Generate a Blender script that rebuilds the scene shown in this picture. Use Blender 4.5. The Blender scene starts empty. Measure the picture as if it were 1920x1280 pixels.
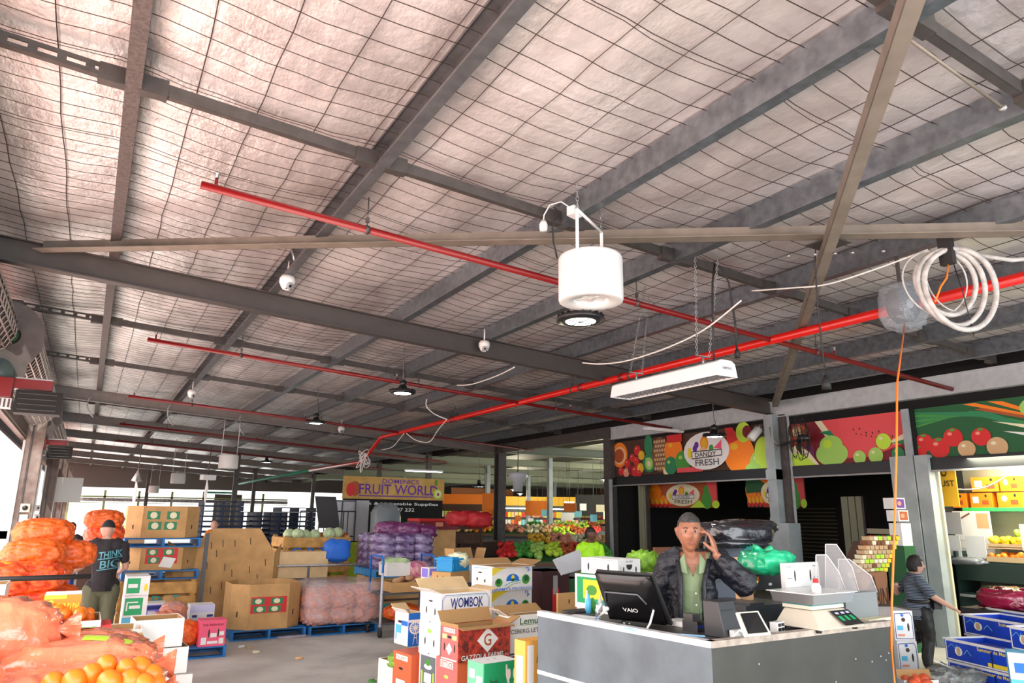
import bpy, bmesh, math, random
from mathutils import Vector, Matrix, noise
random.seed(7)
C = bpy.context.scene.collection
PI = math.pi
# ---------------------------------------------------------------- camera
F = 1330.0; EYE = Vector((0, 0, 1.95))
_y = Vector((-800, 317, F)).normalized()
_u0 = Vector((0.0109, -1, 0)); _u = _u0 + Vector((0, 0, -(_u0.dot(_y)) / _y.z)); _u.normalize()
_x = _y.cross(_u)
# rows of the camera basis in world coordinates: right, down, forward
RT = Vector((_x.x, _y.x, _u.x)); DN = Vector((_x.y, _y.y, _u.y)); FW = Vector((_x.z, _y.z, _u.z))
cam = bpy.data.objects.new('camera', bpy.data.cameras.new('camera')); C.objects.link(cam)
cam.data.sensor_width = 36; cam.data.lens = F / 1920 * 36; cam.data.clip_end = 300; cam.data.clip_start = .05
m = Matrix((( RT.x, -DN.x, -FW.x, EYE.x), (RT.y, -DN.y, -FW.y, EYE.y), (RT.z, -DN.z, -FW.z, EYE.z), (0, 0, 0, 1)))
cam.matrix_world = m
bpy.context.scene.camera = cam
# ---------------------------------------------------------------- world, sun, exposure
sc = bpy.context.scene
sc.view_settings.view_transform = 'Standard'; sc.view_settings.look = 'None'
sc.view_settings.gamma = 1; sc.view_settings.use_curve_mapping = False
sc.view_settings.exposure = 0.3
sc.cycles.use_denoising = True
sc.cycles.max_bounces = 6; sc.cycles.diffuse_bounces = 4; sc.cycles.glossy_bounces = 3; sc.cycles.transmission_bounces = 4
sc.cycles.sample_clamp_indirect = 6; sc.cycles.caustics_reflective = False; sc.cycles.caustics_refractive = False
w = bpy.data.worlds.new('sky'); sc.world = w; w.use_nodes = True
w.node_tree.nodes['Background'].inputs[0].default_value = (.86, .93, 1, 1)
w.node_tree.nodes['Background'].inputs[1].default_value = 2.2
def light(name, kind, loc, energy, col=(1, 1, 1), size=1, size_y=None, rot=None, aim=None, spot=None):
    d = bpy.data.lights.new(name, kind); d.energy = energy; d.color = col
    o = bpy.data.objects.new(name, d); C.objects.link(o); o.location = loc
    if kind == 'AREA':
        d.size = size
        if size_y: d.shape = 'RECTANGLE'; d.size_y = size_y
    elif kind == 'SUN': d.angle = size
    else: d.shadow_soft_size = size
    if spot: d.spot_size = spot; d.spot_blend = .6
    if aim is not None: o.rotation_euler = (Vector(aim) - Vector(loc)).to_track_quat('-Z', 'Y').to_euler()
    if rot: o.rotation_euler = rot
    return o
light('sun', 'SUN', (-20, -4, 30), 7, (1, .95, .88), .02, aim=(-3, 5, 0))
# daylight coming in through the roller doors and the far gates
light('door_daylight', 'AREA', (-1.62, 4, 1.85), 540, (1, .86, .8), 12, 3.4, aim=(10, 6, 1.9))
light('door_daylight', 'AREA', (-1.62, 17, 1.85), 190, (1, .95, .92), 8, 3.4, aim=(10, 17, 1.9))
light('rear_fill', 'AREA', (6, -5.5, 2.4), 620, (.93, .97, 1), 13, 4, aim=(6, 12, 2.2))  # added fill from behind the camera, no opening known there
light('far_gate_daylight', 'AREA', (6, 58, 2.2), 260, (.95, 1, .95), 14, 4, aim=(6, 20, 2))
# ---------------------------------------------------------------- pixel helpers
def _ray(px, py): return RT * ((px - 960) / F) + DN * ((py - 640) / F) + FW
def at(px, py, d): return EYE + _ray(px, py) * d
def at_z(px, py, z): r = _ray(px, py); return EYE + r * ((z - EYE.z) / r.z)
def at_x(px, py, x): r = _ray(px, py); return EYE + r * (x / r.x)
def at_y(px, py, y): r = _ray(px, py); return EYE + r * (y / r.y)
ROOF_S = .0593
def rz(x, dz=0): return 4.02 + dz + ROOF_S * (12.02 - x)
def at_roof(px, py, dz=0):
    r = _ray(px, py); return EYE + r * ((4.02 + dz + ROOF_S * 12.02 - EYE.z) / (r.z + ROOF_S * r.x))
# ---------------------------------------------------------------- materials
_m = {}
def mat(name, col=(.5, .5, .5), rough=.6, metal=0, var=.0, vs=6, bump=0, bs=40, em=0, emc=None, alpha=1, trans=0, coat=0, col2=None, sss=0, dist=.02, bstretch=None):
    if name in _m: return _m[name]
    M = bpy.data.materials.new(name); M.use_nodes = True; t = M.node_tree; b = t.nodes['Principled BSDF']
    b.inputs['Base Color'].default_value = (*col, 1); b.inputs['Roughness'].default_value = rough; b.inputs['Metallic'].default_value = metal
    if var or col2:
        tc = t.nodes.new('ShaderNodeTexCoord'); n = t.nodes.new('ShaderNodeTexNoise'); n.inputs['Scale'].default_value = vs; n.inputs['Detail'].default_value = 5
        t.links.new(tc.outputs['Object'], n.inputs['Vector'])
        r = t.nodes.new('ShaderNodeValToRGB'); t.links.new(n.outputs['Fac'], r.inputs[0])
        c2 = col2 or tuple(max(0, c * (1 - var)) for c in col); c1 = col if col2 else tuple(min(1, c * (1 + var * .6)) for c in col)
        r.color_ramp.elements[0].position = .35; r.color_ramp.elements[1].position = .65
        r.color_ramp.elements[0].color = (*c2, 1); r.color_ramp.elements[1].color = (*c1, 1)
        t.links.new(r.outputs[0], b.inputs['Base Color'])
    if bump:
        tc = t.nodes.new('ShaderNodeTexCoord'); n = t.nodes.new('ShaderNodeTexNoise'); n.inputs['Scale'].default_value = bs; n.inputs['Detail'].default_value = 4
        src = tc.outputs['Object']
        if bstretch:
            mp = t.nodes.new('ShaderNodeMapping'); mp.inputs['Scale'].default_value = bstretch; t.links.new(src, mp.inputs[0]); src = mp.outputs[0]
        t.links.new(src, n.inputs['Vector'])
        bp = t.nodes.new('ShaderNodeBump'); bp.inputs['Strength'].default_value = bump; bp.inputs['Distance'].default_value = dist
        t.links.new(n.outputs['Fac'], bp.inputs['Height']); t.links.new(bp.outputs[0], b.inputs['Normal'])
    if em: b.inputs['Emission Color'].default_value = (*(emc or col), 1); b.inputs['Emission Strength'].default_value = em
    if alpha < 1: b.inputs['Alpha'].default_value = alpha
    if trans: b.inputs['Transmission Weight'].default_value = trans
    if coat: b.inputs['Coat Weight'].default_value = coat
    if sss: b.inputs['Subsurface Weight'].default_value = sss; b.inputs['Subsurface Scale'].default_value = .02
    _m[name] = M; return M
def K(name):
    T = {'white': (.82, .82, .8), 'black': (.012, .012, .013), 'red': (.62, .02, .02), 'navy': (.01, .03, .2), 'blue': (.01, .16, .62),
         'green': (.01, .36, .12), 'dkgreen': (.01, .1, .03), 'yellow': (.85, .68, .03), 'orange': (.9, .22, .01), 'teal': (.02, .35, .33),
         'pink': (.85, .1, .2), 'ltblue': (.1, .5, .75), 'purple': (.12, .02, .3), 'brown': (.2, .08, .03), 'dkbrown': (.06, .025, .012),
         'ltgreen': (.35, .62, .12), 'cream': (.8, .75, .5), 'grey': (.35, .36, .37), 'dkgrey': (.08, .09, .1), 'salmon': (.8, .3, .2),
         'melon': (.75, .08, .09), 'peach': (.85, .5, .25), 'lime': (.5, .75, .05), 'maroon': (.2, .01, .02), 'ltgrey': (.6, .62, .63), 'tan': (.62, .4, .2),
         'skyblue': (.2, .6, .75), 'leaf': (.06, .3, .04), 'mid': (.02, .22, .09), 'violet': (.25, .2, .75), 'gold': (.8, .45, .02), 'plum': (.15, .02, .08), 'khaki': (.55, .4, .22), 'slate': (.13, .16, .18), 'lav': (.62, .62, .85), 'rust': (.4, .08, .02)}
    return mat('ink_' + name, T[name], .55)
card = mat('cardboard', (.56, .33, .13), .8, var=.12, vs=5, bump=.15, bs=60)
cardl = mat('pale_cardboard', (.72, .52, .28), .8, var=.08)
cardw = mat('white_board', (.8, .8, .78), .6, var=.04)
cardin = mat('box_inside', (.4, .23, .09), .85)
steel = mat('galvanised', (.36, .37, .37), .42, .75, var=.22, vs=30)
steel_d = mat('dull_steel', (.1, .09, .085), .55, .6, var=.15, vs=9)
steel_b = mat('blue_grey_steel', (.34, .37, .38), .5, .35, var=.12, vs=14)
paintg = mat('grey_paint', (.3, .3, .29), .5, .2, var=.1)
redp = mat('red_pipe_paint', (.2, .004, .005), .35)
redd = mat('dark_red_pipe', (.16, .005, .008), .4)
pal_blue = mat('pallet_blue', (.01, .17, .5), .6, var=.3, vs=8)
wood = mat('bin_wood', (.62, .34, .1), .7, var=.25, vs=7)
wire_d = mat('dark_wire', (.05, .035, .03), .6, .4)
rubber = mat('black_rubber', (.012, .012, .012), .6)
plastw = mat('white_plastic', (.78, .78, .76), .35)
plastb = mat('black_plastic', (.012, .012, .014), .3)
# ---------------------------------------------------------------- mesh builder
class MB:
    def __init__(s): s.v = []; s.f = []; s.mi = []; s.ms = []; s.sm = []
    def mid(s, m):
        if m not in s.ms: s.ms.append(m)
        return s.ms.index(m)
    def add(s, vs, fs, m, smooth=False):
        b = len(s.v); s.v += [Vector(v) for v in vs]; k = s.mid(m)
        for f in fs: s.f.append([b + i for i in f]); s.mi.append(k); s.sm.append(smooth)
        return s
    def box(s, c, d, m, r=0, M=None):
        x, y, z = d[0] / 2, d[1] / 2, d[2] / 2
        vs = [Vector((a * x, b * y, e * z)) for a in (-1, 1) for b in (-1, 1) for e in (-1, 1)]
        if M is not None: vs = [M @ v for v in vs]
        elif r: R_ = Matrix.Rotation(r, 3, 'Z'); vs = [R_ @ v for v in vs]
        c = Vector(c)
        return s.add([v + c for v in vs], [(0, 1, 3, 2), (4, 6, 7, 5), (0, 4, 5, 1), (2, 3, 7, 6), (0, 2, 6, 4), (1, 5, 7, 3)], m)
    def bb(s, a, b, m):
        return s.box(((a[0] + b[0]) / 2, (a[1] + b[1]) / 2, (a[2] + b[2]) / 2), (abs(b[0] - a[0]), abs(b[1] - a[1]), abs(b[2] - a[2])), m)
    def hexa(s, p, m):  # 4 bottom, 4 top
        return s.add(p, [(3, 2, 1, 0), (4, 5, 6, 7), (0, 1, 5, 4), (1, 2, 6, 5), (2, 3, 7, 6), (3, 0, 4, 7)], m)
    def tube(s, pts, r, m, n=8, cap=True, smooth=True):
        pts = [Vector(p) for p in pts]; rs = r if isinstance(r, (list, tuple)) else [r] * len(pts)
        vs = []; up = None
        for i, p in enumerate(pts):
            t = (pts[min(i + 1, len(pts) - 1)] - pts[max(i - 1, 0)]); t = t.normalized() if t.length > 1e-9 else Vector((0, 0, 1))
            if up is None: up = Vector((0, 0, 1)) if abs(t.z) < .9 else Vector((1, 0, 0))
            a = t.cross(up); a = a.normalized() if a.length > 1e-6 else t.orthogonal().normalized(); b = t.cross(a); up = -b if False else up
            for k in range(n):
                q = 2 * PI * k / n; vs.append(p + (a * math.cos(q) + b * math.sin(q)) * rs[i])
        fs = [(i * n + k, i * n + (k + 1) % n, (i + 1) * n + (k + 1) % n, (i + 1) * n + k) for i in range(len(pts) - 1) for k in range(n)]
        if cap: fs += [tuple(range(n))[::-1], tuple(range((len(pts) - 1) * n, len(pts) * n))]
        return s.add(vs, fs, m, smooth)
    def lathe(s, prof, m, c=(0, 0, 0), n=24, M=None, smooth=True):
        vs = []; c = Vector(c)
        for r, z in prof:
            for k in range(n):
                v = Vector((r * math.cos(2 * PI * k / n), r * math.sin(2 * PI * k / n), z))
                vs.append((M @ v if M is not None else v) + c)
        fs = [(i * n + k, i * n + (k + 1) % n, (i + 1) * n + (k + 1) % n, (i + 1) * n + k) for i in range(len(prof) - 1) for k in range(n)]
        return s.add(vs, fs, m, smooth)
    def ext(s, poly, a, b, m, frame=None):
        """extrude 2D polygon (u,v) from point a to b; frame = (u_axis, v_axis)"""
        a = Vector(a); b = Vector(b); u, v = frame
        n = len(poly); vs = [a + u * p[0] + v * p[1] for p in poly] + [b + u * p[0] + v * p[1] for p in poly]
        fs = [(i, (i + 1) % n, n + (i + 1) % n, n + i) for i in range(n)] + [tuple(range(n))[::-1], tuple(range(n, 2 * n))]
        return s.add(vs, fs, m)
    def ball(s, c, r, m, n=10, sc_=(1, 1, 1), rot=None):
        vs = []; c = Vector(c); h = n // 2 + 1
        for i in range(1, h):
            th = PI * i / h
            for k in range(n):
                v = Vector((math.sin(th) * math.cos(2 * PI * k / n) * sc_[0], math.sin(th) * math.sin(2 * PI * k / n) * sc_[1], math.cos(th) * sc_[2])) * r
                vs.append(c + (rot @ v if rot is not None else v))
        t_ = Vector((0, 0, r * sc_[2])); t_ = rot @ t_ if rot is not None else t_
        vs += [c + t_, c - t_]; A = len(vs) - 2
        fs = [(i * n + k, (i + 1) * n + k, (i + 1) * n + (k + 1) % n, i * n + (k + 1) % n) for i in range(h - 2) for k in range(n)]
        fs += [(A, k, (k + 1) % n) for k in range(n)] + [(A + 1, (h - 2) * n + (k + 1) % n, (h - 2) * n + k) for k in range(n)]
        return s.add(vs, fs, m, True)
    def build(s, name, parent=None, origin=None):
        me = bpy.data.meshes.new(name)
        o = bpy.data.objects.new(name, me); C.objects.link(o)
        off = Vector(origin) if origin is not None else Vector((0, 0, 0))
        me.from_pydata([v - off for v in s.v], [], s.f)
        for mm in s.ms: me.materials.append(mm)
        me.polygons.foreach_set('material_index', s.mi); me.polygons.foreach_set('use_smooth', s.sm)
        me.update()
        bm = bmesh.new(); bm.from_mesh(me); bmesh.ops.recalc_face_normals(bm, faces=bm.faces); bm.to_mesh(me); bm.free()
        if origin is not None: o.location = off
        if parent is not None: o.parent = parent
        return o
def tag(o, label, cat, group=None):
    o['label'] = label; o['category'] = cat
    if group: o['group'] = group
    return o
def thing(name, label, cat, loc=(0, 0, 0), rot=0, group=None):
    o = bpy.data.objects.new(name, None); C.objects.link(o); o.location = loc; o.rotation_euler = (0, 0, rot); o.empty_display_size = .1
    return tag(o, label, cat, group)
def struct(o): o['kind'] = 'structure'; return o
def bevel(o, w_=.005, n=2):
    b = o.modifiers.new('b', 'BEVEL'); b.width = w_; b.segments = n; b.limit_method = 'ANGLE'; return o
def dup(o, loc=None, rotz=None, label=None, group=None, parent=None):
    c = o.copy(); C.objects.link(c)
    if parent is not None: c.parent = parent
    if loc is not None: c.location = loc
    if rotz is not None: c.rotation_euler = (0, 0, rotz)
    if label: c['label'] = label
    if group: c['group'] = group
    for ch in o.children: dup(ch, parent=c)
    return c
# text and flat prints -----------------------------------------------------
_tx = {}
def text_geo(s):
    if s in _tx: return _tx[s]
    cu = bpy.data.curves.new('t', 'FONT'); cu.body = s; cu.resolution_u = 3; cu.offset = .012
    o = bpy.data.objects.new('t', cu); C.objects.link(o)
    bpy.context.view_layer.update()
    me = bpy.data.meshes.new_from_object(o.evaluated_get(bpy.context.evaluated_depsgraph_get()))
    vs = [v.co.copy() for v in me.vertices]; fs = [tuple(p.vertices) for p in me.polygons]
    bpy.data.objects.remove(o); bpy.data.curves.remove(cu); bpy.data.meshes.remove(me)
    x0 = min(v.x for v in vs); x1 = max(v.x for v in vs); y0 = min(v.y for v in vs); y1 = max(v.y for v in vs)
    vs = [((v.x - x0) / (x1 - x0), (v.y - y0) / (y1 - y0)) for v in vs]
    _tx[s] = (vs, fs); return _tx[s]
def prints(els, O, U, V, N, parent, name='printed_design', eps=.0012):
    """flat ink shapes on a face; coordinates are fractions of the face vectors U, V from corner O"""
    O = Vector(O); U = Vector(U); V = Vector(V); N = Vector(N).normalized()
    A = MB(); T = MB(); k = 1
    asp = U.length / V.length
    for e in els:
        off = N * (eps * k); k += .35
        P = lambda u, v: O + U * u + V * v + off
        m_ = e[-1] if not isinstance(e[-1], str) else K(e[-1])
        if e[0] == 'R': A.add([P(e[1], e[2]), P(e[3], e[2]), P(e[3], e[4]), P(e[1], e[4])], [(0, 1, 2, 3)], m_)
        elif e[0] == 'E':
            a = e[5] if len(e) > 6 else 0; n = 22; pts = []
            for i in range(n):
                q = 2 * PI * i / n; x = math.cos(q) * e[3] * asp; y = math.sin(q) * e[4]
                pts.append(P(e[1] + (x * math.cos(a) - y * math.sin(a)) / asp, e[2] + x * math.sin(a) + y * math.cos(a)))
            A.add(pts, [tuple(range(n))], m_)
        elif e[0] == 'P': A.add([P(*q) for q in e[1]], [tuple(range(len(e[1])))], m_)
        elif e[0] == 'L':  # stroke
            pts = e[1]; wd = e[2]
            for (a, b) in zip(pts, pts[1:]):
                d = Vector(((b[0] - a[0]) * asp, b[1] - a[1])); d.normalize(); nx, ny = -d.y * wd / asp, d.x * wd
                A.add([P(a[0] - nx, a[1] - ny), P(b[0] - nx, b[1] - ny), P(b[0] + nx, b[1] + ny), P(a[0] + nx, a[1] + ny)], [(0, 1, 2, 3)], m_)
        elif e[0] == 'T':
            vs, fs = text_geo(e[1]); u0, v0, u1, v1 = e[2:6]
            T.add([P(u0 + x * (u1 - u0), v0 + y * (v1 - v0)) + N * .001 for x, y in vs], fs, m_)
    if A.v: A.build(name, parent)
    if T.v: T.build('lettering', parent)
def slot(u, v, du=.018, dv=.11): return ('E', u, v, du, dv, 'black')
def carton(name, label, cat, pos, w_, d_, h_, mf, rot=0, ms=None, mi=None, open_=False, flaps=(), front=(), side=(), right=(), top=(), group=None, t=.006, lid=False, parentless=True):
    """pos = centre of the base; front faces local -Y, side faces local -X"""
    ms = ms or mf; mi = mi or cardin
    o = thing(name, label, cat, pos, rot, group)
    B = MB(); x, y = w_ / 2, d_ / 2
    if open_:
        B.bb((-x, -y, 0), (x, -y + t, h_), mf); B.bb((-x, y - t, 0), (x, y, h_), mf)
        B.bb((-x, -y + t, 0), (-x + t, y - t, h_), ms); B.bb((x - t, -y + t, 0), (x, y - t, h_), ms); B.bb((-x + t, -y + t, 0), (x - t, y - t, t), mi)
        i = .001
        B.bb((-x + t, -y + t, t), (x - t, -y + t + i, h_ - .004), mi); B.bb((-x + t, y - t - i, t), (x - t, y - t, h_ - .004), mi)
        B.bb((-x + t, -y + t, t), (-x + t + i, y - t, h_ - .004), mi); B.bb((x - t - i, -y + t, t), (x - t, y - t, h_ - .004), mi)
    else:
        B.bb((-x, -y, 0), (x, -y + .01, h_), mf); B.bb((-x, -y + .01, 0), (x, y, h_), ms)
    body = B.build('body', o)
    if lid:
        L = MB(); L.bb((-x - .004, -y - .004, h_ - .05), (x + .004, y + .004, h_ + .006), lid if not isinstance(lid, bool) else mf); L.build('lid', o)
    for fl in flaps:  # (edge, angle from vertical outward, length fraction, outer material)
        e, ang, ln = fl[:3]; fm = fl[3] if len(fl) > 3 else mf
        a = math.radians(ang); G = MB()
        if e in 'fb':
            L_ = ln; sy = -1 if e == 'f' else 1
            dv = Vector((0, sy * math.sin(a), math.cos(a))) * L_; nn = Vector((0, sy * math.cos(a), -math.sin(a))) * .004
            p = Vector((-x, sy * y, h_)); q = Vector((x, sy * y, h_))
        else:
            L_ = ln; sx = -1 if e == 'l' else 1
            dv = Vector((sx * math.sin(a), 0, math.cos(a))) * L_; nn = Vector((sx * math.cos(a), 0, -math.sin(a))) * .004
            p = Vector((sx * x, -y, h_)); q = Vector((sx * x, y, h_))
        for off, mm in ((Vector((0, 0, 0)), fm), (nn * -1, mi if not fm == mi else mi)):
            G.hexa([p + off, q + off, q + off + nn * .9, p + off + nn * .9, p + dv + off, q + dv + off, q + dv + off + nn * .9, p + dv + off + nn * .9], mm)
        G.build('flap', o)
    if front: prints(front, (-x, -y, 0), (w_, 0, 0), (0, 0, h_), (0, -1, 0), body)
    if side: prints(side, (-x, y, 0), (0, -d_, 0), (0, 0, h_), (-1, 0, 0), body)
    if right: prints(right, (x, -y, 0), (0, d_, 0), (0, 0, h_), (1, 0, 0), body)
    if top: prints(top, (-x, -y, h_), (w_, 0, 0), (0, d_, 0), (0, 0, 1), body)
    return o
def remesh(name, caps, m, parent, vox=.012, smooth=2, nz=0, ns=8, seed=0, post=None):
    """union of tapered capsules grown into one continuous surface. cap = (p0, p1, r0, r1[, squash vector])"""
    B = MB()
    for c_ in caps:
        p0, p1, r0, r1 = Vector(c_[0]), Vector(c_[1]), c_[2], c_[3]
        sq = c_[4] if len(c_) > 4 else None
        ax = p1 - p0; L = ax.length; ax = ax.normalized() if L > 1e-6 else Vector((0, 0, 1))
        q = ax.to_track_quat('Z', 'Y').to_matrix(); n = 14; prof = []
        for i in range(1, 5): th = PI / 2 * i / 4; prof.append((r0 * math.sin(th), -r0 * math.cos(th)))
        for i in range(0, 4): th = PI / 2 * i / 4; prof.append((r1 * math.cos(th), L + r1 * math.sin(th)))
        vs = []; mid = (p0 + p1) / 2
        for r, z in prof:
            for k in range(n):
                v = p0 + q @ Vector((r * math.cos(2 * PI * k / n), r * math.sin(2 * PI * k / n), z))
                if sq is not None:
                    dlt = v - mid; v = mid + Vector((dlt.x * sq[0], dlt.y * sq[1], dlt.z * sq[2]))
                vs.append(v)
        np_ = len(prof)
        fs = [(i * n + k, i * n + (k + 1) % n, (i + 1) * n + (k + 1) % n, (i + 1) * n + k) for i in range(np_ - 1) for k in range(n)] + [tuple(range(n))[::-1], tuple(range((np_ - 1) * n, np_ * n))]
        B.add(vs, fs, m, True)
    o = B.build('tmp')
    r = o.modifiers.new('r', 'REMESH'); r.mode = 'VOXEL'; r.voxel_size = vox; r.use_smooth_shade = True
    if smooth: s_ = o.modifiers.new('s', 'SMOOTH'); s_.iterations = smooth; s_.factor = .5
    bpy.context.view_layer.update()
    me = bpy.data.meshes.new_from_object(o.evaluated_get(bpy.context.evaluated_depsgraph_get()))
    bpy.data.objects.remove(o)
    if nz:
        nr = [v.normal.copy() for v in me.vertices]
        for v, n_ in zip(me.vertices, nr):
            v.co += n_ * nz * noise.noise(v.co * ns + Vector((seed, seed * 2, 0)))
    if post: post(me)
    for p in me.polygons: p.use_smooth = True
    if not me.materials: me.materials.append(m)
    o = bpy.data.objects.new(name, me); C.objects.link(o)
    if parent is not None: o.parent = parent
    return o
def blob(name, c, sz, m, parent=None, lump=.0, ln=30, wr=.0, ws=6, seed=0, res=24, flat=0, rot=0, lumpr=.3, bulge=1.6):
    """a filled sack: superellipsoid with round lumps (contents) and wrinkles"""
    rnd = random.Random(seed); vs = []; fs = []; n = res; h = max(6, int(res * .6))
    if lump:
        L = []
        for i in range(ln):
            ph = math.acos(1 - 2 * (i + .5) / ln); th = PI * (1 + 5 ** .5) * i + rnd.random() * .3
            L.append(Vector((math.cos(th) * math.sin(ph), math.sin(th) * math.sin(ph), math.cos(ph))))
    def sp(a, e): return math.copysign(abs(a) ** e, a)
    e = 1 / bulge
    for i in range(h + 1):
        ph = PI * i / h
        for k in range(n):
            th = 2 * PI * k / n
            d = Vector((math.sin(ph) * math.cos(th), math.sin(ph) * math.sin(th), math.cos(ph)))
            p = Vector((sp(math.sin(ph), e) * sp(math.cos(th), e), sp(math.sin(ph), e) * sp(math.sin(th), e), sp(math.cos(ph), e)))
            s_ = 1.0
            if lump:
                q = min((d - l).length for l in L); R0 = lumpr * (30 / ln) ** .5 * 1.3
                s_ += lump * math.sqrt(max(0, 1 - (q / R0) ** 2))
            if wr: s_ += wr * (noise.noise(d * ws + Vector((seed, 0, 0))) + .5 * noise.noise(Vector((d.x * ws * 3, d.y * ws * 3, d.z * ws)) + Vector((0, seed, 0))))
            v = Vector((p.x * sz[0] / 2 * s_, p.y * sz[1] / 2 * s_, p.z * sz[2] / 2 * s_))
            if flat: v.z = max(v.z, -sz[2] / 2 * (1 - flat))
            vs.append(Matrix.Rotation(rot, 3, 'Z') @ v)
    fs = [(i * n + k, (i + 1) * n + k, (i + 1) * n + (k + 1) % n, i * n + (k + 1) % n) for i in range(h) for k in range(n)]
    B = MB(); B.add(vs, fs, m, True); o = B.build(name, parent); o.location = c
    return o
# ================================================================ floor, ground, roof
cm = mat('floor_concrete', (.62, .6, .55), .5, var=.18, vs=1.3, bump=.12, bs=25)
t_ = cm.node_tree; bs_ = t_.nodes['Principled BSDF']
def stain(M, c, sc_, lo, hi, col):
    t = M.node_tree; b = t.nodes['Principled BSDF']; old = b.inputs['Base Color'].links[0].from_socket
    tc = t.nodes.new('ShaderNodeTexCoord'); n = t.nodes.new('ShaderNodeTexNoise'); n.inputs['Scale'].default_value = sc_; n.inputs['Detail'].default_value = 8; n.inputs['Roughness'].default_value = .7
    t.links.new(tc.outputs['Object'], n.inputs['Vector']); r = t.nodes.new('ShaderNodeMapRange'); r.inputs['From Min'].default_value = lo; r.inputs['From Max'].default_value = hi
    t.links.new(n.outputs['Fac'], r.inputs[0]); mx = t.nodes.new('ShaderNodeMixRGB'); mx.inputs[2].default_value = (*col, 1)
    t.links.new(r.outputs[0], mx.inputs[0]); t.links.new(old, mx.inputs[1]); t.links.new(mx.outputs[0], b.inputs['Base Color'])
stain(cm, None, .7, .52, .72, (.34, .33, .3)); stain(cm, None, 9, .62, .75, (.12, .11, .1))
B = MB(); B.bb((-1.7, -6, -.2), (45, 62, 0), cm); struct(B.build('floor'))
B = MB(); B.bb((-40, -30, -.25), (-1.7, 90, -.02), mat('pink_bounce_ground', (.72, .34, .27), .8, var=.15, vs=2)); struct(B.build('ground'))  # ground outside the doors, made red to bounce pink light onto the roof
B = MB(); B.bb((-10, 62, -.25), (60, 90, -.02), mat('pale_road', (.5, .5, .48), .8, var=.1)); struct(B.build('ground'))

foil = mat('foil_insulation', (.62, .6, .59), .38, .6)
t = foil.node_tree; b = t.nodes['Principled BSDF']
tc = t.nodes.new('ShaderNodeTexCoord')
def nz_(sc_, det=3, st=None, rough=.5):
    n = t.nodes.new('ShaderNodeTexNoise'); n.inputs['Scale'].default_value = sc_; n.inputs['Detail'].default_value = det; n.inputs['Roughness'].default_value = rough
    if st:
        mp = t.nodes.new('ShaderNodeMapping'); mp.inputs['Scale'].default_value = st; t.links.new(tc.outputs['Object'], mp.inputs[0]); t.links.new(mp.outputs[0], n.inputs['Vector'])
    else: t.links.new(tc.outputs['Object'], n.inputs['Vector'])
    return n
n1 = nz_(1.1, 6, (1, .45, 1), .65); n2 = nz_(60, 2, (1, .3, 1)); n3 = nz_(14, 4)
# old foil is scuffed and tarnished in patches
r = t.nodes.new('ShaderNodeValToRGB'); t.links.new(n1.outputs['Fac'], r.inputs[0])
r.color_ramp.elements[0].position = .3; r.color_ramp.elements[0].color = (.5, .46, .45, 1)
r.color_ramp.elements[1].position = .6; r.color_ramp.elements[1].color = (.95, .91, .9, 1)
t.links.new(r.outputs[0], b.inputs['Base Color'])
ad = t.nodes.new('ShaderNodeMath'); ad.operation = 'MULTIPLY_ADD'; ad.inputs[1].default_value = .25
t.links.new(n2.outputs['Fac'], ad.inputs[0]); t.links.new(n3.outputs['Fac'], ad.inputs[2])
bp = t.nodes.new('ShaderNodeBump'); bp.inputs['Strength'].default_value = .5; bp.inputs['Distance'].default_value = .02
t.links.new(ad.outputs[0], bp.inputs['Height'])
n4 = nz_(1.6, 5, (1, .5, 1)); b2 = t.nodes.new('ShaderNodeBump'); b2.inputs['Strength'].default_value = .3; b2.inputs['Distance'].default_value = .25
t.links.new(n4.outputs['Fac'], b2.inputs['Height']); t.links.new(bp.outputs[0], b2.inputs['Normal']); t.links.new(b2.outputs[0], b.inputs['Normal'])
RB = .56  # roof sheet height above the rafter undersides
B = MB()
nx, ny = 96, 300; x0, x1, y0, y1 = -1.7, 12.2, -3, 62
PX = [-.1, 1.87, 3.83, 5.35, 7.0, 8.6, 10.15, 11.4]   # purlin lines
vs = []
def sag(x, y):
    a = max([-1.7] + [p for p in PX if p <= x]); b_ = min([12.2] + [p for p in PX if p > x])
    u = (x - a) / max(.01, b_ - a)
    return .065 * math.sin(PI * u) * (1 + .4 * noise.noise(Vector((x * .8, y * .5, 0)))) + .012 * noise.noise(Vector((x * 3, y * 2, 3)))
for j in range(ny + 1):
    for i in range(nx + 1):
        x = x0 + (x1 - x0) * i / nx; y = y0 + (y1 - y0) * j / ny
        vs.append((x, y, rz(x, RB) - sag(x, y)))
B.add(vs, [(j * (nx + 1) + i, j * (nx + 1) + i + 1, (j + 1) * (nx + 1) + i + 1, (j + 1) * (nx + 1) + i) for j in range(ny) for i in range(nx)], foil, True)
B.bb((x0, y0, 5.4), (x1, y1, 5.45), steel_d)
ceil_ = struct(B.build('ceiling'))
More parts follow.
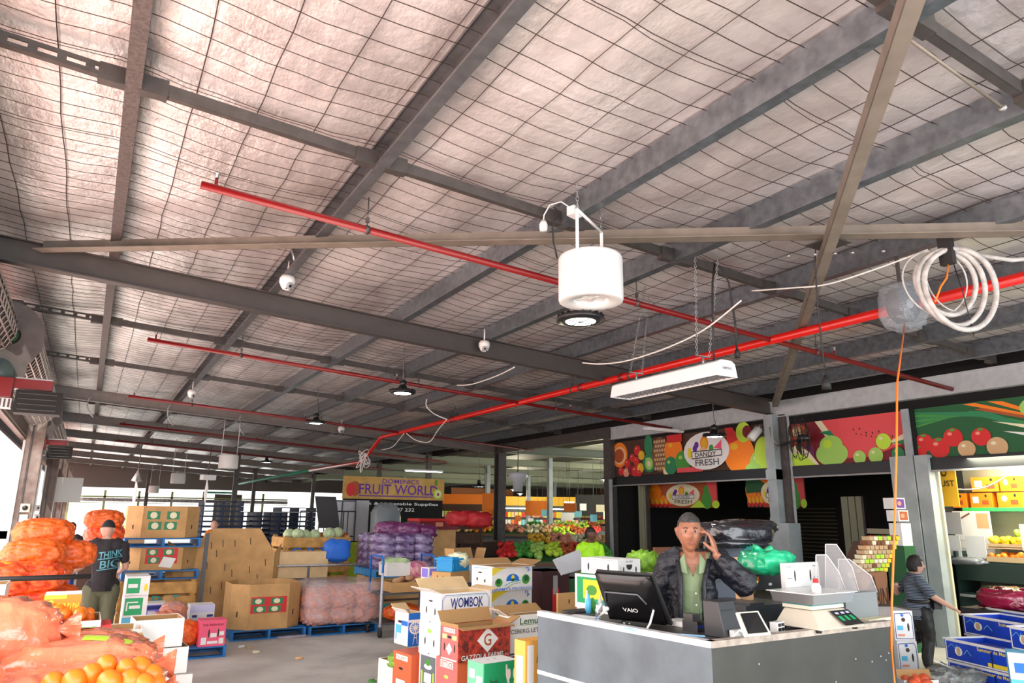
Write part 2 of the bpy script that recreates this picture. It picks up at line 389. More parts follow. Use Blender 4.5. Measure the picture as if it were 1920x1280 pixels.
# safety mesh under the foil: wires across and along
rnd = random.Random(3)
def wires(along):
    B = MB()
    if along:
        x = -1.55
        while x < 12.1:
            if min(abs(x - p) for p in PX) > .03:
                pts = []
                for k in range(60):
                    y = -2.8 + k * (.45 if k < 45 else 1.2); pts.append((x + rnd.uniform(-.012, .012), y, rz(x, RB) - sag(x, y) - .02 - rnd.uniform(0, .012)))
                B.tube(pts, .0042, wire_d, 4, False, False)
            x += .47
    else:
        y = -2.8
        while y < 34:
            pts = []; w_ = rnd.uniform(-.02, .02)
            for k in range(60):
                x = -1.6 + k * 13.7 / 59; pts.append((x, y + w_ + rnd.uniform(-.008, .008), rz(x, RB) - sag(x, y) - .028 - rnd.uniform(0, .01)))
            B.tube(pts, .0042 if y < 14 else .003, wire_d, 3, False, False)
            if rnd.random() < .15 and y < 14: B.tube([(p[0], p[1] + .03 + .015 * math.sin(i), p[2] - .012) for i, p in enumerate(pts)], .0035, wire_d, 3, False, False)
            y += .225
    return B
o = wires(True).build('safety_mesh', ceil_); o['kind'] = 'structure'
o = wires(False).build('safety_mesh', ceil_); o['kind'] = 'structure'

# ---------------------------------------------------------------- steel frame
def ibeam(name, a, b, h=.3, w_=.14, m=steel_d, tf=.014):
    a = Vector(a); b = Vector(b); d = (b - a).normalized(); u = d.cross(Vector((0, 0, 1))).normalized(); v = u.cross(d)
    W = w_ / 2; s_ = .005
    poly = [(-W, 0), (W, 0), (W, tf), (s_, tf), (s_, h - tf), (W, h - tf), (W, h), (-W, h), (-W, h - tf), (-s_, h - tf), (-s_, tf), (-W, tf)]
    B = MB(); B.ext(poly, a, b, m, (u, v)); return struct(B.build(name))
def cch(name, a, b, h=.2, w_=.075, m=steel, flip=1, lip=.018, t=.004, holes=False):
    a = Vector(a); b = Vector(b); d = (b - a).normalized(); u = d.cross(Vector((0, 0, 1))).normalized() * flip; v = Vector((0, 0, 1))
    B = MB()
    for q in ([(0, 0), (w_, 0), (w_, t), (0, t)], [(0, h - t), (w_, h - t), (w_, h), (0, h)], [(w_ - t, t), (w_, t), (w_, h - t), (w_ - t, h - t)], [(0, t), (t, t), (t, lip), (0, lip)], [(0, h - lip), (t, h - lip), (t, h - t), (0, h - t)]):
        B.ext(q, a, b, m, (u, v))
    return struct(B.build(name))
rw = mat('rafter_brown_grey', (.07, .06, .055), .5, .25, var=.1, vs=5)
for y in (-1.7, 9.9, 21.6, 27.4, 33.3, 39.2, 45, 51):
    ibeam('beam', (-1.5, y, rz(-1.5)), (12.1, y, rz(12.1)), .3, .15, rw if y < 15 else mat('rafter_door_lit', (.2, .175, .16), .5, .25, var=.12, vs=5))  # far rafters take a lighter copy of the paint, door light put into the colour
pur_d = mat('purlin_dull', (.11, .115, .12), .5, .4, var=.2, vs=9)
pur = mat('purlin_galv', (.15, .175, .195), .34, .6, var=.25, vs=12)
pur_w = mat('purlin_old', (.12, .1, .095), .6, .4, var=.3, vs=40)
for i, x in enumerate(PX):
    a = (x - .055, -2.9, rz(x, .3)); b = (x - .055, 61, rz(x, .3))
    cch('beam', (a[0] + (.11 if i > 1 else 0), a[1], a[2]), (b[0] + (.11 if i > 1 else 0), b[1], b[2]), .25, .11, pur_w if i == 0 else pur_d if i == 1 else pur, -1 if i > 1 else 1, lip=.025)
# bridging channels with slotted ends and cleats
def bridging(y, x_a, x_b, slotted=False):
    B = MB(); n = Vector((0, 1, 0))
    def seg(xa, xb, z0, z1, t=.004, yy=y):
        B.hexa([(xa, yy - t, rz(xa, z0)), (xb, yy - t, rz(xb, z0)), (xb, yy + t, rz(xb, z0)), (xa, yy + t, rz(xa, z0)),
                (xa, yy - t, rz(xa, z1)), (xb, yy - t, rz(xb, z1)), (xb, yy + t, rz(xb, z1)), (xa, yy + t, rz(xa, z1))], steel_d)
    if slotted:
        seg(x_a, x_b, .33, .36); seg(x_a, x_b, .4, .43); x = x_a
        while x < x_b:
            seg(x, min(x + .06, x_b), .36, .4); x += .18
    else: seg(x_a, x_b, .33, .43)
    seg(x_a, x_b, .33, .336, .03, y + .03); seg(x_a, x_b, .424, .43, .03, y + .03)
    for xx, s_ in ((x_a, 1), (x_b, -1)):
        B.box((xx + s_ * .09, y + .02, rz(xx, .37)), (.2, .09, .14), steel_d)
    return struct(B.build('beam'))
edges = [-1.5] + PX + [12.0]
for y in (1.95, 5.55, 13.6, 17.6, 24.5, 30.3):
    for i in range(len(edges) - 1):
        bridging(y, edges[i] + (.045 if i else 0), edges[i + 1] - .045, i == 0)
# roof bracing angles crossing under the purlins
def angle(a, b, s_=.1, m=steel_d, down=True):
    a = Vector(a); b = Vector(b); d = (b - a).normalized(); u = d.cross(Vector((0, 0, 1))).normalized(); v = u.cross(d)
    B = MB(); B.ext([(0, 0), (s_, 0), (s_, .008), (0, .008)], a, b, m, (u, v)); B.ext([(0, 0), (.008, 0), (.008, s_), (0, s_)], a, b, m, (u, v))
    return struct(B.build('beam'))
brm = mat('brace_beige', (.25, .215, .175), .55, .3, var=.15, vs=5)
def rp(x, y, dz): return (x, y, rz(x, dz))
angle(rp(-.85, 9.8, .17), rp(12.2, -1.5, .17), .15, brm)
angle(rp(1.6, .05, .06), rp(11.6, 9.55, .06), .105, brm)
B = MB()
for dx, dy in ((-.12, .1), (.02, -.02), (.14, -.12), (-.3, .26), (.35, -.3)):
    B.lathe([(0, 0), (.018, 0), (.018, -.02), (0, -.02)], steel, (5.9 + dx, 4.02 + dy, rz(5.9, .06)), 8)
B.box((5.9, 4.05, rz(5.9, .16)), (.3, .3, .012), steel_d)
struct(B.build('trim_1'))
# light rod with a bolt end between purlins, upper right
B = MB(); a = at_roof(1700, 70, .3); b = at_roof(1878, 200, .3); B.tube([a, b], .012, brm, 8); B.tube([b - Vector((0, 0, .0)), b + (b - a).normalized() * .03], .03, steel, 10)
struct(B.build('trim_2'))

# ---------------------------------------------------------------- shop front line (x = 12.02)
XF = 12.02
galv_l = mat('fascia_galv', (.5, .54, .56), .5, .3, var=.1, vs=8)
B = MB(); B.bb((XF - .07, -3, 3.95), (XF + .05, 15.3, 4.28), galv_l); B.bb((XF - .1, -3, 3.95), (XF - .07, 15.3, 3.965), galv_l); B.bb((XF - .1, -3, 4.26), (XF - .07, 15.3, 4.28), galv_l)
struct(B.build('beam'))
B = MB(); B.bb((XF - .07, 15.3, 4.0), (XF + .05, 21.6, 4.3), steel_d); struct(B.build('beam'))
bk = mat('shop_black', (.003, .003, .003), .9)
B = MB(); B.bb((XF + .06, -3, 2.75), (XF + .14, 15.3, 4.4), bk); B.bb((XF + .14, -3, 4.3), (XF + .6, 62, 4.75), bk); struct(B.build('trim_3'))
B = MB(); B.bb((XF - .02, -3, 2.74), (XF + .1, 15.3, 2.95), mat('black_rail', (.015, .018, .02), .35, .3)); B.bb((XF - .05, -3, 2.72), (XF - .02, 15.3, 2.75), paintg); struct(B.build('trim_4'))
def post(x, y, w_, d_, z1, m, z0=0, name='column'):
    B = MB(); B.bb((x - w_ / 2, y - d_ / 2, z0), (x + w_ / 2, y + d_ / 2, z1), m); return struct(bevel(B.build(name), .006))
colm = mat('column_grey', (.36, .41, .42), .5, .2, var=.15, vs=3)
B = MB()
yy = 9.85
B.bb((XF - .24, yy - .12, 0), (XF + .0, yy + .1, 4.0), colm); B.bb((XF - .25, yy - .13, 1.9), (XF + .01, yy + .11, 1.96), colm)
for zz in (0,):
    B.bb((XF - .3, yy - .36, 0), (XF + .05, yy + .16, 1.86), colm)
B.bb((XF - .26, yy - .12, 2.7), (XF + .0, yy + .12, 2.9), colm)
B.bb((XF - .08, yy - .3, 1.5), (XF - .04, yy - .14, 4.0), steel_d); B.bb((XF - .03, yy - .34, 1.2), (XF + .0, yy - .3, 4.0), galv_l)
struct(B.build('column'))
B = MB(); B.bb((XF - .12, 7.02, 0), (XF + .1, 7.42, 3.0), colm); B.bb((XF - .1, 6.78, 0), (XF + .1, 7.0, 3.0), colm); B.bb((XF - .03, 6.99, 0), (XF + .1, 7.03, 3.8), bk)
B.bb((XF - .06, 7.03, 2.9), (XF + .1, 7.16, 3.8), colm); B.bb((XF + .1, 6.74, 0), (XF + .15, 6.78, 2.8), mat('cream_trim', (.6, .58, .4), .6))
struct(B.build('column'))
B = MB(); B.bb((XF - .1, 15.2, 0), (XF + .1, 15.5, 4.3), steel_d); B.bb((XF - .14, 15.14, 0), (XF - .1, 15.24, 2.9), colm); struct(B.build('column'))
B = MB(); B.bb((XF - .14, 21.2, 0), (XF + .14, 21.24, 4.3), steel_d); B.bb((XF - .14, 21.5, 0), (XF + .14, 21.54, 4.3), steel_d); B.bb((XF - .02, 21.24, 0), (XF + .02, 21.5, 4.3), steel_d); struct(B.build('column'))
for x, y in ((12.02, 27.4), (12.02, 33.3), (12.02, 45), (18, 21.6), (18, 27.4), (24, 27.4), (18, 33.3), (24, 39), (30, 33), (30, 45), (18, 45), (5.5, 33.3), (8.5, 45), (3.2, 51)):
    post(x, y, .2, .2, 4.5, colm if x > 13 else steel_d)
# shop unit interior shells
B = MB(); B.bb((17.4, 7.1, 0), (17.5, 15.4, 4), bk); B.bb((XF + .14, 15.3, 0), (17.5, 15.4, 4), bk); B.bb((XF + .14, 7.05, 0), (17.5, 7.15, 4), bk); B.bb((XF + .14, 7.1, 3.6), (17.5, 15.4, 3.7), bk)
for k in range(14): B.bb((17.36, 12.5, .9 + k * .1), (17.4, 14.6, .93 + k * .1), mat('dark_slats', (.07, .065, .03), .5))
struct(B.build('wall_shop'))
B = MB(); B.bb((16.4, -4, 0), (16.5, 7.05, 4), mat('shop_wall_dark', (.02, .022, .02), .6)); B.bb((XF + .14, -4, 3.4), (16.5, 7.05, 3.5), bk); struct(B.build('wall_shop'))
# open market hall beyond the shop line
B = MB(); B.bb((12.2, 15.4, 4.6), (45, 62, 4.7), mat('far_roof', (.2, .21, .18), .6, .2, var=.3, vs=1)); struct(B.build('ceiling'))
for y in (21.6, 27.4, 33.3, 39.2, 45): ibeam('beam', (12.1, y, 4.05), (45, y, 4.05), .3, .15, mat('hall_green_beam', (.22, .25, .18), .55, .2))
for x in (15, 19, 23, 27, 31, 36): ibeam('beam', (x, 15.5, 4.36), (x, 61, 4.36), .22, .1, mat('hall_green_beam'))
B = MB(); B.bb((45, 15, 0), (45.1, 62, 4.7), mat('hall_end', (.25, .15, .06), .8, var=.4, vs=1)); struct(B.build('wall_right'))
for x in (16, 22):
    B = MB(); B.bb((x, 46, 3), (x + 5, 46.1, 3.8), mat('hall_banner', (.3, .1, .03), .7)); struct(B.build('trim_9'))

# ---------------------------------------------------------------- left wall: header, pillars, roller doors
XL = -1.5
hb = mat('header_brown', (.17, .12, .1), .6, .1, var=.25, vs=4)
speck = mat('speckled_seal', (.5, .47, .45), .7, col2=(.08, .06, .06), vs=22)
B = MB(); B.bb((XL - .12, 10.2, 3.64), (XL, 21.4, 4.02), hb); B.bb((XL - .02, 10.2, 3.7), (XL + .015, 21.4, 3.72), brm); struct(B.build('wall_left'))
B = MB(); B.bb((XL - .1, 10.4, 4.02), (XL + .03, 21.3, 4.2), speck); struct(B.build('trim_5'))
B = MB(); B.bb((XL - .95, -3, 4.2), (XL - .85, 62, 5.5), mat('wall_dark', (.03, .022, .022), .8)); struct(B.build('wall_left'))
pilm = mat('pillar_stone', (.42, .37, .32), .7, col2=(.2, .15, .13), vs=2.5, bump=.1)
for y in (9.9, 21.6, 33.3, 45.0, 57):
    B = MB(); B.bb((XL - .05, y - .17, 0), (XL + .36, y + .17, 3.9 if y < 10 else 4.75), pilm if y < 30 else hb)
    B.bb((XL + .36, y - .19, 0), (XL + .385, y + .19, 3.9 if y < 10 else 4.75), brm); B.bb((XL + .1, y - .2, 0), (XL + .14, y - .17, 3.9 if y < 10 else 4.75), steel_d); B.bb((XL - .05, y - .22, 0), (XL - .0, y - .17, 3.7), cardw)
    struct(bevel(B.build('column'), .004))
for y0_, y1_ in ((21.8, 33.1), (33.5, 44.8), (45.2, 56.8)):
    B = MB(); B.bb((XL - .12, y0_, 3.64), (XL, y1_, 4.2), hb); struct(B.build('wall_left'))
# pale panels beside the second and third doorways
gpan = mat('lilac_panel', (.6, .6, .68), .6, var=.1)
for y, z1 in ((22.4, 3.1), (34.2, 2.9)):
    B = MB(); B.bb((XL - .05, y, .05), (XL + .33, y + .05, z1), gpan); B.bb((XL + .33, y - .02, .05), (XL + .38, y + .07, z1), cardw); struct(B.build('trim_6'))
# far end: gates open to daylight
fw_ = mat('far_wall_pale', (.55, .58, .42), .8)
B = MB(); B.bb((-1.6, 60, 3.6), (45, 60.2, 5.4), mat('far_header', (.14, .12, .11), .7)); B.bb((21, 60, 0), (45, 60.2, 3.3), mat('far_header')); B.bb((8.5, 60, 0), (10.5, 60.2, 3.3), mat('far_header')); struct(B.build('wall_far'))
B = MB()
for k in range(7): B.bb((-1.2 + k * 2.2, 59.8, 0), (-1.05 + k * 2.2, 59.95, 3.4), mat('gate_green', (.3, .36, .12), .6))
B.bb((-1.2, 59.8, 2.9), (14, 59.9, 3.0), mat('gate_green')); B.bb((-1.2, 59.8, 2.5), (14, 59.86, 2.54), mat('gate_green')); B.bb((-1.2, 59.75, 2.62), (14, 59.8, 2.86), speck)
struct(B.build('door_1'))
B = MB(); B.bb((-30, 84, 0), (60, 84.5, 6), mat('outside_wall_white', (.8, .8, .78), .8)); struct(B.build('wall_outside'))
B = MB(); B.bb((-14, -20, 0), (-13.8, 80, 5.5), mat('outside_fence', (.75, .75, .77), .8)); struct(B.build('wall_outside'))
# ================================================================ red fire pipes
def pipe(name, pts, r, m, label, clips=(), group=None, heads=()):
    o = thing(name, label, 'pipe', pts[0], 0, group)
    org = Vector(pts[0]); B = MB(); B.tube([Vector(p) - org for p in pts], r, m, 12); B.build('pipe_run', o)
    for c_ in clips:  # ring clamp with a drop rod up to the steel
        c_ = Vector(c_) - org; G = MB(); d = (Vector(pts[1]) - Vector(pts[0])).normalized()
        G.tube([c_ - d * .02, c_ + d * .02], r + .008, steel_d, 12); G.tube([c_ + Vector((0, 0, r)), c_ + Vector((0, 0, .34))], .006, steel_d, 6); G.box(c_ + Vector((0, 0, .1)), (.03, .03, .05), steel_d)
        G.build('hanger', o)
    for c_ in heads:
        c_ = Vector(c_) - org; G = MB(); G.tube([c_, c_ + Vector((0, 0, .1))], .014, m, 8); G.lathe([(0, 0), (.02, 0), (.012, .03), (.03, .04), (.03, .045), (0, .045)], steel, c_ + Vector((0, 0, .1)), 10); G.build('sprinkler_head', o)
    return o
bl = ['nearest the camera, ending above the orange bags', 'second from the camera, behind the round lamp', 'third from the camera, by the second rafter', 'fourth from the camera, deep in the hall', 'fifth and farthest, near the back']
for i, (y, x0_) in enumerate(((6.25, .5), (12.85, .52), (19.7, .55), (26.3, .6), (32.7, .7))):
    P_ = [(x0_, y, rz(x0_, 0)), (12.3, y, rz(12.3, 0))]
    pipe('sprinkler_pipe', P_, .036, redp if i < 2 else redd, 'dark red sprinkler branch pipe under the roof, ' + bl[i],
         [(x, y, rz(x, 0)) for x in (2.0, 5.35, 8.6)], None, [(x, y, rz(x, 0)) for x in (x0_ + .12, 4.9, 9)])
zp = 4.28
o = pipe('fire_main_pipe', [(7.68, -.5, zp), (7.68, 21.3, zp), (7.68, 21.45, zp - .08), (7.68, 22.8, 3.68), (7.68, 23.0, 3.62), (7.68, 29.5, 3.64)], .058, mat('bright_red_pipe', (.62, .01, .006), .28), 'long bright red fire main pipe crossing the hall under the branch pipes', [(7.68, y, zp) for y in (9.2, 10.9, 16)])
for y in (9.4, 10.6, 16.2):
    G = MB(); G.tube([(0, y + .5 - .05, 0), (0, y + .5 + .05, 0)], .075, redp, 12); G.build('coupling', o)
pipe('green_pipe', [(7.68, 29.5, 3.64), (7.68, 44, 3.6), (7.68, 47, 3.55), (7.68, 47.2, 3.1), (6, 47.2, 3.1)], .06, mat('green_paint_pipe', (.03, .35, .2), .4), 'green painted pipe carrying on from the red fire main at the back')
# ---------------------------------------------------------------- chains
def chain(B, a, b, m=steel, L=.034, r=.0028):
    a = Vector(a); b = Vector(b); d = b - a; n = int(d.length / (L * .78)); d.normalize(); s1 = d.orthogonal().normalized(); s2 = d.cross(s1)
    for i in range(n):
        c_ = a + (b - a) * ((i + .5) / n); s_ = s1 if i % 2 else s2
        pts = [c_ + d * (math.cos(q) * L / 2) + s_ * (math.sin(q) * L * .27) for q in [2 * PI * k / 8 for k in range(9)]]
        B.tube(pts, r, m, 4, False)
    return B
# ---------------------------------------------------------------- air purifier drums on chains
def drum(name, c, label, s=1.0, detail=True, group=None):
    o = thing(name, label, 'fan', c, 0, group); R_ = .3 * s; H_ = .45 * s
    B = MB(); B.lathe([(.0, H_), (R_ * .9, H_), (R_ * .97, H_ - .012), (R_, H_ - .04), (R_, .03), (R_ * .98, .008), (R_ * .93, 0), (R_ * .56, .012), (R_ * .52, .03), (R_ * .5, .12), (.0, .12)], plastw, n=48); B.build('housing', o)
    B = MB()
    for k in range(6): q = k * PI / 3; B.box((math.cos(q) * R_ * .25, math.sin(q) * R_ * .25, .045), (R_ * .5, .03, .012), plastw, r=q)
    B.lathe([(0, .02), (R_ * .12, .03), (R_ * .12, .09), (0, .1)], mat('fan_hub', (.45, .45, .43), .5), n=14); B.build('fan_blades', o)
    if detail:
        B = MB()
        for q in (.55, .55 + PI):
            u = Vector((math.cos(q), math.sin(q), 0)); B.box(u * (R_ + .006) + Vector((0, 0, H_ * .62 + .22)), (.006, .03, .62), plastw, r=q)
            B.ball(u * (R_ + .012) + Vector((0, 0, H_ * .68)), .03, plastw, 10)
        u = Vector((math.cos(.55), math.sin(.55), 0)); B.tube([u * (R_ + .006) + Vector((0, 0, H_ * .62 + .53)), u * -(R_ + .006) + Vector((0, 0, H_ * .62 + .53))], .014, plastw, 8)
        br_ = B.build('bracket', o)
        B = MB()
        for sg in (1, -1): B = MB(); chain(B, u * sg * R_ * .98 + Vector((0, 0, H_ * .62 + .53)), u * sg * R_ * .98 + Vector((0, 0, H_ + .62)), steel, .05, .005); B.build('chain', br_)
    else:
        for xx in (-R_ * .8, R_ * .8): B = MB(); B.tube([(xx, 0, H_), (xx, 0, rz(c[0], .4) - c[2])], .01, plastw, 6); B.build('bracket', o)
    return o
fc = Vector((3.79, 5.07, 3.87))
fo = drum('air_purifier', fc, 'large white cylindrical fan drum hanging from the purlin at the centre of the ceiling')
B = MB(); u = Vector((-.24, .2, 0)); B.tube([u + Vector((0, 0, .45)), u + Vector((-.03, .02, .62)), u + Vector((-.05, 0, .75)), u + Vector((-.02, 0, .85)), u + Vector((.05, 0, .9)), u + Vector((0, .05, .99))], .009, rubber, 6); B.build('power_cord', fo)
for p, s_, l in (((3.63, 23.6, 3.25), .95, 'white drum fan hanging far down the hall, the nearest of the distant ones'), ((3.2, 33.4, 3.1), .95, 'white drum fan hanging far down the hall, just left of the nearer distant one'), ((3.5, 50, 3.05), 1, 'tiny white drum fan at the very back above the far gates')):
    drum('air_purifier', p, l, s_, False)
# junction box, white sensor and loop of cable beside the fan hooks
o = thing('junction_box', 'small white junction box with looped cable and socket above the big drum fan', 'electrical box', (3.74, 5.25, rz(3.8, .32)))
B = MB(); B.box((0, 0, 0), (.12, .09, .09), plastw, r=.3); B.build('box', o)
B = MB(); B.tube([(-.03, .0, .03), (-.12, .05, .1), (-.22, .1, .06), (-.26, .14, -.04), (-.26, .15, -.1)], .007, plastw, 6); B.build('cable', o)
B = MB(); B.lathe([(0, 0), (.035, .0), (.04, .03), (.04, .07), (.02, .11), (0, .11)], plastw, (-.26, .15, -.2), 12); B.build('socket', o)
# ---------------------------------------------------------------- round high bay lamps
led = mat('lamp_led', (1, 1, 1), .5, em=14, emc=(.9, .97, 1))
def highbay(p, label, d=.5, drop=.6, power=60):
    o = thing('high_bay_lamp', label, 'lamp', p); R_ = d / 2; drop = max(drop, rz(p[0], .5) - p[2] - .25) if p[0] > 4.2 else drop
    B = MB(); B.lathe([(0, .12), (R_ * .3, .12), (R_ * .42, .06), (R_ * .9, .045), (R_, .02), (R_, 0), (R_ * .66, -.012), (R_ * .6, 0), (0, 0)], plastb, n=36)
    for k in range(18): q = 2 * PI * k / 18; B.box((math.cos(q) * R_ * .72, math.sin(q) * R_ * .72, .045), (R_ * .5, .008, .03), plastb, r=q)
    B.build('housing', o)
    B = MB(); B.lathe([(0, -.006), (R_ * .62, -.008)], led, n=28)
    ln_ = B.build('lens', o)
    B = MB(); B.box((0, 0, -.012), (R_ * 1.2, .014, .008), plastb); B.box((0, 0, -.012), (.014, R_ * 1.2, .008), plastb); B.build('lens_bar', ln_)
    B = MB(); B.lathe([(0, .12), (.07, .12), (.07, .22), (.03, .25), (0, .25)], plastb, n=14); B.build('driver', o)
    B = MB(); chain(B, (0, 0, .25), (0, 0, .25 + drop), steel, .04, .004); B.tube([(.02, 0, .24), (.05, 0, .3), (.03, .02, .4), (.0, .02, .25 + drop)], .006, rubber, 6); B.build('chain', o)
    light('high_bay_light', 'SPOT', Vector(p) - Vector((0, 0, .03)), power, (.92, .97, 1), .15, aim=Vector(p) - Vector((0, 0, 3)), spot=2.6)
    return o
highbay((3.98, 5.5, 3.82), 'black round high bay lamp, lit, hanging just below the big white drum fan', .48, .55)
highbay((4.73, 12.1, 4.1), 'lit round high bay lamp on a short chain by the second red pipe', .5, .2)
highbay((4.62, 17.5, 4.1), 'lit round high bay lamp, smaller with distance, by the second rafter', .5, .2)
highbay((6.3, 31.2, 4.0), 'lit round high bay lamp far off behind the third rafter', .5, .2)
highbay(at_x(1340, 818, 11.2), 'round high bay lamp hanging in front of the oval logo on the fruit banner', .5, .3, 30)
highbay(at_y(898, 912, 24), 'lit round lamp between the fruit stand banner and the tall dark column', .5, .4, 30)
# ---------------------------------------------------------------- strip luminaire on four chains
o = thing('strip_luminaire', 'long white angled strip light fixture hanging on four thin chains', 'light fixture', (5.52, 5.95, 3.36))
wp = mat('white_enamel', (.85, .85, .85), .4)
B = MB(); prof = [(-.15, .0), (.15, .0), (.12, .14), (.07, .17), (-.07, .17), (-.12, .14)]
B.ext([(-.155, .0), (-.14, -.0), (-.11, .13), (-.06, .155), (.06, .155), (.11, .13), (.14, 0), (.155, 0), (.125, .145), (.07, .175), (-.07, .175), (-.125, .145)], (0, -.86, 0), (0, .86, 0), wp, (Vector((1, 0, 0)), Vector((0, 0, 1))))
for yy in (-.865, .865): B.ext(prof, (0, yy - .008, 0), (0, yy + .008, 0), wp, (Vector((1, 0, 0)), Vector((0, 0, 1))))
B.build('housing', o)
B = MB()
for k in range(22): yy = -.8 + k * .0762; B.box((0, yy, .03), (.24, .004, .05), steel)
for x in (-.06, 0, .06): B.box((x, 0, .03), (.004, 1.7, .05), steel)
B.build('louvre', o)
B = MB(); B.box((0, 0, .085), (.2, 1.66, .01), mat('tube_white', (.9, .92, .95), .3)); B.build('reflector', o)
prints([('R', .1, .3, .9, .75, 'ltgrey'), ('T', 'HAMPTON A', .2, .42, .8, .6, 'dkgrey')], (-.1, -.874, .02), (.2, 0, 0), (0, 0, .13), (0, -1, 0), o)
for yy in (-.55, .55):
    B = MB(); B.tube([(0, yy, .17), (0, yy, .26)], .012, steel, 8); B.box((0, yy, .27), (.2, .02, .012), steel); B.build('bracket', o)
    B = MB(); chain(B, (-.09, yy, .28), (-.14 if yy < 0 else .1, yy - .1, rz(5.4, .3) - 3.36), steel, .04, .0035); B.build('chain', o)
    B = MB(); chain(B, (.09, yy, .28), (.1 if yy < 0 else .34, yy - .2 if yy < 0 else yy + .1, rz(5.6, .3) - 3.36), steel, .04, .0035); B.build('chain', o)
B = MB(); a = Vector((0, -.7, .17)); B.tube([a, a + Vector((.02, 0, .5)), a + Vector((.05, 0, .9)), a + Vector((.1, -.0, 1.13)), a + Vector((.2, 0, 1.1)), a + Vector((.3, 0, .95)), a + Vector((.36, 0, .5)), a + Vector((.36, 0, .2))], .011, rubber, 8); B.build('power_cord', o)
B = MB(); B.lathe([(0, 0), (.03, 0), (.03, .06), (.014, .1), (0, .1)], rubber, a + Vector((.36, 0, .1)), 10); B.build('plug', o)
# ---------------------------------------------------------------- hose coil, wrapped reel, drop cords
hz = rz(6.74, .17); hc = Vector((6.74, 3.4, hz))
o = thing('coiled_hose', 'thick pale grey hose coiled and strapped to the brace at upper right', 'hose', hc)
B = MB(); rnd = random.Random(5); hm = mat('hose_grey', (.5, .48, .45), .5, var=.25, vs=12)
dn = Vector((.84, -.5, 0)).normalized()
def ring(B, R_, r, m, off, sq=1.0, ph=0, turns=1.0, cx=0):
    pts = []
    for k in range(int(40 * turns) + 1):
        q = PI / 2 + ph + 2 * PI * k / 40; pts.append(off + dn * (math.cos(q) * R_ + cx) + Vector((0, 0, math.sin(q) * R_ * sq - R_ * sq)) + dn.cross(Vector((0, 0, 1))) * (.02 * math.sin(q * 2 + ph)))
    B.tube(pts, r, m, 8)
ring(B, .31, .024, hm, Vector((0, 0, -.06)), 1.2, 0, 1, .0); ring(B, .28, .024, hm, Vector((0, .03, -.08)), 1.1, .12, 1, -.02); ring(B, .33, .026, hm, Vector((0, -.03, -.06)), 1.2, -.08, 1, .05)
B.build('hose', o)
B = MB(); ring(B, .3, .008, hm, Vector((0, .05, -.06)), 1.05, .2, 1, -.1); ring(B, .27, .008, hm, Vector((0, .06, -.06)), 1.1, .5, 1, .1); B.build('thin_cable', o)
B = MB(); B.box((0, 0, -.07), (.07, .12, .28), rubber); B.build('strap', o)
B = MB(); B.tube([(0, 0, -.2), (-.06, 0, -.35), (-.15, .02, -.45), (-.22, .05, -.6)], .009, K('orange'), 6); B.tube([dn * .05 + Vector((0, 0, -.2)), dn * .1 + Vector((0, 0, -.5)), dn * .14 + Vector((0, 0, -.9))], .005, rubber, 5); B.build('loose_cord', o)
B = MB(); B.tube([dn * .2 + Vector((0, 0, -.1)), dn * .6 + Vector((0, 0, -.16)), dn * 1.0 + Vector((0, 0, -.12))], .022, hm, 8); B.build('hose_tail', o)
rc = at(1692, 572, 7.3)
o = thing('cord_reel', 'retractable cord reel wrapped in clear crinkled plastic, hanging beside the hose coil', 'cord reel', rc)
B = MB(); B.lathe([(0, -.07), (.17, -.08), (.19, -.06), (.19, .06), (.17, .08), (0, .07)], mat('reel_grey', (.05, .055, .06), .4), n=24, M=Matrix.Rotation(PI / 2, 3, 'X')); B.lathe([(0, -.09), (.05, -.09), (.05, .09), (0, .09)], mat('reel_hub', (.4, .42, .43), .4), n=16, M=Matrix.Rotation(PI / 2, 3, 'X')); B.build('reel', o)
wrap = mat('clear_wrap', (.5, .56, .62), .12, alpha=.34, bump=.5, bs=12, coat=.6)
b_ = blob('plastic_wrap', (0, 0, -.02), (.44, .36, .5), wrap, o, wr=.14, ws=4, seed=3, res=30)
B = MB(); B.box((0, 0, rz(6, .3) - rc.z - (rz(6, .3) - rc.z) / 2 + .06), (.03, .03, rz(6, .3) - rc.z - .1), steel_d); B.build('hanger', o)
B = MB(); B.tube([(.05, 0, .1), (.12, -.02, .16), (.2, -.02, .14), (.22, 0, .02), (.15, -.05, -.02)], .008, K('orange'), 6); B.build('cord_loop', o)
B = MB(); a = rc - Vector((0, 0, .2)); b = at(1672, 1180, 4.6)
pts = [a, at(1682, 720, 5.3), at(1681, 850, 5.0), at(1677, 1000, 4.8), at(1672, 1130, 4.62), b, at(1671, 1215, 4.6), at(1671, 1218, 4.6) - Vector((0, 0, .25)), Vector((b.x + .02, b.y, .02)), Vector((b.x + .4, b.y - .1, .015))]
B.tube(pts, .0075, mat('orange_cord', (.95, .22, .02), .4), 8); tag(B.build('extension_lead'), 'bright orange power cord dropping from the reel past the counter corner to the floor', 'cord')
o = thing('hanging_lead', 'black power lead with plug hanging off the crossed braces', 'cord', at(1530, 458, 7.1)); g = at(1530, 458, 7.1)
B = MB(); B.tube([at(1560, 456, 7.1) - g, Vector((0, 0, 0)), at(1528, 480, 7.1) - g, at(1533, 580, 7.1) - g, at(1545, 680, 7.1) - g, at(1549, 700, 7.1) - g], .008, rubber, 6); B.build('lead', o)
B = MB(); p = at(1549, 718, 7.1) - g; B.lathe([(0, -.06), (.05, -.06), (.045, .0), (.015, .08), (0, .08)], rubber, p, 10); B.build('plug', o)
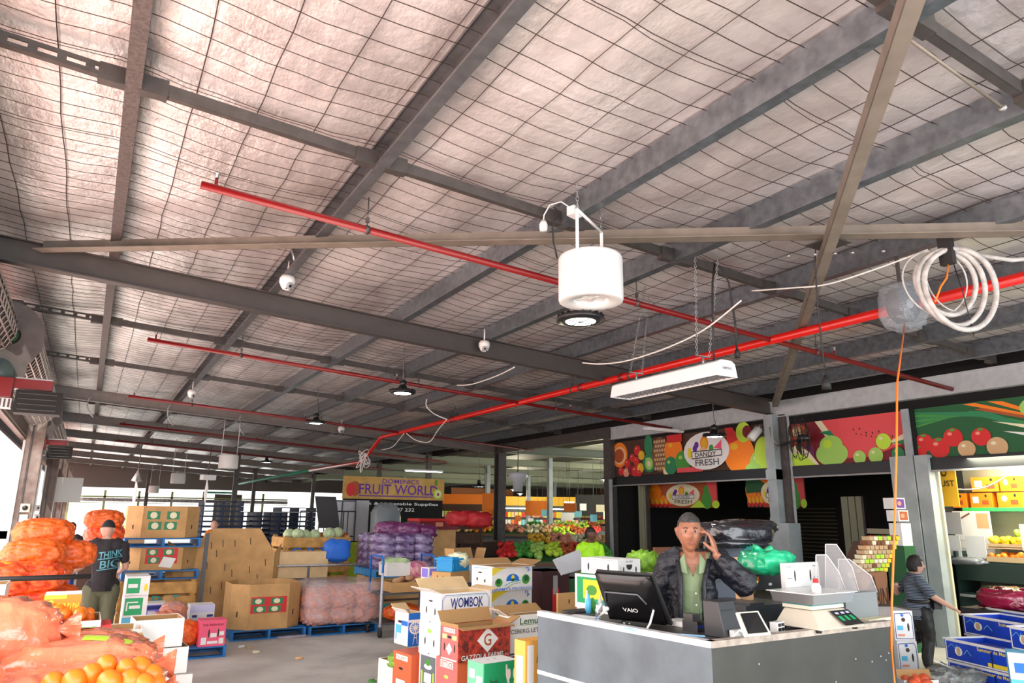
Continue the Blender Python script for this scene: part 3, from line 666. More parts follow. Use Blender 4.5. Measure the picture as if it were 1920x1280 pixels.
# sagging white cables
cabm = mat('white_cable', (.7, .68, .64), .5)
def cable(pts, r, label, m=cabm, name='sagging_cable'):
    B = MB(); P_ = [Vector(p) for p in pts]; Q = []
    for i in range(len(P_) - 1):   # Catmull-Rom
        p0, p1, p2, p3 = P_[max(i - 1, 0)], P_[i], P_[i + 1], P_[min(i + 2, len(P_) - 1)]
        for k in range(6):
            t = k / 6; Q.append(.5 * ((2 * p1) + (p2 - p0) * t + (2 * p0 - 5 * p1 + 4 * p2 - p3) * t * t + (3 * p1 - p0 - 3 * p2 + p3) * t ** 3))
    Q.append(P_[-1]); B.tube(Q, r, m, 6); return tag(B.build(name), label, 'cable')
def L(*q): return [at(x, y, d) for x, y, d in q]
cable(L((1092, 680, 9), (1130, 682, 8.8), (1180, 675, 8.5), (1250, 652, 8), (1320, 618, 7.6), (1390, 563, 7.3)), .009, 'white cable sagging behind the chains of the strip light')
cable(L((1410, 545, 8), (1480, 540, 7.6), (1550, 533, 7.3), (1640, 505, 7), (1740, 468, 6.8)), .009, 'white cable running along the purlin towards the hose coil')
cable(L((857, 722, 12), (885, 720, 11.6), (930, 705, 11), (965, 688, 10.5)), .009, 'short white cable hanging from the first rafter near the dome camera')
cable(L((800, 748, 14), (800, 762, 14), (815, 776, 14), (838, 786, 14)), .01, 'thin white cable dangling above the red fire main')
cable(L((715, 843, 20), (735, 838, 19), (750, 822, 18), (758, 812, 17)), .012, 'white cable loop drooping below the bend of the red fire main')
cable(L((762, 812, 17), (780, 825, 17), (805, 828, 16.5), (820, 808, 16), (838, 786, 15)), .012, 'longer white cable loop drooping under the red fire main')
o = thing('cable_bundle', 'tangled bundle of white cable tied to the bend of the red fire main', 'cable', at(682, 855, 19.5)); rnd = random.Random(9)
B = MB()
for k in range(7):
    R_ = rnd.uniform(.1, .22); q0 = rnd.uniform(0, 6); c_ = Vector((rnd.uniform(-.1, .1), rnd.uniform(-.1, 0), rnd.uniform(-.2, .15))); ax = Vector((rnd.uniform(-1, 1), rnd.uniform(-.3, .3), rnd.uniform(-1, 1))).normalized(); bx = Vector((rnd.uniform(-.5, .5), 0, 1)).normalized()
    B.tube([c_ + ax * math.cos(q0 + t_ * .4) * R_ + bx * math.sin(q0 + t_ * .4) * R_ * .8 for t_ in range(17)], .011, cabm, 5)
B.build('loops', o)
# ---------------------------------------------------------------- dome cameras
def dome(p, label, s=1.0, a=2.2):
    o = thing('security_camera', label, 'camera', p); B = MB()
    B.lathe([(0, .07 * s), (.05 * s, .07 * s), (.066 * s, .04 * s), (.066 * s, .0), (.0, .0)], plastw, n=20); B.lathe([(0, 0), (.012, 0), (.012, .2), (0, .2)], plastw, (0, 0, .07 * s), 8); B.build('base', o)
    B = MB(); B.ball((0, 0, -.005), .058 * s, plastw, 16); dm = B.build('dome', o)
    d = Vector((math.cos(a) * -.75, -.75, -.45)).normalized(); B = MB(); q = d.to_track_quat('Z', 'Y').to_matrix()
    B.lathe([(.0, .061 * s), (.026 * s, .059 * s), (.034 * s, .05 * s)], mat('camera_ring', (.35, .36, .38), .4), (0, 0, -.005), 16, q); B.lathe([(0, .064 * s), (.014 * s, .062 * s)], plastb, (0, 0, -.005), 12, q)
    for e in (-1, 1): B.ball(q @ Vector((e * .022 * s, -.034 * s, .052 * s)), .006 * s, plastb, 6)
    B.build('lens', dm)
dome((1.87, 9.0, rz(1.87, .2)), 'white dome security camera on the purlin left of centre', 1.5, 1.9)
dome(at_y(908, 650, 9.72), 'white dome security camera on the first rafter, right of the other big one', 1.35, 1.2)
dome(at_y(360, 739, 17.8), 'small white dome camera high on the left near the third red pipe', 1.5, 1.9)
dome(at_y(640, 806, 21.4), 'small white dome camera on the second rafter', 1.6, 1.4)
# ---------------------------------------------------------------- wall fan and floodlight on the grey column
wf = Vector((11.72, 9.62, 3.42))
o = thing('wall_fan', 'black oscillating wall fan with wire cage on the grey column', 'fan', wf)
B = MB(); q = Matrix.Rotation(.5, 3, 'Z') @ Matrix.Rotation(PI / 2, 3, 'X'); cc = Vector((-.1, -.62, .02))
for R_, z in ((.42, .0), (.37, .1), (.37, -.1), (.24, .15), (.24, -.15)): B.tube([cc + q @ Vector((R_ * math.cos(t), R_ * math.sin(t), z)) for t in [2 * PI * k / 28 for k in range(29)]], .007, rubber, 5)
for k in range(16):
    t = 2 * PI * k / 16; B.tube([cc + q @ Vector((r * math.cos(t), r * math.sin(t), z)) for r, z in ((.06, .16), (.24, .15), (.37, .1), (.42, 0), (.37, -.1), (.24, -.15), (.06, -.16))], .004, rubber, 4)
B.build('cage', o)
B = MB()
for k in range(3): t = 2 * PI * k / 3; B.hexa([cc + q @ Vector(p) for p in [(.03 * math.cos(t), .03 * math.sin(t), -.02), (.34 * math.cos(t - .4), .34 * math.sin(t - .4), -.03), (.34 * math.cos(t + .5), .34 * math.sin(t + .5), .03), (.04 * math.cos(t + .9), .04 * math.sin(t + .9), .02), (.03 * math.cos(t), .03 * math.sin(t), -.016), (.34 * math.cos(t - .4), .34 * math.sin(t - .4), -.026), (.34 * math.cos(t + .5), .34 * math.sin(t + .5), .034), (.04 * math.cos(t + .9), .04 * math.sin(t + .9), .024)]], plastb)
B.build('blades', o)
B = MB(); B.lathe([(0, -.02), (.06, -.02), (.08, .06), (.06, .18), (0, .2)], plastb, cc, 14, q); B.build('motor', o)
B = MB(); B.tube([cc + q @ Vector((0, 0, .15)), Vector((.0, -.1, -.05)), Vector((.15, .1, -.05))], .02, plastb, 8); B.tube([(-.1, .05, .3), (-.15, 0, .1), (-.05, -.1, -.1), (.1, .1, -.15)], .01, steel, 6); B.build('arm', o)
o = thing('bullet_camera', 'white cylindrical bullet camera pointing down beside the grey column', 'camera', (11.68, 10.05, 3.68))
B = MB(); q = Matrix.Rotation(.75, 3, Vector((.3, 1, 0))); B.lathe([(0, -.22), (.085, -.22), (.09, -.2), (.09, .06), (.0, .06)], plastw, (0, 0, 0), 20, q); B.build('housing', o)
B = MB(); B.tube([(0, 0, .05), (.1, 0, .12), (.2, -.05, .0)], .02, steel, 8); B.box((.2, -.06, 0), (.04, .1, .12), steel); B.build('bracket', o)
# ---------------------------------------------------------------- roller door gear at left
def roller(y0_, y1_, label, first):
    o = thing('roller_door_gear', label, 'roller door', (-1.6 if first else -1.36, y0_, 4.44))
    lt = mat('shutter_brown', (.05, .025, .022), .5); ln_ = mat('shutter_rod', (.55, .48, .44), .5)
    B = MB(); L_ = y1_ - y0_; B.tube([(0, .15, 0), (0, L_, 0)], .43, lt, 32, True, True); B.build('rolled_shutter', o)
    B = MB()
    for k in range(26): t = 2 * PI * k / 26; B.tube([(math.cos(t) * .44, .15, math.sin(t) * .44), (math.cos(t) * .44, L_, math.sin(t) * .44)], .012, ln_, 5)
    y = .3
    while y < L_:
        B.tube([(math.cos(2 * PI * k / 26) * .44, y + (.09 if k % 2 else 0), math.sin(2 * PI * k / 26) * .44) for k in range(27)], .009, ln_, 4, False); y += .26
    B.build('shutter_grille', o)
    B = MB(); pts = [(math.cos(t) * .5, math.sin(t) * .5) for t in [PI * k / 12 for k in range(13)]] + [(-.5, -.25), (-.38, -.42), (-.3, -.66), (.34, -.66), (.36, -.42), (.5, -.2)]
    B.ext(pts, (0, 0, 0), (0, .02, 0), mat('end_plate', (.14, .115, .105), .5, .4, var=.15), (Vector((1, 0, 0)), Vector((0, 0, 1)))); ep = B.build('end_plate', o)
    B = MB(); B.tube([(.08, -.03, -.02), (.08, .0, -.02)], .14, rubber, 20); B.tube([(.08, -.07, -.02), (.08, -.02, -.02)], .06, steel_d, 12); B.tube([(.08, -.034, -.02), (.08, -.02, -.02)], .11, mat('oily_green', (.04, .12, .05), .3), 16); B.build('shaft', ep)
    B = MB(); B.tube([(.02, -.12, -.58), (.02, .0, -.58)], .2, mat('gear_teal', (.12, .17, .16), .4), 20); B.build('gear', o)
    B = MB(); B.bb((-.25, -.3, -.95), (.25, -.02, -.68), redp); B.bb((.25, -.25, -.82), (.72, -.05, -.68), redp); B.bb((.27, -.27, -.68), (.72, -.03, -.66), steel); B.build('motor_bracket', o)
    B = MB(); B.bb((.3, -.3, -1.16), (.86, .02, -.84), mat('motor_black', (.008, .008, .008), .7))
    for k in range(4): B.bb((.34, -.315, -1.12 + k * .075), (.8, -.3, -1.11 + k * .075), steel_d)
    B.build('motor', o)
    B = MB(); B.bb((-.2, -.2, -1.1), (.26, -.05, -.96), cardw)
    for k in range(9): B.bb((-.18 + k * .05, -.21, -1.09), (-.16 + k * .05, -.2, -.97), steel_d)
    B.build('coupling', o)
    return o
roller(-2.5, 12.0, 'rolled up brown lattice shutter along the nearest doorway at far left', True)
roller(12.35, 21.2, 'roller shutter with grey end plate, red bracket and black ribbed motor at left', False)
roller(22.6, 33.0, 'second roller shutter drum with dark end plate, seen past the stone pillar', False)
# control boxes on the pillars
o = thing('door_control', 'beige round-knobbed door control box on the stone pillar', 'switch box', (-1.28, 21.4, 2.0)); B = MB(); B.box((0, 0, 0), (.2, .08, .2), mat('beige_box', (.6, .52, .42), .5)); B.box((0, 0, -.26), (.17, .07, .2), mat('beige_box')); B.build('box', o); B = MB(); B.tube([(0, -.06, 0), (0, -.03, 0)], .06, rubber, 14); B.build('knob', o)
o = thing('key_switch', 'two small white key switches beside the door control box', 'switch box', (-1.1, 22.3, 2.0)); B = MB(); B.box((0, 0, 0), (.17, .06, .15), plastw); B.box((0.02, 0, -.23), (.17, .06, .15), plastw); B.build('box', o); B = MB(); B.tube([(.05, -.05, 0), (.05, -.03, 0)], .025, rubber, 10); B.tube([(.06, -.05, -.23), (.06, -.03, -.23)], .025, rubber, 10); B.build('knob', o)
# white cabinet high on the left wall, far
o = thing('wall_cabinet', 'plain pale box mounted high on the far left wall', 'cabinet', at_y(128, 918, 34)); B = MB(); B.box((0, 0, 0), (.95, .4, .95), plastw); B.build('box', o)
# tube lights and other distant fittings
for (x, y, d_, l) in ((795, 882, 24, 'white twin tube light above the fruit stand banner'), (1080, 832, 17, 'thin pale strip fixture under the beam left of the fruit banner')):
    p = at_y(x, y, d_ * .9) if l[0] == 'w' else at_x(1250, 806, 11.6); o = thing('tube_light', l, 'light fixture', p); B = MB(); B.box((0, 0, 0), (1.3, .16, .05), plastw); B.build('housing', o); B = MB(); B.box((0, 0, -.03), (1.25, .1, .02), led if l[0] == 'w' else plastw); B.build('tube', o)
o = thing('funnel_lamp', 'grey white funnel shaped fitting hanging left of the dark corner column', 'light fixture', at_y(971, 905, 18.5)); B = MB(); B.lathe([(0, .3), (.26, .3), (.28, .26), (.28, .15), (.15, .02), (.14, -.25), (0, -.25)], mat('fit_grey', (.45, .47, .5), .4), n=20); B.build('body', o); B = MB(); B.tube([(0, 0, .3), (0, 0, 1.3)], .015, steel_d, 6); B.build('rod', o)
for x, y, d in ((513, 845, 1),):
    pass
for (x, y, Y_) in ((258, 895, 21), (390, 895, 23)):
    o = thing('wall_fan', 'white fan head with a hanging ribbon, the ' + ('left' if x < 300 else 'right') + ' one above the bulk bins', 'fan', at_y(x, y, Y_)); B = MB(); B.tube([(-.05, 0, -.1), (0, 0, .12), (.06, 0, -.1)], [.1, .13, .08], plastw, 10) if x < 300 else B.box((0, 0, 0), (.4, .2, .14), plastw, r=.4); B.build('head', o)
    B = MB(); B.tube([(0, 0, 0), (0, 0, .9)], .014, steel_d, 6); B.build('rod', o)
    B = MB(); B.add([(-.02, 0, 0), (.04, .0, -.3), (.0, 0, -.85), (-.06, .02, -.5), (-.02, .01, 0), (.04, .01, -.3), (.0, .01, -.85), (-.06, .03, -.5)], [(0, 1, 2, 3), (7, 6, 5, 4), (0, 4, 5, 1), (1, 5, 6, 2), (2, 6, 7, 3), (3, 7, 4, 0)], plastw); B.build('ribbon', o)
# conduits curving down the beams
for x, y0p, y1p in ((172, 740, 782), (322, 755, 798), (455, 775, 815)):
    a = at_y(x, y0p, 21.2); b = at_y(x + 3, y1p, 21.2)
    B = MB(); m_ = (a + b) / 2 + Vector((-.12, 0, 0)); B.tube([a, m_ + (a - m_) * .5 + Vector((-.04, 0, 0)), m_, m_ + (b - m_) * .5 + Vector((-.04, 0, 0)), b], .02, steel_b, 6); tag(B.build('conduit'), 'short grey conduit loop between the two beams on the left', 'conduit', 'conduit loops on the far beams')
o = thing('beam_hook', 'small silver shackle on the long brace, upper left', 'hook', rp(1.6, 7.7, .1)); B = MB(); B.tube([(0, 0, .1), (.03, -.03, 0), (.05, -.03, -.06)], .012, steel, 6); B.build('pin', o)
# ================================================================ helpers for stock
def fit(cx, yt, yb, xr, xl, d, rot=8):
    """carton pose from its near vertical edge: returns pos (base centre), w, depth, h, rot"""
    a = math.radians(rot); u = Vector((math.cos(a), math.sin(a), 0)); v = Vector((-math.sin(a), math.cos(a), 0))
    top = at(cx, yt, d); bx, by = top.x, top.y
    h = top.z - (EYE + _ray(cx, yb) * ((Vector((bx, by)).length) / Vector((_ray(cx, yb).x, _ray(cx, yb).y)).length)).z
    c_ = top - EYE; cX, cZ = c_.dot(RT), c_.dot(FW)
    def sol(w_, px): return ((px - 960) * cZ - F * cX) / (F * w_.dot(RT) - (px - 960) * w_.dot(FW))
    W = sol(u, xr); D = sol(v, xl)
    base = Vector((bx, by, top.z - h)) + u * W / 2 + v * D / 2
    return base, W, D, h, a
def pallet(pos, label, m=pal_blue, rot=0, w_=1.165, group=None, dn=7):
    o = thing('pallet', label, 'pallet', pos, rot, group)
    def one(nm, c_, d_): B = MB(); B.box(c_, d_, m); B.build(nm, o)
    for k in range(dn): one('deck_board', (0, -w_ / 2 + .05 + k * (w_ - .1) / (dn - 1), .139), (w_, .1, .02))
    for x in (-w_ / 2 + .02, 0, w_ / 2 - .02): one('bearer', (x, 0, .075), (.04, w_, .108))
    for y in (-w_ / 2 + .06, 0, w_ / 2 - .06): one('base_board', (0, y, .011), (w_, .12, .02))
    return o
def ballpile(name, label, cat, pts, r, m, group, var=0):
    src = None; rnd = random.Random(4)
    for i, p in enumerate(pts):
        if src is None:
            B = MB(); B.ball((0, 0, 0), r, m, 12, (1, 1, .93)); src = B.build(name); src.location = p; o = src
        else:
            o = src.copy(); C.objects.link(o); o.location = p
        s_ = 1 + rnd.uniform(-.1, .1); o.scale = (s_, s_, s_); o.rotation_euler = (rnd.random(), rnd.random(), rnd.random()); tag(o, label, cat, group)
bag_c = mat('coral_bag', (.88, .24, .12), .16, var=.25, vs=5, bump=.9, bs=7, coat=.7, dist=.04, bstretch=(1, .35, 1))
bag_o = mat('orange_net', (.85, .13, .01), .45, var=.3, vs=30, bump=.5, bs=60, coat=.2)
bag_r = mat('red_net', (.75, .03, .01), .4, col2=(.9, .16, .02), vs=22, bump=.5, bs=60, coat=.2)
org = mat('orange_peel', (.85, .19, .008), .38, bump=.25, bs=220, coat=.15, dist=.003)
onion = mat('onion_net', (.72, .25, .13), .4, col2=(.55, .3, .28), vs=9, bump=.3, bs=70, coat=.4)
filmy = mat('cling_film', (.9, .75, .78), .12, alpha=.3, bump=.8, bs=9, coat=.6, dist=.05)
# ---------------------------------------------------------------- foreground: display bin heaped with orange bags
o = thing('produce_bin', 'white board display bin under the heap of coral bags at lower left', 'bin', (-.25, 3.55, 0)); B = MB()
for a, b in (((-.75, -.7, 0), (.68, -.68, 1.1)), ((-.75, .5, 0), (.68, .52, 1.1)), ((-.75, -.68, 0), (-.73, .5, 1.1)), ((.66, -.68, 0), (.68, .5, 1.1))): B.bb(a, b, cardw)
B.build('walls', o); B = MB(); B.bb((-.73, -.68, 1.02), (.66, .5, 1.05), cardl); B.build('shelf', o)
def sack(p, sz, label, rot=0, seed=0, m=bag_c, lump=.16, ln=40, wr=.16, name='bag_of_oranges', cat='bag', group=None, res=44, neck=True, band=None, lab=None, lr=.34):
    o = thing(name, label, cat, p, rot, group)
    blob('bag', (0, 0, 0), sz, m, o, lump, ln, wr, 4.5, seed, res, 0, 0, lr, 1.35)
    if neck:
        rnd = random.Random(seed); B = MB(); a = Vector((sz[0] * .44, 0, 0)); pts = []
        vs = []; n = 18
        for i, (x, r) in enumerate(((-.02, .26), (.05, .12), (.08, .06), (.12, .13), (.18, .2))):
            for k in range(n): q = 2 * PI * k / n; rr = r * sz[1] * (1 + .35 * math.sin(k * 2.4 + seed) * (i > 0)); vs.append(a + Vector((x * sz[0] * 1.2, math.cos(q) * rr, math.sin(q) * rr * .7)))
        B.add(vs, [(i * n + k, i * n + (k + 1) % n, (i + 1) * n + (k + 1) % n, (i + 1) * n + k) for i in range(4) for k in range(n)], m, True); B.build('gathered_end', o)
    if band:
        B = MB(); B.tube([(band[0], -sz[1] * .42, sz[2] * .3), (band[0] * .9, -sz[1] * .2, sz[2] * .47), (band[0] * 1.1, sz[1] * .2, sz[2] * .47)], .012, K(band[1]), 6); B.build('tie', o)
    if lab:
        cx, cy, w_, d_, m1 = lab; B = MB(); n = 8; vs = []
        for i in range(n + 1):
            for j in range(5):
                x = cx + (i / n - .5) * w_; y = cy + (j / 4 - .5) * d_
                q = max(0, 1 - (2 * x / sz[0]) ** 2 - (2 * y / sz[1]) ** 2); vs.append((x, y, sz[2] / 2 * (q ** .42) * 1.04 + .012))
        B.add(vs, [(i * 5 + j, (i + 1) * 5 + j, (i + 1) * 5 + j + 1, i * 5 + j + 1) for i in range(n) for j in range(4)], K(m1), True); B.build('label', o)
    return o
sack((-.36, 4.02, 1.42), (.62, .42, .3), 'large glossy coral bag of oranges draped highest at the left edge', .1, 1, lump=.06, wr=.13)
sack((-.42, 3.5, 1.3), (.46, .42, .3), 'crumpled coral bag hanging at the far left edge of the heap', 1.9, 2, lump=.06, wr=.15, neck=False)
sack((.05, 3.93, 1.26), (.62, .42, .25), 'coral bag with a lime and blue label, at the right of the heap', -.15, 3, lump=.1, wr=.1, lab=(.12, -.03, .2, .09, 'lime'))
sack((.04, 4.25, 1.28), (.6, .34, .2), 'flat coral bag with a green printed strip at the back of the heap', -.1, 4, lump=.07, wr=.1, lab=(-.05, .02, .25, .06, 'ltgreen'))
sack((.16, 3.64, 1.21), (.42, .36, .24), 'coral bag with twisted neck hanging over the right corner of the heap', -.35, 5, lump=.14, wr=.09)
sack((-.1, 3.62, 1.2), (.5, .36, .22), 'pale crinkled coral bag in the middle of the heap', .5, 6, lump=.12, wr=.11)
sack((-.25, 3.26, 1.15), (.55, .3, .2), 'clear coral bag at the bottom edge with a blue tie', .05, 7, lump=.14, wr=.1, band=(0, 'navy'))
pts = []
for x, y, zc in ((200, 1245, 2.85), (237, 1252, 2.85), (262, 1250, 2.9), (285, 1262, 2.9), (245, 1275, 2.8), (172, 1262, 2.8), (205, 1277, 2.75), (290, 1281, 2.9), (140, 1276, 2.75), (100, 1281, 2.75), (270, 1282, 2.8)): pts.append(at(x, y, zc))
ballpile('orange', 'loose orange at the front of the heap of coral bags', 'orange', pts, .043, org, 'oranges at the front of the heap')
# second row: box of loose oranges and small cartons
o = carton('fruit_carton', 'open white carton of loose oranges behind the coral bags', 'carton', (-.25, 6.4, .95), .9, .5, .24, cardw, 0, open_=True)
pts = []; rnd = random.Random(2)
for k in range(34): pts.append(Vector((-.25 + rnd.uniform(-.38, .38), 6.4 + rnd.uniform(-.2, .2), 1.17 + rnd.uniform(-.02, .06))))
pts += [at(x, y, 5.2) for x, y in ((8, 1128), (12, 1140), (72, 1143), (110, 1144), (122, 1152), (95, 1142), (52, 1141), (30, 1143))]
ballpile('orange', 'loose orange in the white carton behind the coral bags', 'orange', pts, .044, org, 'oranges in the white carton')
o = thing('trestle_table', 'low table carrying the cartons of oranges behind the bags', 'table', (-.2, 6.7, 0)); B = MB(); B.bb((-.9, -.7, .9), (.75, .6, .95), wood); B.build('table_top', o)
for x in (-.85, .7):
    for y in (-.65, .55): B = MB(); B.bb((x - .03, y - .03, 0), (x + .03, y + .03, .9), wood); B.build('leg', o)
p, w_, d_, h_, a = fit(86, 1126, 1141, 151, 78, 5.6, 0)
carton('fruit_carton', 'orange carton lettered in yellow standing by the capped man', 'carton', (p.x, p.y, .95), w_, .3, 1.34 - .95, K('orange'), 0, ms=cardw, front=[('R', 0, 0, 1, 1, 'white'), ('R', 0, .35, 1, 1, 'orange'), ('E', .2, .7, .12, .22, 'gold'), ('T', 'TMP FARM', .36, .55, .95, .85, 'yellow'), ('R', .0, .93, .6, 1, 'yellow')])
carton('fruit_carton', 'white and pink open carton at the left wall beyond the oranges', 'carton', (-.62, 7.4, .95), .3, .4, .42, cardw, 0, open_=True, front=[('R', .1, .2, .9, .8, 'lav'), ('R', .3, .3, .7, .7, 'pink')])
carton('fruit_carton', 'small red and yellow carton of tomatoes between the oranges and the capped man', 'carton', (.16, 6.35, .95), .22, .3, .2, K('red'), 0, front=[('R', .1, .2, .9, .9, 'yellow'), ('E', .3, .5, .15, .25, 'red')])
# rail in front of the red bags
o = thing('barrier_rail', 'black barrier rail across the stack of red net bags', 'rail', (-.2, 7.6, 0)); B = MB(); B.tube([(-.62, 0, 1.38), (.32, .05, 1.38)], .022, rubber, 8); B.build('rail', o)
B = MB(); B.tube([(-.6, 0, 0), (-.6, 0, 1.38)], .02, rubber, 8); B.build('post', o)
# ---------------------------------------------------------------- stack of red and orange net bags at the left wall
sb = pallet((-.35, 8.75, 0), 'pallet under the stack of red net bags by the left wall', wood)
spots = [(-.62, 8.45, .28, 'r', 0), (-.1, 8.5, .28, 'r', .1), (-.62, 8.9, .3, 'r', 0), (-.05, 8.95, .3, 'o', 0),
         (-.6, 8.42, .55, 'r', .1), (-.12, 8.45, .55, 'o', 0), (-.6, 8.95, .55, 'r', 0), (-.1, 8.95, .56, 'r', .1),
         (-.6, 8.4, .82, 'r', 0), (-.12, 8.48, .82, 'r', .05), (-.55, 8.9, .82, 'o', 0), (-.08, 8.95, .82, 'r', 0),
         (-.58, 8.4, 1.08, 'r', .05), (-.12, 8.45, 1.08, 'r', 0), (-.52, 8.95, 1.08, 'r', .1), (-.05, 8.95, 1.08, 'o', 0),
         (-.5, 8.35, 1.33, 'r', 0), (-.1, 8.45, 1.33, 'r', .1), (-.42, 9.0, 1.33, 'o', 0), (-.05, 9.0, 1.33, 'o', .1),
         (-.12, 8.75, 1.53, 'o', 0), (.15, 9.1, 1.5, 'o', .2), (-.08, 9.05, 1.72, 'o', .1), (.27, 12.95, 1.35, 'r', 0), (.3, 13, 1.6, 'r', .3), (.27, 12.95, 1.82, 'o', 0)]
protos = {}
rowname = ['bottom row', 'second row', 'third row', 'fourth row', 'fifth row', 'top rows']
for i, (x, y, z, k, a) in enumerate(spots):
    if i < 23: x -= .1 + (.06 if z > 1 and x > -.3 else 0) + (.1 if z > 1.3 and x > -.3 else 0)
    lab_ = ('red' if k == 'r' else 'orange') + ' net bag of oranges stacked by the left wall, ' + (rowname[min(5, i // 4)]) + (', near side' if y < 8.7 else ', far side') + (', left' if x < -.3 else ', right')
    if i == 25: lab_ = 'topmost orange net bag on the tall red stack behind the capped man'
    if i == 24: lab_ = 'red net bag just under the topmost one behind the capped man'
    if i == 23: lab_ = 'red net bag third from the top behind the capped man'
    if k not in protos or i in (16,):
        ob = sack((x, y, z), (.5, .42, .27), lab_, a, 11 + i, bag_r if k == 'r' else bag_o, lump=.13, ln=110, wr=.06, name='net_bag', group='net bags stacked by the left wall', res=64, neck=False, band=None if k == 'r' else (.05, 'purple'), lab=(.0, -.05, .2, .16, 'gold') if k == 'r' and i in (0, 16) else None, lr=.3)
        protos.setdefault(k, ob)
    else: dup(protos[k], (x, y, z), a + (PI if i % 2 else 0), lab_)
o = thing('bag_stand', 'narrow crate holding up the tallest red net bags behind the capped man', 'crate', (.27, 12.95, 0)); B = MB(); B.bb((-.25, -.25, 0), (.25, .25, 1.2), K('dkbrown')); B.build('body', o)
# ---------------------------------------------------------------- green lettuce-cart cartons beside the capped man
gp = []
for k, (z0, z1, l, fr) in enumerate(((.0, .3, 'bottom', []), (.3, .62, 'third', []), (.62, .8, 'pale lettered', [('R', 0, 0, 1, 1, 'ltblue'), ('T', 'ASALD', .1, .25, .9, .7, 'dkgreen')]), (.8, 1.03, 'upper green', [('R', .05, .1, .8, .9, 'green'), ('L', [(.15, .3), (.15, .7), (.6, .7)], .03, 'white'), ('R', .25, .4, .7, .55, 'white')]), (1.03, 1.24, 'topmost green', [('R', .05, .12, .6, .9, 'green'), ('R', .1, .4, .5, .6, 'white'), ('E', .85, .4, .08, .2, 'yellow')]))):
    carton('produce_carton', l + ' carton in the narrow white and green stack beside the capped man', 'carton', (.62, 9.6, z0), .24, .4, z1 - z0 - .004, cardw, 0, front=fr, group='green and white cartons beside the capped man')
# ---------------------------------------------------------------- the double-stacked bulk bins on blue pallets
def octbin(name, label, pos, w_, d_, h_, ch, m, prt=(), left_m=None, open_=True, cm=cardl):
    o = thing(name, label, 'bulk bin', pos); x, y = w_ / 2, d_ / 2
    ring_ = [(-x + ch, -y), (x - ch, -y), (x, -y + ch), (x, y - ch), (x - ch, y), (-x + ch, y), (-x, y - ch), (-x, -y + ch)]
    B = MB()
    for i in range(8):
        a = Vector((*ring_[i], 0)); b = Vector((*ring_[(i + 1) % 8], 0)); n_ = (b - a).cross(Vector((0, 0, 1))).normalized() * -.012; up = Vector((0, 0, h_))
        B.hexa([a, b, b + n_, a + n_, a + up, b + up, b + n_ + up, a + n_ + up], m)
    B.add([(p[0], p[1], .01) for p in ring_], [tuple(range(8))], cardin)
    if not open_: B.add([(p[0], p[1], h_) for p in ring_], [tuple(range(8))], m)
    B.build('walls', o)
    B = MB()
    for u in (ring_[7], ring_[1]): B.tube([(u[0] + .1 if u is ring_[7] else u[0] + .1, (u[1] - .1) if u is ring_[7] else u[1] + .1, h_ * .28), (u[0] + .1 if u is ring_[7] else u[0] + .1, (u[1] - .1) if u is ring_[7] else u[1] + .1, h_ * .4)], .012, K('dkbrown'), 6)
    B.build('hand_hole', o)
    prints(list(prt), (-x + ch, -y, 0), (w_ - 2 * ch, 0, 0), (0, 0, h_), (0, -1, 0), o)
    return o
def melonprint(u0, v0, du, dv, red=True, bgc='mid'):
    e = []
    if red: e.append(('R', u0 - .03, v0 - .02, u0 + du + .03, v0 + dv + .02, 'red'))
    for a, b in ((0, .55), (.55, .55), (.06, 0), (.5, 0)): e += [('R', u0 + du * a, v0 + dv * b, u0 + du * (a + .36), v0 + dv * (b + .42), bgc), ('E', u0 + du * (a + .18), v0 + dv * (b + .21), du * .1, dv * .17, 'cream')]
    return e
pallet((1.22, 14.2, 0), 'blue pallet lowest under the timber crates at left centre', pal_blue)
def slatbin(pos, w_, d_, h_, n, label, txt=None, m=wood):
    o = thing('timber_bin', label, 'crate', pos); B = MB(); hh = h_ / n
    for k in range(n):
        z = k * hh + hh * .45
        B.box((0, -d_ / 2, z), (w_, .025, hh * .8), m); B.box((0, d_ / 2, z), (w_, .025, hh * .8), m); B.box((-w_ / 2, 0, z), (.025, d_, hh * .8), m); B.box((w_ / 2, 0, z), (.025, d_, hh * .8), m)
    B.bb((-w_ / 2, -d_ / 2, 0), (w_ / 2, d_ / 2, .03), m); B.build('slats', o)
    for x in (-1, 1):
        for y in (-1, 1): B = MB(); B.box((x * (w_ / 2 - .05), y * (d_ / 2 - .05), h_ / 2), (.08, .08, h_), m); B.build('corner_post', o)
    if txt: prints([('T', txt, .1, .2, .62, .8, 'teal')], (-w_ / 2, -d_ / 2 - .014, 0), (w_, 0, 0), (0, 0, hh * 1.0), (0, -1, 0), o)
    return o
slatbin((1.22, 14.2, .152), 1.15, 1.1, .69, 3, 'timber produce bin with stencilled letters under the double stack')
pallet((1.22, 14.2, .85), 'blue pallet between the timber bin and the lower cardboard bulk bin', pal_blue)
octbin('bulk_bin', 'lower cardboard bulk bin with a white note on its melon print, in the double stack', (1.2, 14.2, 1.003), 1.12, 1.12, .36, .24, card, melonprint(.15, .3, .7, .65) + [('P', [(.45, .15), (.75, .08), (.85, .5), (.55, .6)], 'white')])
pallet((1.2, 14.2, 1.367), 'blue pallet carrying the topmost cardboard bulk bin', pal_blue)
octbin('bulk_bin', 'topmost cardboard bulk bin with four green melon pictures, in the double stack', (1.18, 14.2, 1.52), 1.12, 1.12, .52, .22, card, melonprint(.1, .25, .8, .6, False), open_=False)
o = thing('rack_post', 'dark steel post beside the double stack of bulk bins', 'post', (1.86, 13.5, 0)); B = MB(); B.bb((-.03, -.03, 0), (.03, .03, 1.6), K('dkgrey')); B.build('post', o)
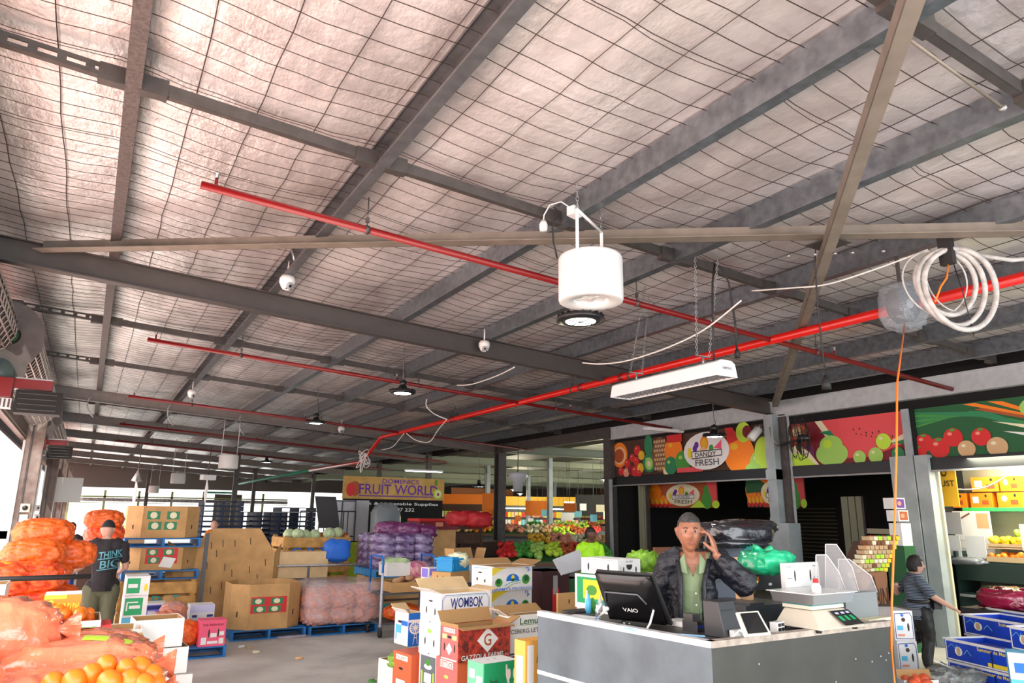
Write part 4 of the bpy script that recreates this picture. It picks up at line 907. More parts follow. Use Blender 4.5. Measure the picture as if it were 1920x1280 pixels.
# ---------------------------------------------------------------- pallet with pink box, orange nets and small cartons
pallet((1.36, 11.75, 0), 'blue pallet with grey deck boards holding the pink box and net bags', pal_blue)
carton('produce_carton', 'bright pink box with two slots standing on the blue pallet', 'carton', (1.74, 11.3, .152), .34, .3, .34, K('pink'), 0, front=[slot(.36, .5, .03, .17), slot(.72, .5, .03, .17), ('R', .08, .08, .28, .35, 'white'), ('R', .32, .1, .72, .2, 'white'), ('R', .76, .08, .94, .3, 'white'), ('R', .42, .34, .66, .5, 'white'), ('R', .76, .4, .94, .55, 'white'), ('T', 'THE FRESH BOX', .1, .78, .9, .86, 'maroon')])
sack((1.38, 11.45, .3), (.42, .34, .32), 'orange net bag with a blue tie at the front of the blue pallet', 0, 31, bag_o, lump=.16, ln=44, wr=.08, name='net_bag', neck=False, band=(.06, 'violet'))
sack((1.2, 11.75, .42), (.36, .34, .3), 'paler orange net bag behind the one with the blue tie', 0, 32, bag_c, lump=.1, ln=44, wr=.1, name='net_bag', neck=False)
sack((1.3, 12.0, .5), (.34, .24, .3), 'purple and pink net bag of onions behind the orange net bags', 0, 33, onion, lump=.16, ln=30, wr=.1, name='net_bag', neck=False, band=(0, 'violet'))
p, w_, d_, h_, a = fit(262, 1136, 1165, 315, 255, 10.4, 0)
carton('grape_carton', 'white and violet tray carton with a blank note, left of the net bags', 'carton', (p.x, p.y, .152), w_, .35, p.z - .152 + h_, cardw, 0, front=[('R', .04, .3, .96, .95, 'violet'), ('R', .1, .4, .9, .6, 'khaki'), ('R', .36, .38, .64, .75, 'white'), ('R', .08, .8, .92, .92, 'navy')])
p, w_, d_, h_, a = fit(358, 1135, 1168, 404, 352, 10.6, 0)
carton('produce_carton', 'blue and white broccoli carton behind the pink box', 'carton', (p.x, p.y, .152), w_, .35, p.z - .152 + h_, cardw, 0, front=[('R', 0, .75, 1, 1, 'lav'), ('R', .1, .6, .3, .68, 'navy'), ('R', .7, .6, .95, .68, 'navy'), ('E', .3, .3, .1, .2, 'leaf'), ('R', .5, .3, .95, .5, 'blue')])
# open white cartons on the near pallet edge
cs = []
for k, (x, y, z0, h_) in enumerate(((.72, 7.55, .0, .3), (.72, 7.55, .3, .24), (.66, 7.6, .545, .22), (.6, 7.62, .77, .24))):
    cs.append(carton('white_carton', ('lowest', 'second', 'third', 'topmost')[k] + ' plain white open carton in the stack behind the coral bags', 'carton', (x + (.1 if k > 1 else .05), y, z0), .4 if k > 1 else .48, .36, h_, cardw, .06, open_=(k >= 2), group='plain white cartons behind the coral bags', front=[slot(.12, .35, .06, .1)] if k == 3 else ()))
carton('white_carton', 'white carton with yellow edged lid and green tape, right behind the coral bags', 'carton', (.3, 7.35, .70), .5, .4, .28, cardw, 0, open_=True, front=[('R', .1, .6, .8, .95, 'yellow')])
carton('white_carton', 'plain supporting carton under the yellow edged one', 'carton', (.3, 7.35, 0), .5, .4, .695, cardw, 0)
# ---------------------------------------------------------------- bulk bin and upright cardboard sheet
pallet((2.78, 12.95, 0), 'blue pallet under the open cardboard bulk bin in the middle', pal_blue)
octbin('bulk_bin', 'open eight-sided cardboard bulk bin with red and green print, on its own blue pallet', (2.73, 12.88, .152), 1.1, 1.08, .68, .24, card, melonprint(.08, .38, .84, .32))
o = thing('cardboard_sheet', 'huge slotted brown cardboard sheet with cut corners standing behind the bulk bin', 'cardboard', (2.32, 13.75, 0), 0)
B = MB(); f_ = (Vector((1, 0, 0)), Vector((0, .12, 1)).normalized()); sl = [(-.74, .15), (.74, .15), (.78, 1.25), (.5, 1.68), (-.28, 1.68), (-.74, 1.3)]
B.ext(sl, (0, 0, 0), (0, .012, 0), card, f_); B.build('sheet', o)
prints([('L', [(u, v), (u - .006, v + .07)], .004, 'dkbrown') for u, v in ((.3, .78), (.42, .8), (.55, .8), (.72, .82), (.36, .7), (.27, .58), (.46, .56), (.54, .5), (.73, .53), (.82, .45), (.25, .4), (.33, .34), (.44, .38), (.6, .38), (.68, .32), (.8, .36), (.9, .6))], Vector((-.78, -.004, 0)), Vector((1.56, 0, 0)), f_[1] * 1.7, (0, -1, .12), o)
B = MB(); B.hexa([(-.74, .02, .2), (-.74, .03, .2), (-.98, .3, .25), (-.98, .29, .25), (-.74, .17, 1.3), (-.74, .18, 1.3), (-1.0, .4, 1.45), (-1.0, .39, 1.45)], card); B.build('side_flap', o); B = MB(); B.hexa([(.74, .02, .15), (.74, .03, .15), (.9, .3, .3), (.9, .29, .3), (.78, .15, 1.25), (.78, .16, 1.25), (.92, .3, 1.4), (.92, .29, 1.4)], card); B.build('side_flap', o)
B = MB(); B.hexa([(-.95, -.35, .1), (-.5, -.5, .0), (-.44, -.46, .02), (-.9, -.3, .12), (-1.0, -.1, .62), (-.9, -.1, .62), (-.86, -.08, .64), (-.96, -.08, .64)], card); B.hexa([(-.5, -.5, .02), (-.3, -.4, .02), (-.3, -.38, .04), (-.5, -.48, .04), (-.85, -.1, .45), (-.5, -.15, .3), (-.5, -.13, .32), (-.85, -.08, .47)], cardl)
tag(B.build('torn_flap'), 'creased brown cardboard offcut leaning left of the bulk bin', 'cardboard').location = (2.25, 13.3, 0)
# ---------------------------------------------------------------- onions on a pallet
pallet((3.98, 12.9, 0), 'blue pallet loaded with nets of brown onions', pal_blue)
rnd = random.Random(8); so = None
for k in range(12):
    i, j = k % 3, k // 3
    p = (3.55 + i * .4, 12.55 + (j % 2) * .5, .3 + (j // 2) * .24); row = ('front' if j % 2 == 0 else 'back') + (' lower' if j < 2 else ' upper')
    l = 'net of brown onions on the blue pallet, ' + row + ' row, ' + ('left', 'middle', 'right')[i]
    if so is None: so = sack(p, (.46, .56, .3), l, 0, 51, onion, lump=.17, ln=90, wr=.03, name='onion_net', group='onion nets on the blue pallet', neck=False, lr=.24, res=56)
    else: dup(so, p, rnd.choice((0, PI)), l)
b_ = blob('film_wrap', (3.98, 12.8, .5), (1.38, 1.25, .66), filmy, None, wr=.07, ws=4, seed=5, res=46, bulge=3.2); tag(b_, 'loose clear pink film draped over the onion nets', 'plastic film')
# pale board sheets behind, black rail
carton('board_bundle', 'tall bundle of pale flat boards behind the onions', 'boards', (3.65, 14.15, 0), .98, .25, 1.24, cardl, 0, front=[('R', 0, .0, 1, .58, mat('grey_board', (.45, .4, .36), .8)), ('R', 0, .58, 1, .62, 'dkgrey')])
o = thing('pipe_barrier', 'thin grey pipe barrier running behind the onions to the cabbage stack', 'rail', (3.2, 13.6, 0)); B = MB(); B.tube([(-.1, 0, 1.02), (1.75, -.1, 1.02)], .022, steel, 8); B.build('rail', o)
for x in (.45, 1.7): B = MB(); B.tube([(x, -.04, 0), (x, -.04, 1.02)], .022, K('dkgrey'), 8); B.build('post', o)
# timber bins with cabbages
slatbin((4.2, 15.6, .78), 1.35, 1.1, .72, 3, 'large timber bin with blue stencilled letters heaped with pale cabbages', None)
slatbin((4.2, 15.6, 0), 1.35, 1.1, .75, 3, 'lower timber bin hidden behind the pale boards')
pb = bpy.data.objects[-1] if False else None
cab = mat('pale_cabbage', (.55, .7, .4), .5, var=.3, vs=8, bump=.6, bs=12)
cs_ = [(3.85, 15.3, 1.53), (4.05, 15.5, 1.5), (4.5, 15.3, 1.53), (4.7, 15.35, 1.55), (4.6, 15.6, 1.52), (4.25, 15.5, 1.5), (3.75, 15.6, 1.5)]
ballpile('cabbage', 'pale green cabbage heaped in the timber bin with blue letters', 'cabbage', cs_, .13, cab, 'cabbages in the timber bin')
prints([('T', 'C P T .', .08, .12, .8, .88, 'blue')], (3.6, 15.03, 1.0), (1.1, 0, 0), (0, 0, .32), (0, -1, 0), bpy.data.objects['timber_bin.001'] if False else None, 'stencil') if False else None
for ob in [x for x in C.objects if x.name.startswith('timber_bin') and x.get('label', '').startswith(('large', 'timber produce'))]:
    big = ob['label'].startswith('large'); prints([('T', 'C P T', .08, .12, .75, .88, 'blue' if big else 'teal')], (-.62 if big else -.5, -.57, .28 if big else .27), (1.1, 0, 0), (0, 0, .24 if big else .2), (0, -1, 0), ob)
blue_f = mat('blue_flower_cloth', (.01, .12, .6), .6, col2=(.02, .16, .65), vs=4)
b_ = blob('cloth_bundle', at(632, 1032, 13.8), (.5, .4, .42), blue_f, None, wr=.2, seed=8, res=24); tag(b_, 'blue floral cloth bundle beside the timber bin', 'cloth'); b_['kind'] = 'thing'
B = MB(); rnd = random.Random(1)
for k in range(16): a = rnd.uniform(-1.2, 1.2); z = rnd.uniform(-.14, .12); B.ball((math.sin(a) * .2, -math.cos(a) * .17, z), .03, K('skyblue'), 6, (1, .3, 1))
B.build('printed_flowers', b_)
for x, z, c_, l in ((640, 1015, 'lime', 'yellow green crate'), (600, 1000, 'rust', 'dull orange crate')):
    p = at(x, z, 15.5); o = thing('plastic_crate', l + ' beyond the timber bin with cabbages', 'crate', (p.x + .35, p.y + (0 if c_ == 'lime' else .9), 0)); B = MB(); B.bb((-.45, -.3, 0), (.45, .3, p.z), K(c_)); B.build('body', o); B = MB(); B.bb((-.47, -.32, p.z - .06), (.47, .32, p.z), K(c_)); B.build('rim', o)
# ---------------------------------------------------------------- purple cabbage stack and platform trolley
pallet((5.4, 13.9, .78), 'light blue pallet under the wrapped purple cabbages', mat('pale_pallet_blue', (.05, .3, .65), .5))
carton('stock_carton', 'brown cartons block beneath the cabbage pallet', 'carton', (5.4, 13.9, 0), 1.1, 1.0, .775, card, 0, front=[('R', 0, .45, 1, .5, 'dkbrown'), ('R', .1, .25, .4, .4, 'teal'), ('R', .5, .1, .9, .3, 'plum')])
purp = mat('purple_wrap', (.08, .02, .13), .18, col2=(.36, .3, .5), vs=4.5, bump=.9, bs=11, coat=.7, dist=.05)
pur2 = mat('purple_net', (.1, .01, .09), .3, col2=(.2, .03, .14), vs=14, bump=.5, bs=40, coat=.5)
so = None; k = 0
for z in (1.02, 1.17, 1.32, 1.47):
    for i, (x, y) in enumerate(((5.05, 13.6), (5.42, 13.58), (5.8, 13.6), (5.05, 14.2), (5.42, 14.2), (5.8, 14.2))):
        l = 'wrapped bag of purple cabbage in the stack, ' + ['bottom', 'second', 'third', 'top'][int((z - 1) / .15 + .1)] + ' layer, ' + ('front ' if i < 3 else 'back ') + ('left', 'middle', 'right')[i % 3]
        if so is None: so = sack((x, y, z), (.5, .62, .22), l, 0, 71, purp, lump=.08, ln=26, wr=.16, name='cabbage_bag', group='purple cabbage bags', neck=False, res=30)
        else: dup(so, (x, y, z), (k % 2) * PI, l)
        k += 1
for i, (x, y, z) in enumerate(((5.25, 13.8, 1.66), (5.6, 13.7, 1.64), (5.95, 13.75, 1.6))):
    sack((x, y, z), (.5, .4, .26), ('left', 'middle', 'right')[i] + ' dark purple net bag on top of the wrapped cabbages', 0, 75 + i, pur2, lump=.2, ln=24, wr=.1, name='cabbage_bag', neck=False, lab=(.1, -.05, .14, .1, 'yellow') if i == 2 else None)
o = thing('cage_trolley', 'tall blue and white roll trolley with castors loaded with cartons', 'trolley', (4.85, 12.0, 0)); hb2 = K('blue'); hw = mat('trolley_white', (.6, .65, .75), .4)
for x in (-.47, .47):
    B = MB(); B.tube([(x, -.3, .12), (x, -.3, 1.0)], .022, hw if True else hb2, 8); B.tube([(x, -.3, 1.0), (x, -.3, 1.22), (x, -.2, 1.26), (x, .3, 1.26), (x, .3, .12)], .02, hb2, 8); B.build('upright', o)
    for y in (-.3, .3): B = MB(); B.tube([(x - .02, y, .06), (x + .02, y, .06)], .06, rubber, 14); B.box((x, y, .12), (.05, .07, .08), steel_d); B.build('castor', o)
for z in (.2, .66): B = MB(); B.bb((-.47, -.32, z - .015), (.47, .32, z + .015), K('dkgrey')); B.build('shelf', o)
sack((4.85, 11.95, .34), (.56, .4, .24), 'orange net bag on the lower shelf of the blue trolley', 0, 41, bag_o, lump=.14, ln=40, wr=.06, name='net_bag', neck=False)
carton('stock_carton', 'brown carton of sweet potatoes on the blue trolley', 'carton', (4.95, 11.95, .68), .78, .5, .16, card, 0, open_=True)
rnd = random.Random(5)
for k in range(6):
    B = MB(); B.ball((0, 0, 0), .05, mat('sweet_potato', (.6, .33, .18), .6, var=.2), 10, (2.0, 1, 1)); ob = B.build('sweet_potato'); ob.location = (4.68 + k * .11, 11.8 + (k % 2) * .08, .86 + .02 * (k % 3)); ob.rotation_euler = (0, rnd.uniform(-.5, .2), rnd.uniform(-.5, .5)); tag(ob, 'knobbly sweet potato in the carton on the blue trolley', 'sweet potato', 'sweet potatoes on the trolley')
carton('foam_box', 'white foam box with pale leaves on the blue trolley', 'box', (4.72, 12.05, .93), .42, .4, .22, cardw, 0, open_=True)
lf = mat('pale_leaf', (.5, .65, .35), .5, var=.2); B = MB()
b_ = blob('leafy_greens', (4.72, 12.05, 1.15), (.4, .36, .12), lf, None, lump=.2, ln=20, wr=.3, seed=3); tag(b_, 'pale leafy greens filling the white foam box on the trolley', 'vegetables')
sack((5.1, 12.0, 1.0), (.34, .4, .28), 'plum and pink net of mixed onions on the right of the trolley', 0, 42, mat('mixed_net', (.5, .08, .25), .4, col2=(.6, .35, .3), vs=12, coat=.4), lump=.2, ln=24, wr=.08, name='onion_net', neck=False)
# litter on the floor
for k, (x, y, c_) in enumerate(((452, 1213, 'white'), (468, 1215, 'khaki'), (560, 1235, 'peach'), (698, 1278, 'leaf'), (480, 1223, 'cream'))):
    p = at_z(x, y, 0); b_ = blob('litter', (p.x, p.y, .012), (.1, .08, .03), K(c_), None, wr=.5, seed=k, res=12); tag(b_, ['white paper scrap on the floor before the bulk bin', 'khaki leaf scrap beside the white paper on the floor', 'small peach coloured peel lying in the open floor', 'green leaf scrap on the floor by the carton stack', 'tiny cream crumb on the floor right of the paper scraps'][k], 'litter')
o = thing('cabbage_leaf', 'crumpled white plastic on the front edge of the middle pallet', 'plastic film', (3.15, 12.3, .02)); blob('film', (0, 0, 0), (.5, .12, .04), filmy, o, wr=.5, res=16)
# ---------------------------------------------------------------- fruit stand sign and black stall wall
o = thing('market_stall', 'black market stall with painted gold banner and white lettering', 'stall', (8.9, 23, 0), .02)
B = MB(); B.bb((-1.75, 0, 0), (1.78, .15, 2.42), bk); B.build('stall_wall', o)
B = MB(); B.bb((-1.78, -.05, 2.42), (1.8, .12, 3.14), mat('banner_gold', (.55, .33, .08), .6, var=.15, vs=3)); B.build('banner', o)
prints([('E', .1, .45, .055, .33, 'rust'), ('E', .06, .4, .04, .3, 'red'), ('T', 'DOMENICS', .36, .72, .73, .92, 'purple'), ('T', 'FRUIT WORLD', .14, .22, .93, .68, 'purple'), ('R', .14, .12, .88, .17, 'purple'), ('E', .93, .3, .045, .22, 'lime'), ('E', .935, .3, .03, .16, 'cream'), ('E', .935, .28, .013, .08, 'brown'), ('R', .9, .7, .925, .95, 'leaf')], (-1.78, -.05, 2.42), (3.58, 0, 0), (0, 0, .72), (0, -1, 0), o, eps=.003)
prints([('T', 'Fruit & Vegetable Supplies', .12, .62, .95, .9, 'white'), ('T', 'Ph: 95 707 232', .3, .2, .7, .48, 'white')], (-1.75, -.004, 1.95), (3.53, 0, 0), (0, 0, .42), (0, -1, 0), o)
o = thing('cool_room_panel', 'pale silver cool room door panels left of the black stall', 'panel', (6.9, 21.8, 0)); pm = mat('silver_panel', (.45, .46, .48), .4, .3, var=.1, vs=2)
for x in (-.38, .04, .5): B = MB(); B.bb((x - .2, 0, .9), (x + .2, .06, 2.35), pm); B.build('panel', o)
B = MB(); B.bb((-.6, -.03, 0), (-.56, .03, 2.3), K('dkgrey')); B.bb((-.17, -.03, 0), (-.13, .03, 2.3), K('dkgrey')); B.bb((.24, -.03, 0), (.28, .03, 2.3), K('dkgrey')); B.bb((-.6, -.03, 2.3), (.28, .03, 2.34), K('dkgrey')); B.build('frame', o)
b_ = blob('mist_bag', at(722, 985, 20.5), (.85, .5, 1.25), mat('frosted_plastic', (.3, .34, .36), .3, alpha=.7, bump=.4, bs=8), None, wr=.1, ws=3, seed=6, res=28); tag(b_, 'large hanging bag of frosted plastic in front of the black stall', 'plastic bag')
# ================================================================ carton stack left of the counter
def fc_(name, label, cx, yt, yb, xr, xl, d, m, rot=8, z0=None, cat='carton', **k):
    p, w_, d_, h_, a = fit(cx, yt, yb, xr, xl, d, rot)
    w_ = abs(w_); d_ = abs(d_)
    z1 = p.z + h_
    if z0 is not None: p.z = z0; h_ = z1 - z0
    return carton(name, label, cat, p, w_, d_, h_, m, a, **k), p.z + h_
cg = mat('pale_grey_board', (.7, .74, .72), .6)
sl2 = [slot(.37, .38, .014, .17), slot(.8, .4, .014, .17)]
def wombok(f):
    return [('L', [(.02, .1), (.02, .8), (.08, .93), (.92, .93), (.98, .8), (.98, .1)], .008, 'navy'), ('L', [(.04, .1), (.04, .78), (.1, .89), (.9, .89), (.96, .78), (.96, .1)], .006, 'ltblue'), ('T', 'WOMBOK', .18, .52, .85, .84, 'navy'), ('T', 'EXTRA RICH HARVEST', .34, .3, .74, .4, 'grey')] + [slot(.28, .42, .016, .17), slot(.76, .42, .016, .17)]
sd = [slot(.5, .72, .1, .03), slot(.3, .42, .03, .12), slot(.72, .4, .03, .12), ('E', .5, .05, .04, .02, 'dkgrey')]
o, z = fc_('wombok_carton', 'open white carton lettered in navy capitals at the top of the middle stack', 828, 1113, 1173, 919, 790, 6.75, cardw, 8, front=wombok(1), side=sd, open_=True, flaps=(('b', 50, .16, cardl), ('l', 70, .13), ('r', 75, .1, cardl)), mi=cardl)
zb = o.location.z
o, z = fc_('wombok_carton', 'white carton beneath the navy lettered one, mostly hidden behind the red carton', 826, 1170, 1232, 917, 787, 6.75, cardw, 8, front=wombok(1), side=sd[1:] + [('E', .5, .75, .1, .07, 'ltgreen')])
o.location.z = zb - .005 - z + o.location.z
zz = o.location.z
veg = [('R', .08, .04, .92, .96, 'slate'), ('E', .5, .62, .22, .07, 'white'), ('E', .5, .75, .13, .08, 'leaf'), ('R', .3, .28, .7, .52, 'white'), ('L', [(.18, .5), (.18, .1)], .03, 'lime'), ('L', [(.82, .5), (.82, .1)], .03, 'lime')]
p, w_, d_, h_, a = fit(820, 1232, 1300, 905, 787, 6.75, 8)
carton('vegetable_carton', 'slate grey carton with a turnip picture under the white cartons', 'carton', (p.x, p.y, 0), w_, d_, zz - .005, cardw, a, side=[('R', .08, .35, .92, .98, 'slate'), ('E', .5, .83, .22, .04, 'white'), ('E', .5, .89, .13, .05, 'leaf'), ('R', .3, .6, .7, .74, 'white'), ('L', [(.18, .76), (.18, .4)], .02, 'lime'), ('L', [(.82, .76), (.82, .4)], .02, 'lime')])
# red flowery carton
gz = mat('red_pattern', (.6, .05, .02), .5, col2=(.08, .01, .01), vs=26, bstretch=None); gzs = mat('pale_red', (.62, .14, .13), .55)
o, z = fc_('lettuce_carton', 'open red carton with a white diamond and letter, in front of the white stack', 860, 1178, 1243, 957, 828, 6.05, gz, 8, ms=gzs, open_=True, flaps=(('f', 100, .07), ('b', 35, .13, cardin), ('r', 65, .12), ('l', 10, .03, cardin)),
    front=[('P', [(.55, .95), (.76, .58), (.55, .2), (.35, .58)], 'white'), ('T', 'G', .48, .4, .62, .76, 'rust'), ('T', 'GAZZOLA FARMS', .06, .04, .86, .19, 'white'), ('T', 'P L', .9, .05, .97, .11, 'white')],
    side=[('R', .15, .82, .8, .95, 'white'), ('T', 'LETTUCE', .18, .84, .77, .93, 'rust'), ('R', .08, .62, .35, .76, 'peach'), ('R', .65, .62, .92, .76, 'peach'), ('E', .5, .69, .12, .04, 'black'), ('P', [(.5, .52), (.68, .34), (.5, .16), (.32, .34)], 'white'), slot(.22, .38, .03, .12), slot(.8, .38, .03, .12), ('R', .05, .02, .95, .06, 'white')])
zg = o.location.z
o, z = fc_('lettuce_carton', 'orange red carton under the red diamond carton', 858, 1248, 1310, 955, 818, 6.05, K('orange') if False else mat('carton_orange_red', (.75, .14, .05), .55), 8, z0=0, ms=gzs, side=[('R', .2, .9, .8, .98, 'white'), ('T', 'LETTUCE', .22, .91, .78, .97, 'rust'), ('E', .5, .8, .1, .02, 'ltgreen'), ('R', .1, .55, .9, .62, 'peach')])
for ch in o.children:
    pass
o.scale.z = (zg - .004) / z
p, w_, d_, h_, a = fit(908, 1245, 1320, 972, 877, 5.55, 8)
carton('apple_carton', 'green carton with white leaf emblem and white top at the front of the stack', 'carton', (p.x, p.y, 0), w_, d_, p.z + h_, mat('carton_green', (.01, .33, .13), .5), a, ms=mat('carton_green_side', (.15, .5, .3), .55),
    top=[('R', 0, 0, 1, 1, 'white'), slot(.4, .6, .04, .03), slot(.6, .6, .04, .03)], front=[('L', [(.64, .97), (.72, .8), (.8, .72), (.88, .8), (.96, .97), (.96, .88), (.86, .74), (.8, .6), (.74, .74), (.64, .88), (.64, .97)], .008, 'white'), ('E', .72, .88, .05, .05, 'white'), ('E', .88, .88, .05, .05, 'white'), ('T', 'Apple', .15, .78, .4, .86, 'dkgreen'), ('T', 'Eureka', .25, .68, .6, .76, 'dkgreen'), ('T', 'Growers', .15, .6, .45, .66, 'white')], side=[('R', .1, .85, .45, .93, 'white'), ('R', .55, .8, .9, .88, 'white'), ('R', .1, .6, .9, .66, 'white')])
# white lettuce carton with green script + red one below
o, z = fc_('lettuce_carton', 'white carton with green script and blue stripes beside the counter end', 953, 1155, 1238, 1035, 935, 6.5, cardw, 6, open_=True, mi=cardin, flaps=(('b', 60, .12, cardl), ('l', 60, .12)),
    front=[('T', 'Lemus', .26, .78, .74, .93, 'dkgreen'), ('R', .25, .76, .7, .77, 'leaf'), ('T', 'ICEBERG LETTUCE', .03, .58, .98, .68, 'dkgrey'), ('T', 'Lemus', .22, .37, .6, .48, 'dkgreen'), ('R', .18, .2, .22, .42, 'leaf'), ('P', [(0, .0), (.9, .1), (.9, .15), (0, .07)], 'navy'), ('P', [(0, .1), (.9, .17), (.9, .2), (0, .14)], 'navy')])
zt = o.location.z
o2, z2 = fc_('lettuce_carton', 'bright red carton low beside the counter end, under the white script carton', 953, 1240, 1300, 1035, 935, 6.5, mat('carton_red', (.72, .05, .02), .5), 6, z0=0, front=[('T', 'LETTUCE', .3, .6, .95, .74, 'white'), ('R', .2, .52, .95, .54, 'white')])
o2.scale.z = (zt - .004) / z2
o, z = fc_('fruit_carton', 'orange and white carton standing right against the counter end', 985, 1202, 1300, 1030, 965, 5.2, mat('carton_amber', (.85, .42, .08), .55), 8, z0=0, front=[('R', .08, .7, .35, .97, 'white'), ('T', 'A&A', .45, .85, .9, .92, 'dkgreen'), ('E', .6, .75, .1, .05, 'leaf'), ('P', [(.1, .55), (.9, .6), (.9, .65), (.1, .6)], 'white')], side=[('R', .2, .6, .8, .9, 'white')])
# two stacked white produce cartons with green lettuces
hp = [('P', [(0, .9), (.12, 1), (.45, 1), (0, .7)], 'yellow'), ('P', [(0, .62), (0, .7), (.2, .8)], 'yellow'), ('E', .16, .34, .09, .17, 'leaf'), ('E', .15, .38, .05, .1, 'dkgreen'), ('E', .83, .42, .1, .2, 'leaf'), ('E', .84, .46, .06, .12, 'dkgreen'),
      ('E', .5, .42, .16, .25, 'blue'), ('R', .3, .15, .7, .38, 'white'), ('L', [(.3, .2), (.45, .32), (.7, .38)], .015, 'teal'), ('L', [(.35, .12), (.5, .25), (.7, .3)], .012, 'leaf'), ('E', .5, .52, .04, .1, 'yellow'), ('E', .5, .42, .05, .06, 'dkgreen'), ('T', "HARMY'S PRODUCE", .0, .02, 1.0, .12, 'blue'), ('T', 'H', .82, .84, .89, .96, 'blue'), ('T', 'P', .87, .72, .93, .84, 'blue')]
hs = [slot(.42, .72, .1, .03), slot(.28, .45, .035, .07), slot(.66, .4, .035, .07), ('T', "HARMY'S PRODUCE", .12, .88, .8, .93, 'ltblue')]
o, z = fc_('produce_carton', 'open white carton with blue farm badge and lettuces, upper of two', 923, 1062, 1109, 998, 885, 7.6, cardw, 10, open_=True, front=hp, side=hs, flaps=(('f', 100, .05), ('b', 55, .1, cardin), ('r', 70, .14, cardl)))
zh = o.location.z
o2, z2 = fc_('produce_carton', 'white carton with blue farm badge and lettuces, lower of two', 922, 1110, 1165, 997, 884, 7.6, cardw, 10, front=hp, side=hs)
o2.location.z = zh - .004 - (z2 - o2.location.z)
zl = o2.location.z
carton('stock_carton', 'brown carton supporting the two farm badge cartons', 'carton', (o2.location.x, o2.location.y, 0), .55, .38, zl - .004, card, math.radians(10))
# blue and white windmill carton, orange carton below, white box with leaf
wm = [('R', 0, 0, 1, 1, 'blue'), ('R', 0, .78, 1, .8, 'white'), ('R', 0, .72, 1, .78, 'white'), ('E', .45, .55, .4, .2, 'white'), ('E', .45, .55, .3, .15, 'blue'), ('E', .45, .55, .08, .04, 'dkgrey')] + [('L', [(.45, .55), (.45 + .36 * math.cos(q), .55 + .18 * math.sin(q))], .014, 'white') for q in [k * PI / 6 for k in range(12)]] + [('L', [(.45, .5), (.3, .05)], .01, 'white'), ('L', [(.45, .5), (.6, .05)], .01, 'white'), ('L', [(.37, .25), (.53, .25)], .01, 'white')]
o, z = fc_('produce_carton', 'blue and white carton with a windmill picture, at the left edge of the middle stack', 767, 1150, 1212, 795, 741, 7.5, K('blue'), 8, open_=True, ms=cardw, mi=cardl, flaps=(('b', 60, .12, cardl), ('l', 50, .06, cardw)), front=wm, side=[('R', .1, .15, .5, .6, 'ltblue'), ('R', .5, .6, .95, .75, 'blue'), ('R', .2, .1, .55, .35, 'white'), ('E', .4, .7, .15, .04, 'black'), ('T', '10', .7, .45, .88, .6, 'white')])
zw = o.location.z
p, w_, d_, h_, a = fit(787, 1219, 1290, 830, 753, 7.05, 8)
carton('produce_carton', 'orange red carton with white lettering under the windmill carton', 'carton', (p.x, p.y, 0), .45, d_, min(p.z + h_, zw - .004), mat('carton_orange_red'), a, side=[('R', .15, .88, .8, .96, 'white'), ('E', .45, .75, .12, .02, 'black'), ('R', .2, .45, .7, .58, 'white'), ('R', .1, .3, .85, .42, 'salmon'), ('T', 'CELERY', .15, .9, .75, .94, 'salmon')])
p = at(742, 1243, 7.2); carton('white_carton', 'plain white box with green leaves on top, at the lower left of the middle stack', 'carton', (p.x + .12, p.y + .2, 0), .3, .35, p.z, cardw, .14, open_=True)
b_ = blob('leafy_greens', (p.x + .1, p.y + .12, p.z), (.22, .2, .12), mat('leaf_green', (.25, .5, .06), .5, var=.3, vs=14), None, lump=.25, ln=16, wr=.35, seed=3); tag(b_, 'small bunch of green leaves in the white box beside the orange red carton', 'vegetables')
# tray with blue crate behind
o, z = fc_('tray_carton', 'shallow brown tray carton carrying a blue crate', 845, 1073, 1094, 881, 810, 8.3, card, 30, open_=False, front=[slot(.5, .5, .09, .12)], side=[slot(.3, .5, .03, .2), slot(.6, .5, .03, .2)])
tp = o.location.copy(); zt = z
carton('stock_carton', 'dark slatted carton stack beneath the shallow brown tray', 'carton', (tp.x, tp.y, 0), .5, .36, tp.z - .004, cardw, math.radians(30), front=[('R', 0, .85, 1, 1, 'dkgrey')])
cb = mat('crate_blue', (.01, .28, .62), .4)
o = thing('plastic_crate', 'bright blue plastic crate with lid on the brown tray carton', 'crate', (tp.x + .02, tp.y, zt + .002), math.radians(25)); B = MB(); B.bb((-.16, -.12, 0), (.16, .12, .13), cb); B.bb((-.17, -.13, .1), (.17, .13, .115), cb)
for k in range(6): B.bb((-.14 + k * .055, -.126, .02), (-.13 + k * .055, .126, .09), cb)
B.build('body', o); B = MB(); B.bb((-.18, -.14, .13), (.18, .14, .15), cb); B.bb((-.15, -.11, .15), (.15, .11, .165), cb); B.build('lid', o)
o, z = fc_('grape_carton', 'small violet and white carton between the trolley and the brown tray', 804, 1064, 1098, 825, 790, 9.5, cardw, 8, z0=0, front=[('R', .1, .92, .9, .99, 'violet')], side=[('R', .1, .9, .9, .99, 'violet')])
o, z = fc_('stock_carton', 'open brown carton with a white flap behind the blue crate', 855, 1055, 1090, 905, 838, 10, card, 20, z0=0, open_=True, flaps=(('b', 20, .2, card), ('r', 20, .2, cardw), ('l', 15, .2, card)))
p = o.location; b_ = blob('cauliflower', at(858, 1050, 8.6), (.2, .18, .15), mat('cauliflower', (.72, .74, .5), .6, var=.2, vs=20), None, lump=.3, ln=30, wr=.2, seed=2); tag(b_, 'pale cauliflower with leaves just above the blue crate', 'vegetable')
o = carton('foam_box', 'white foam box holding the cauliflower behind the blue crate', 'box', (at(868, 1058, 8.75).x, at(868, 1058, 8.75).y + .1, 0), .4, .3, at(868, 1062, 8.6).z, cardw, .2)
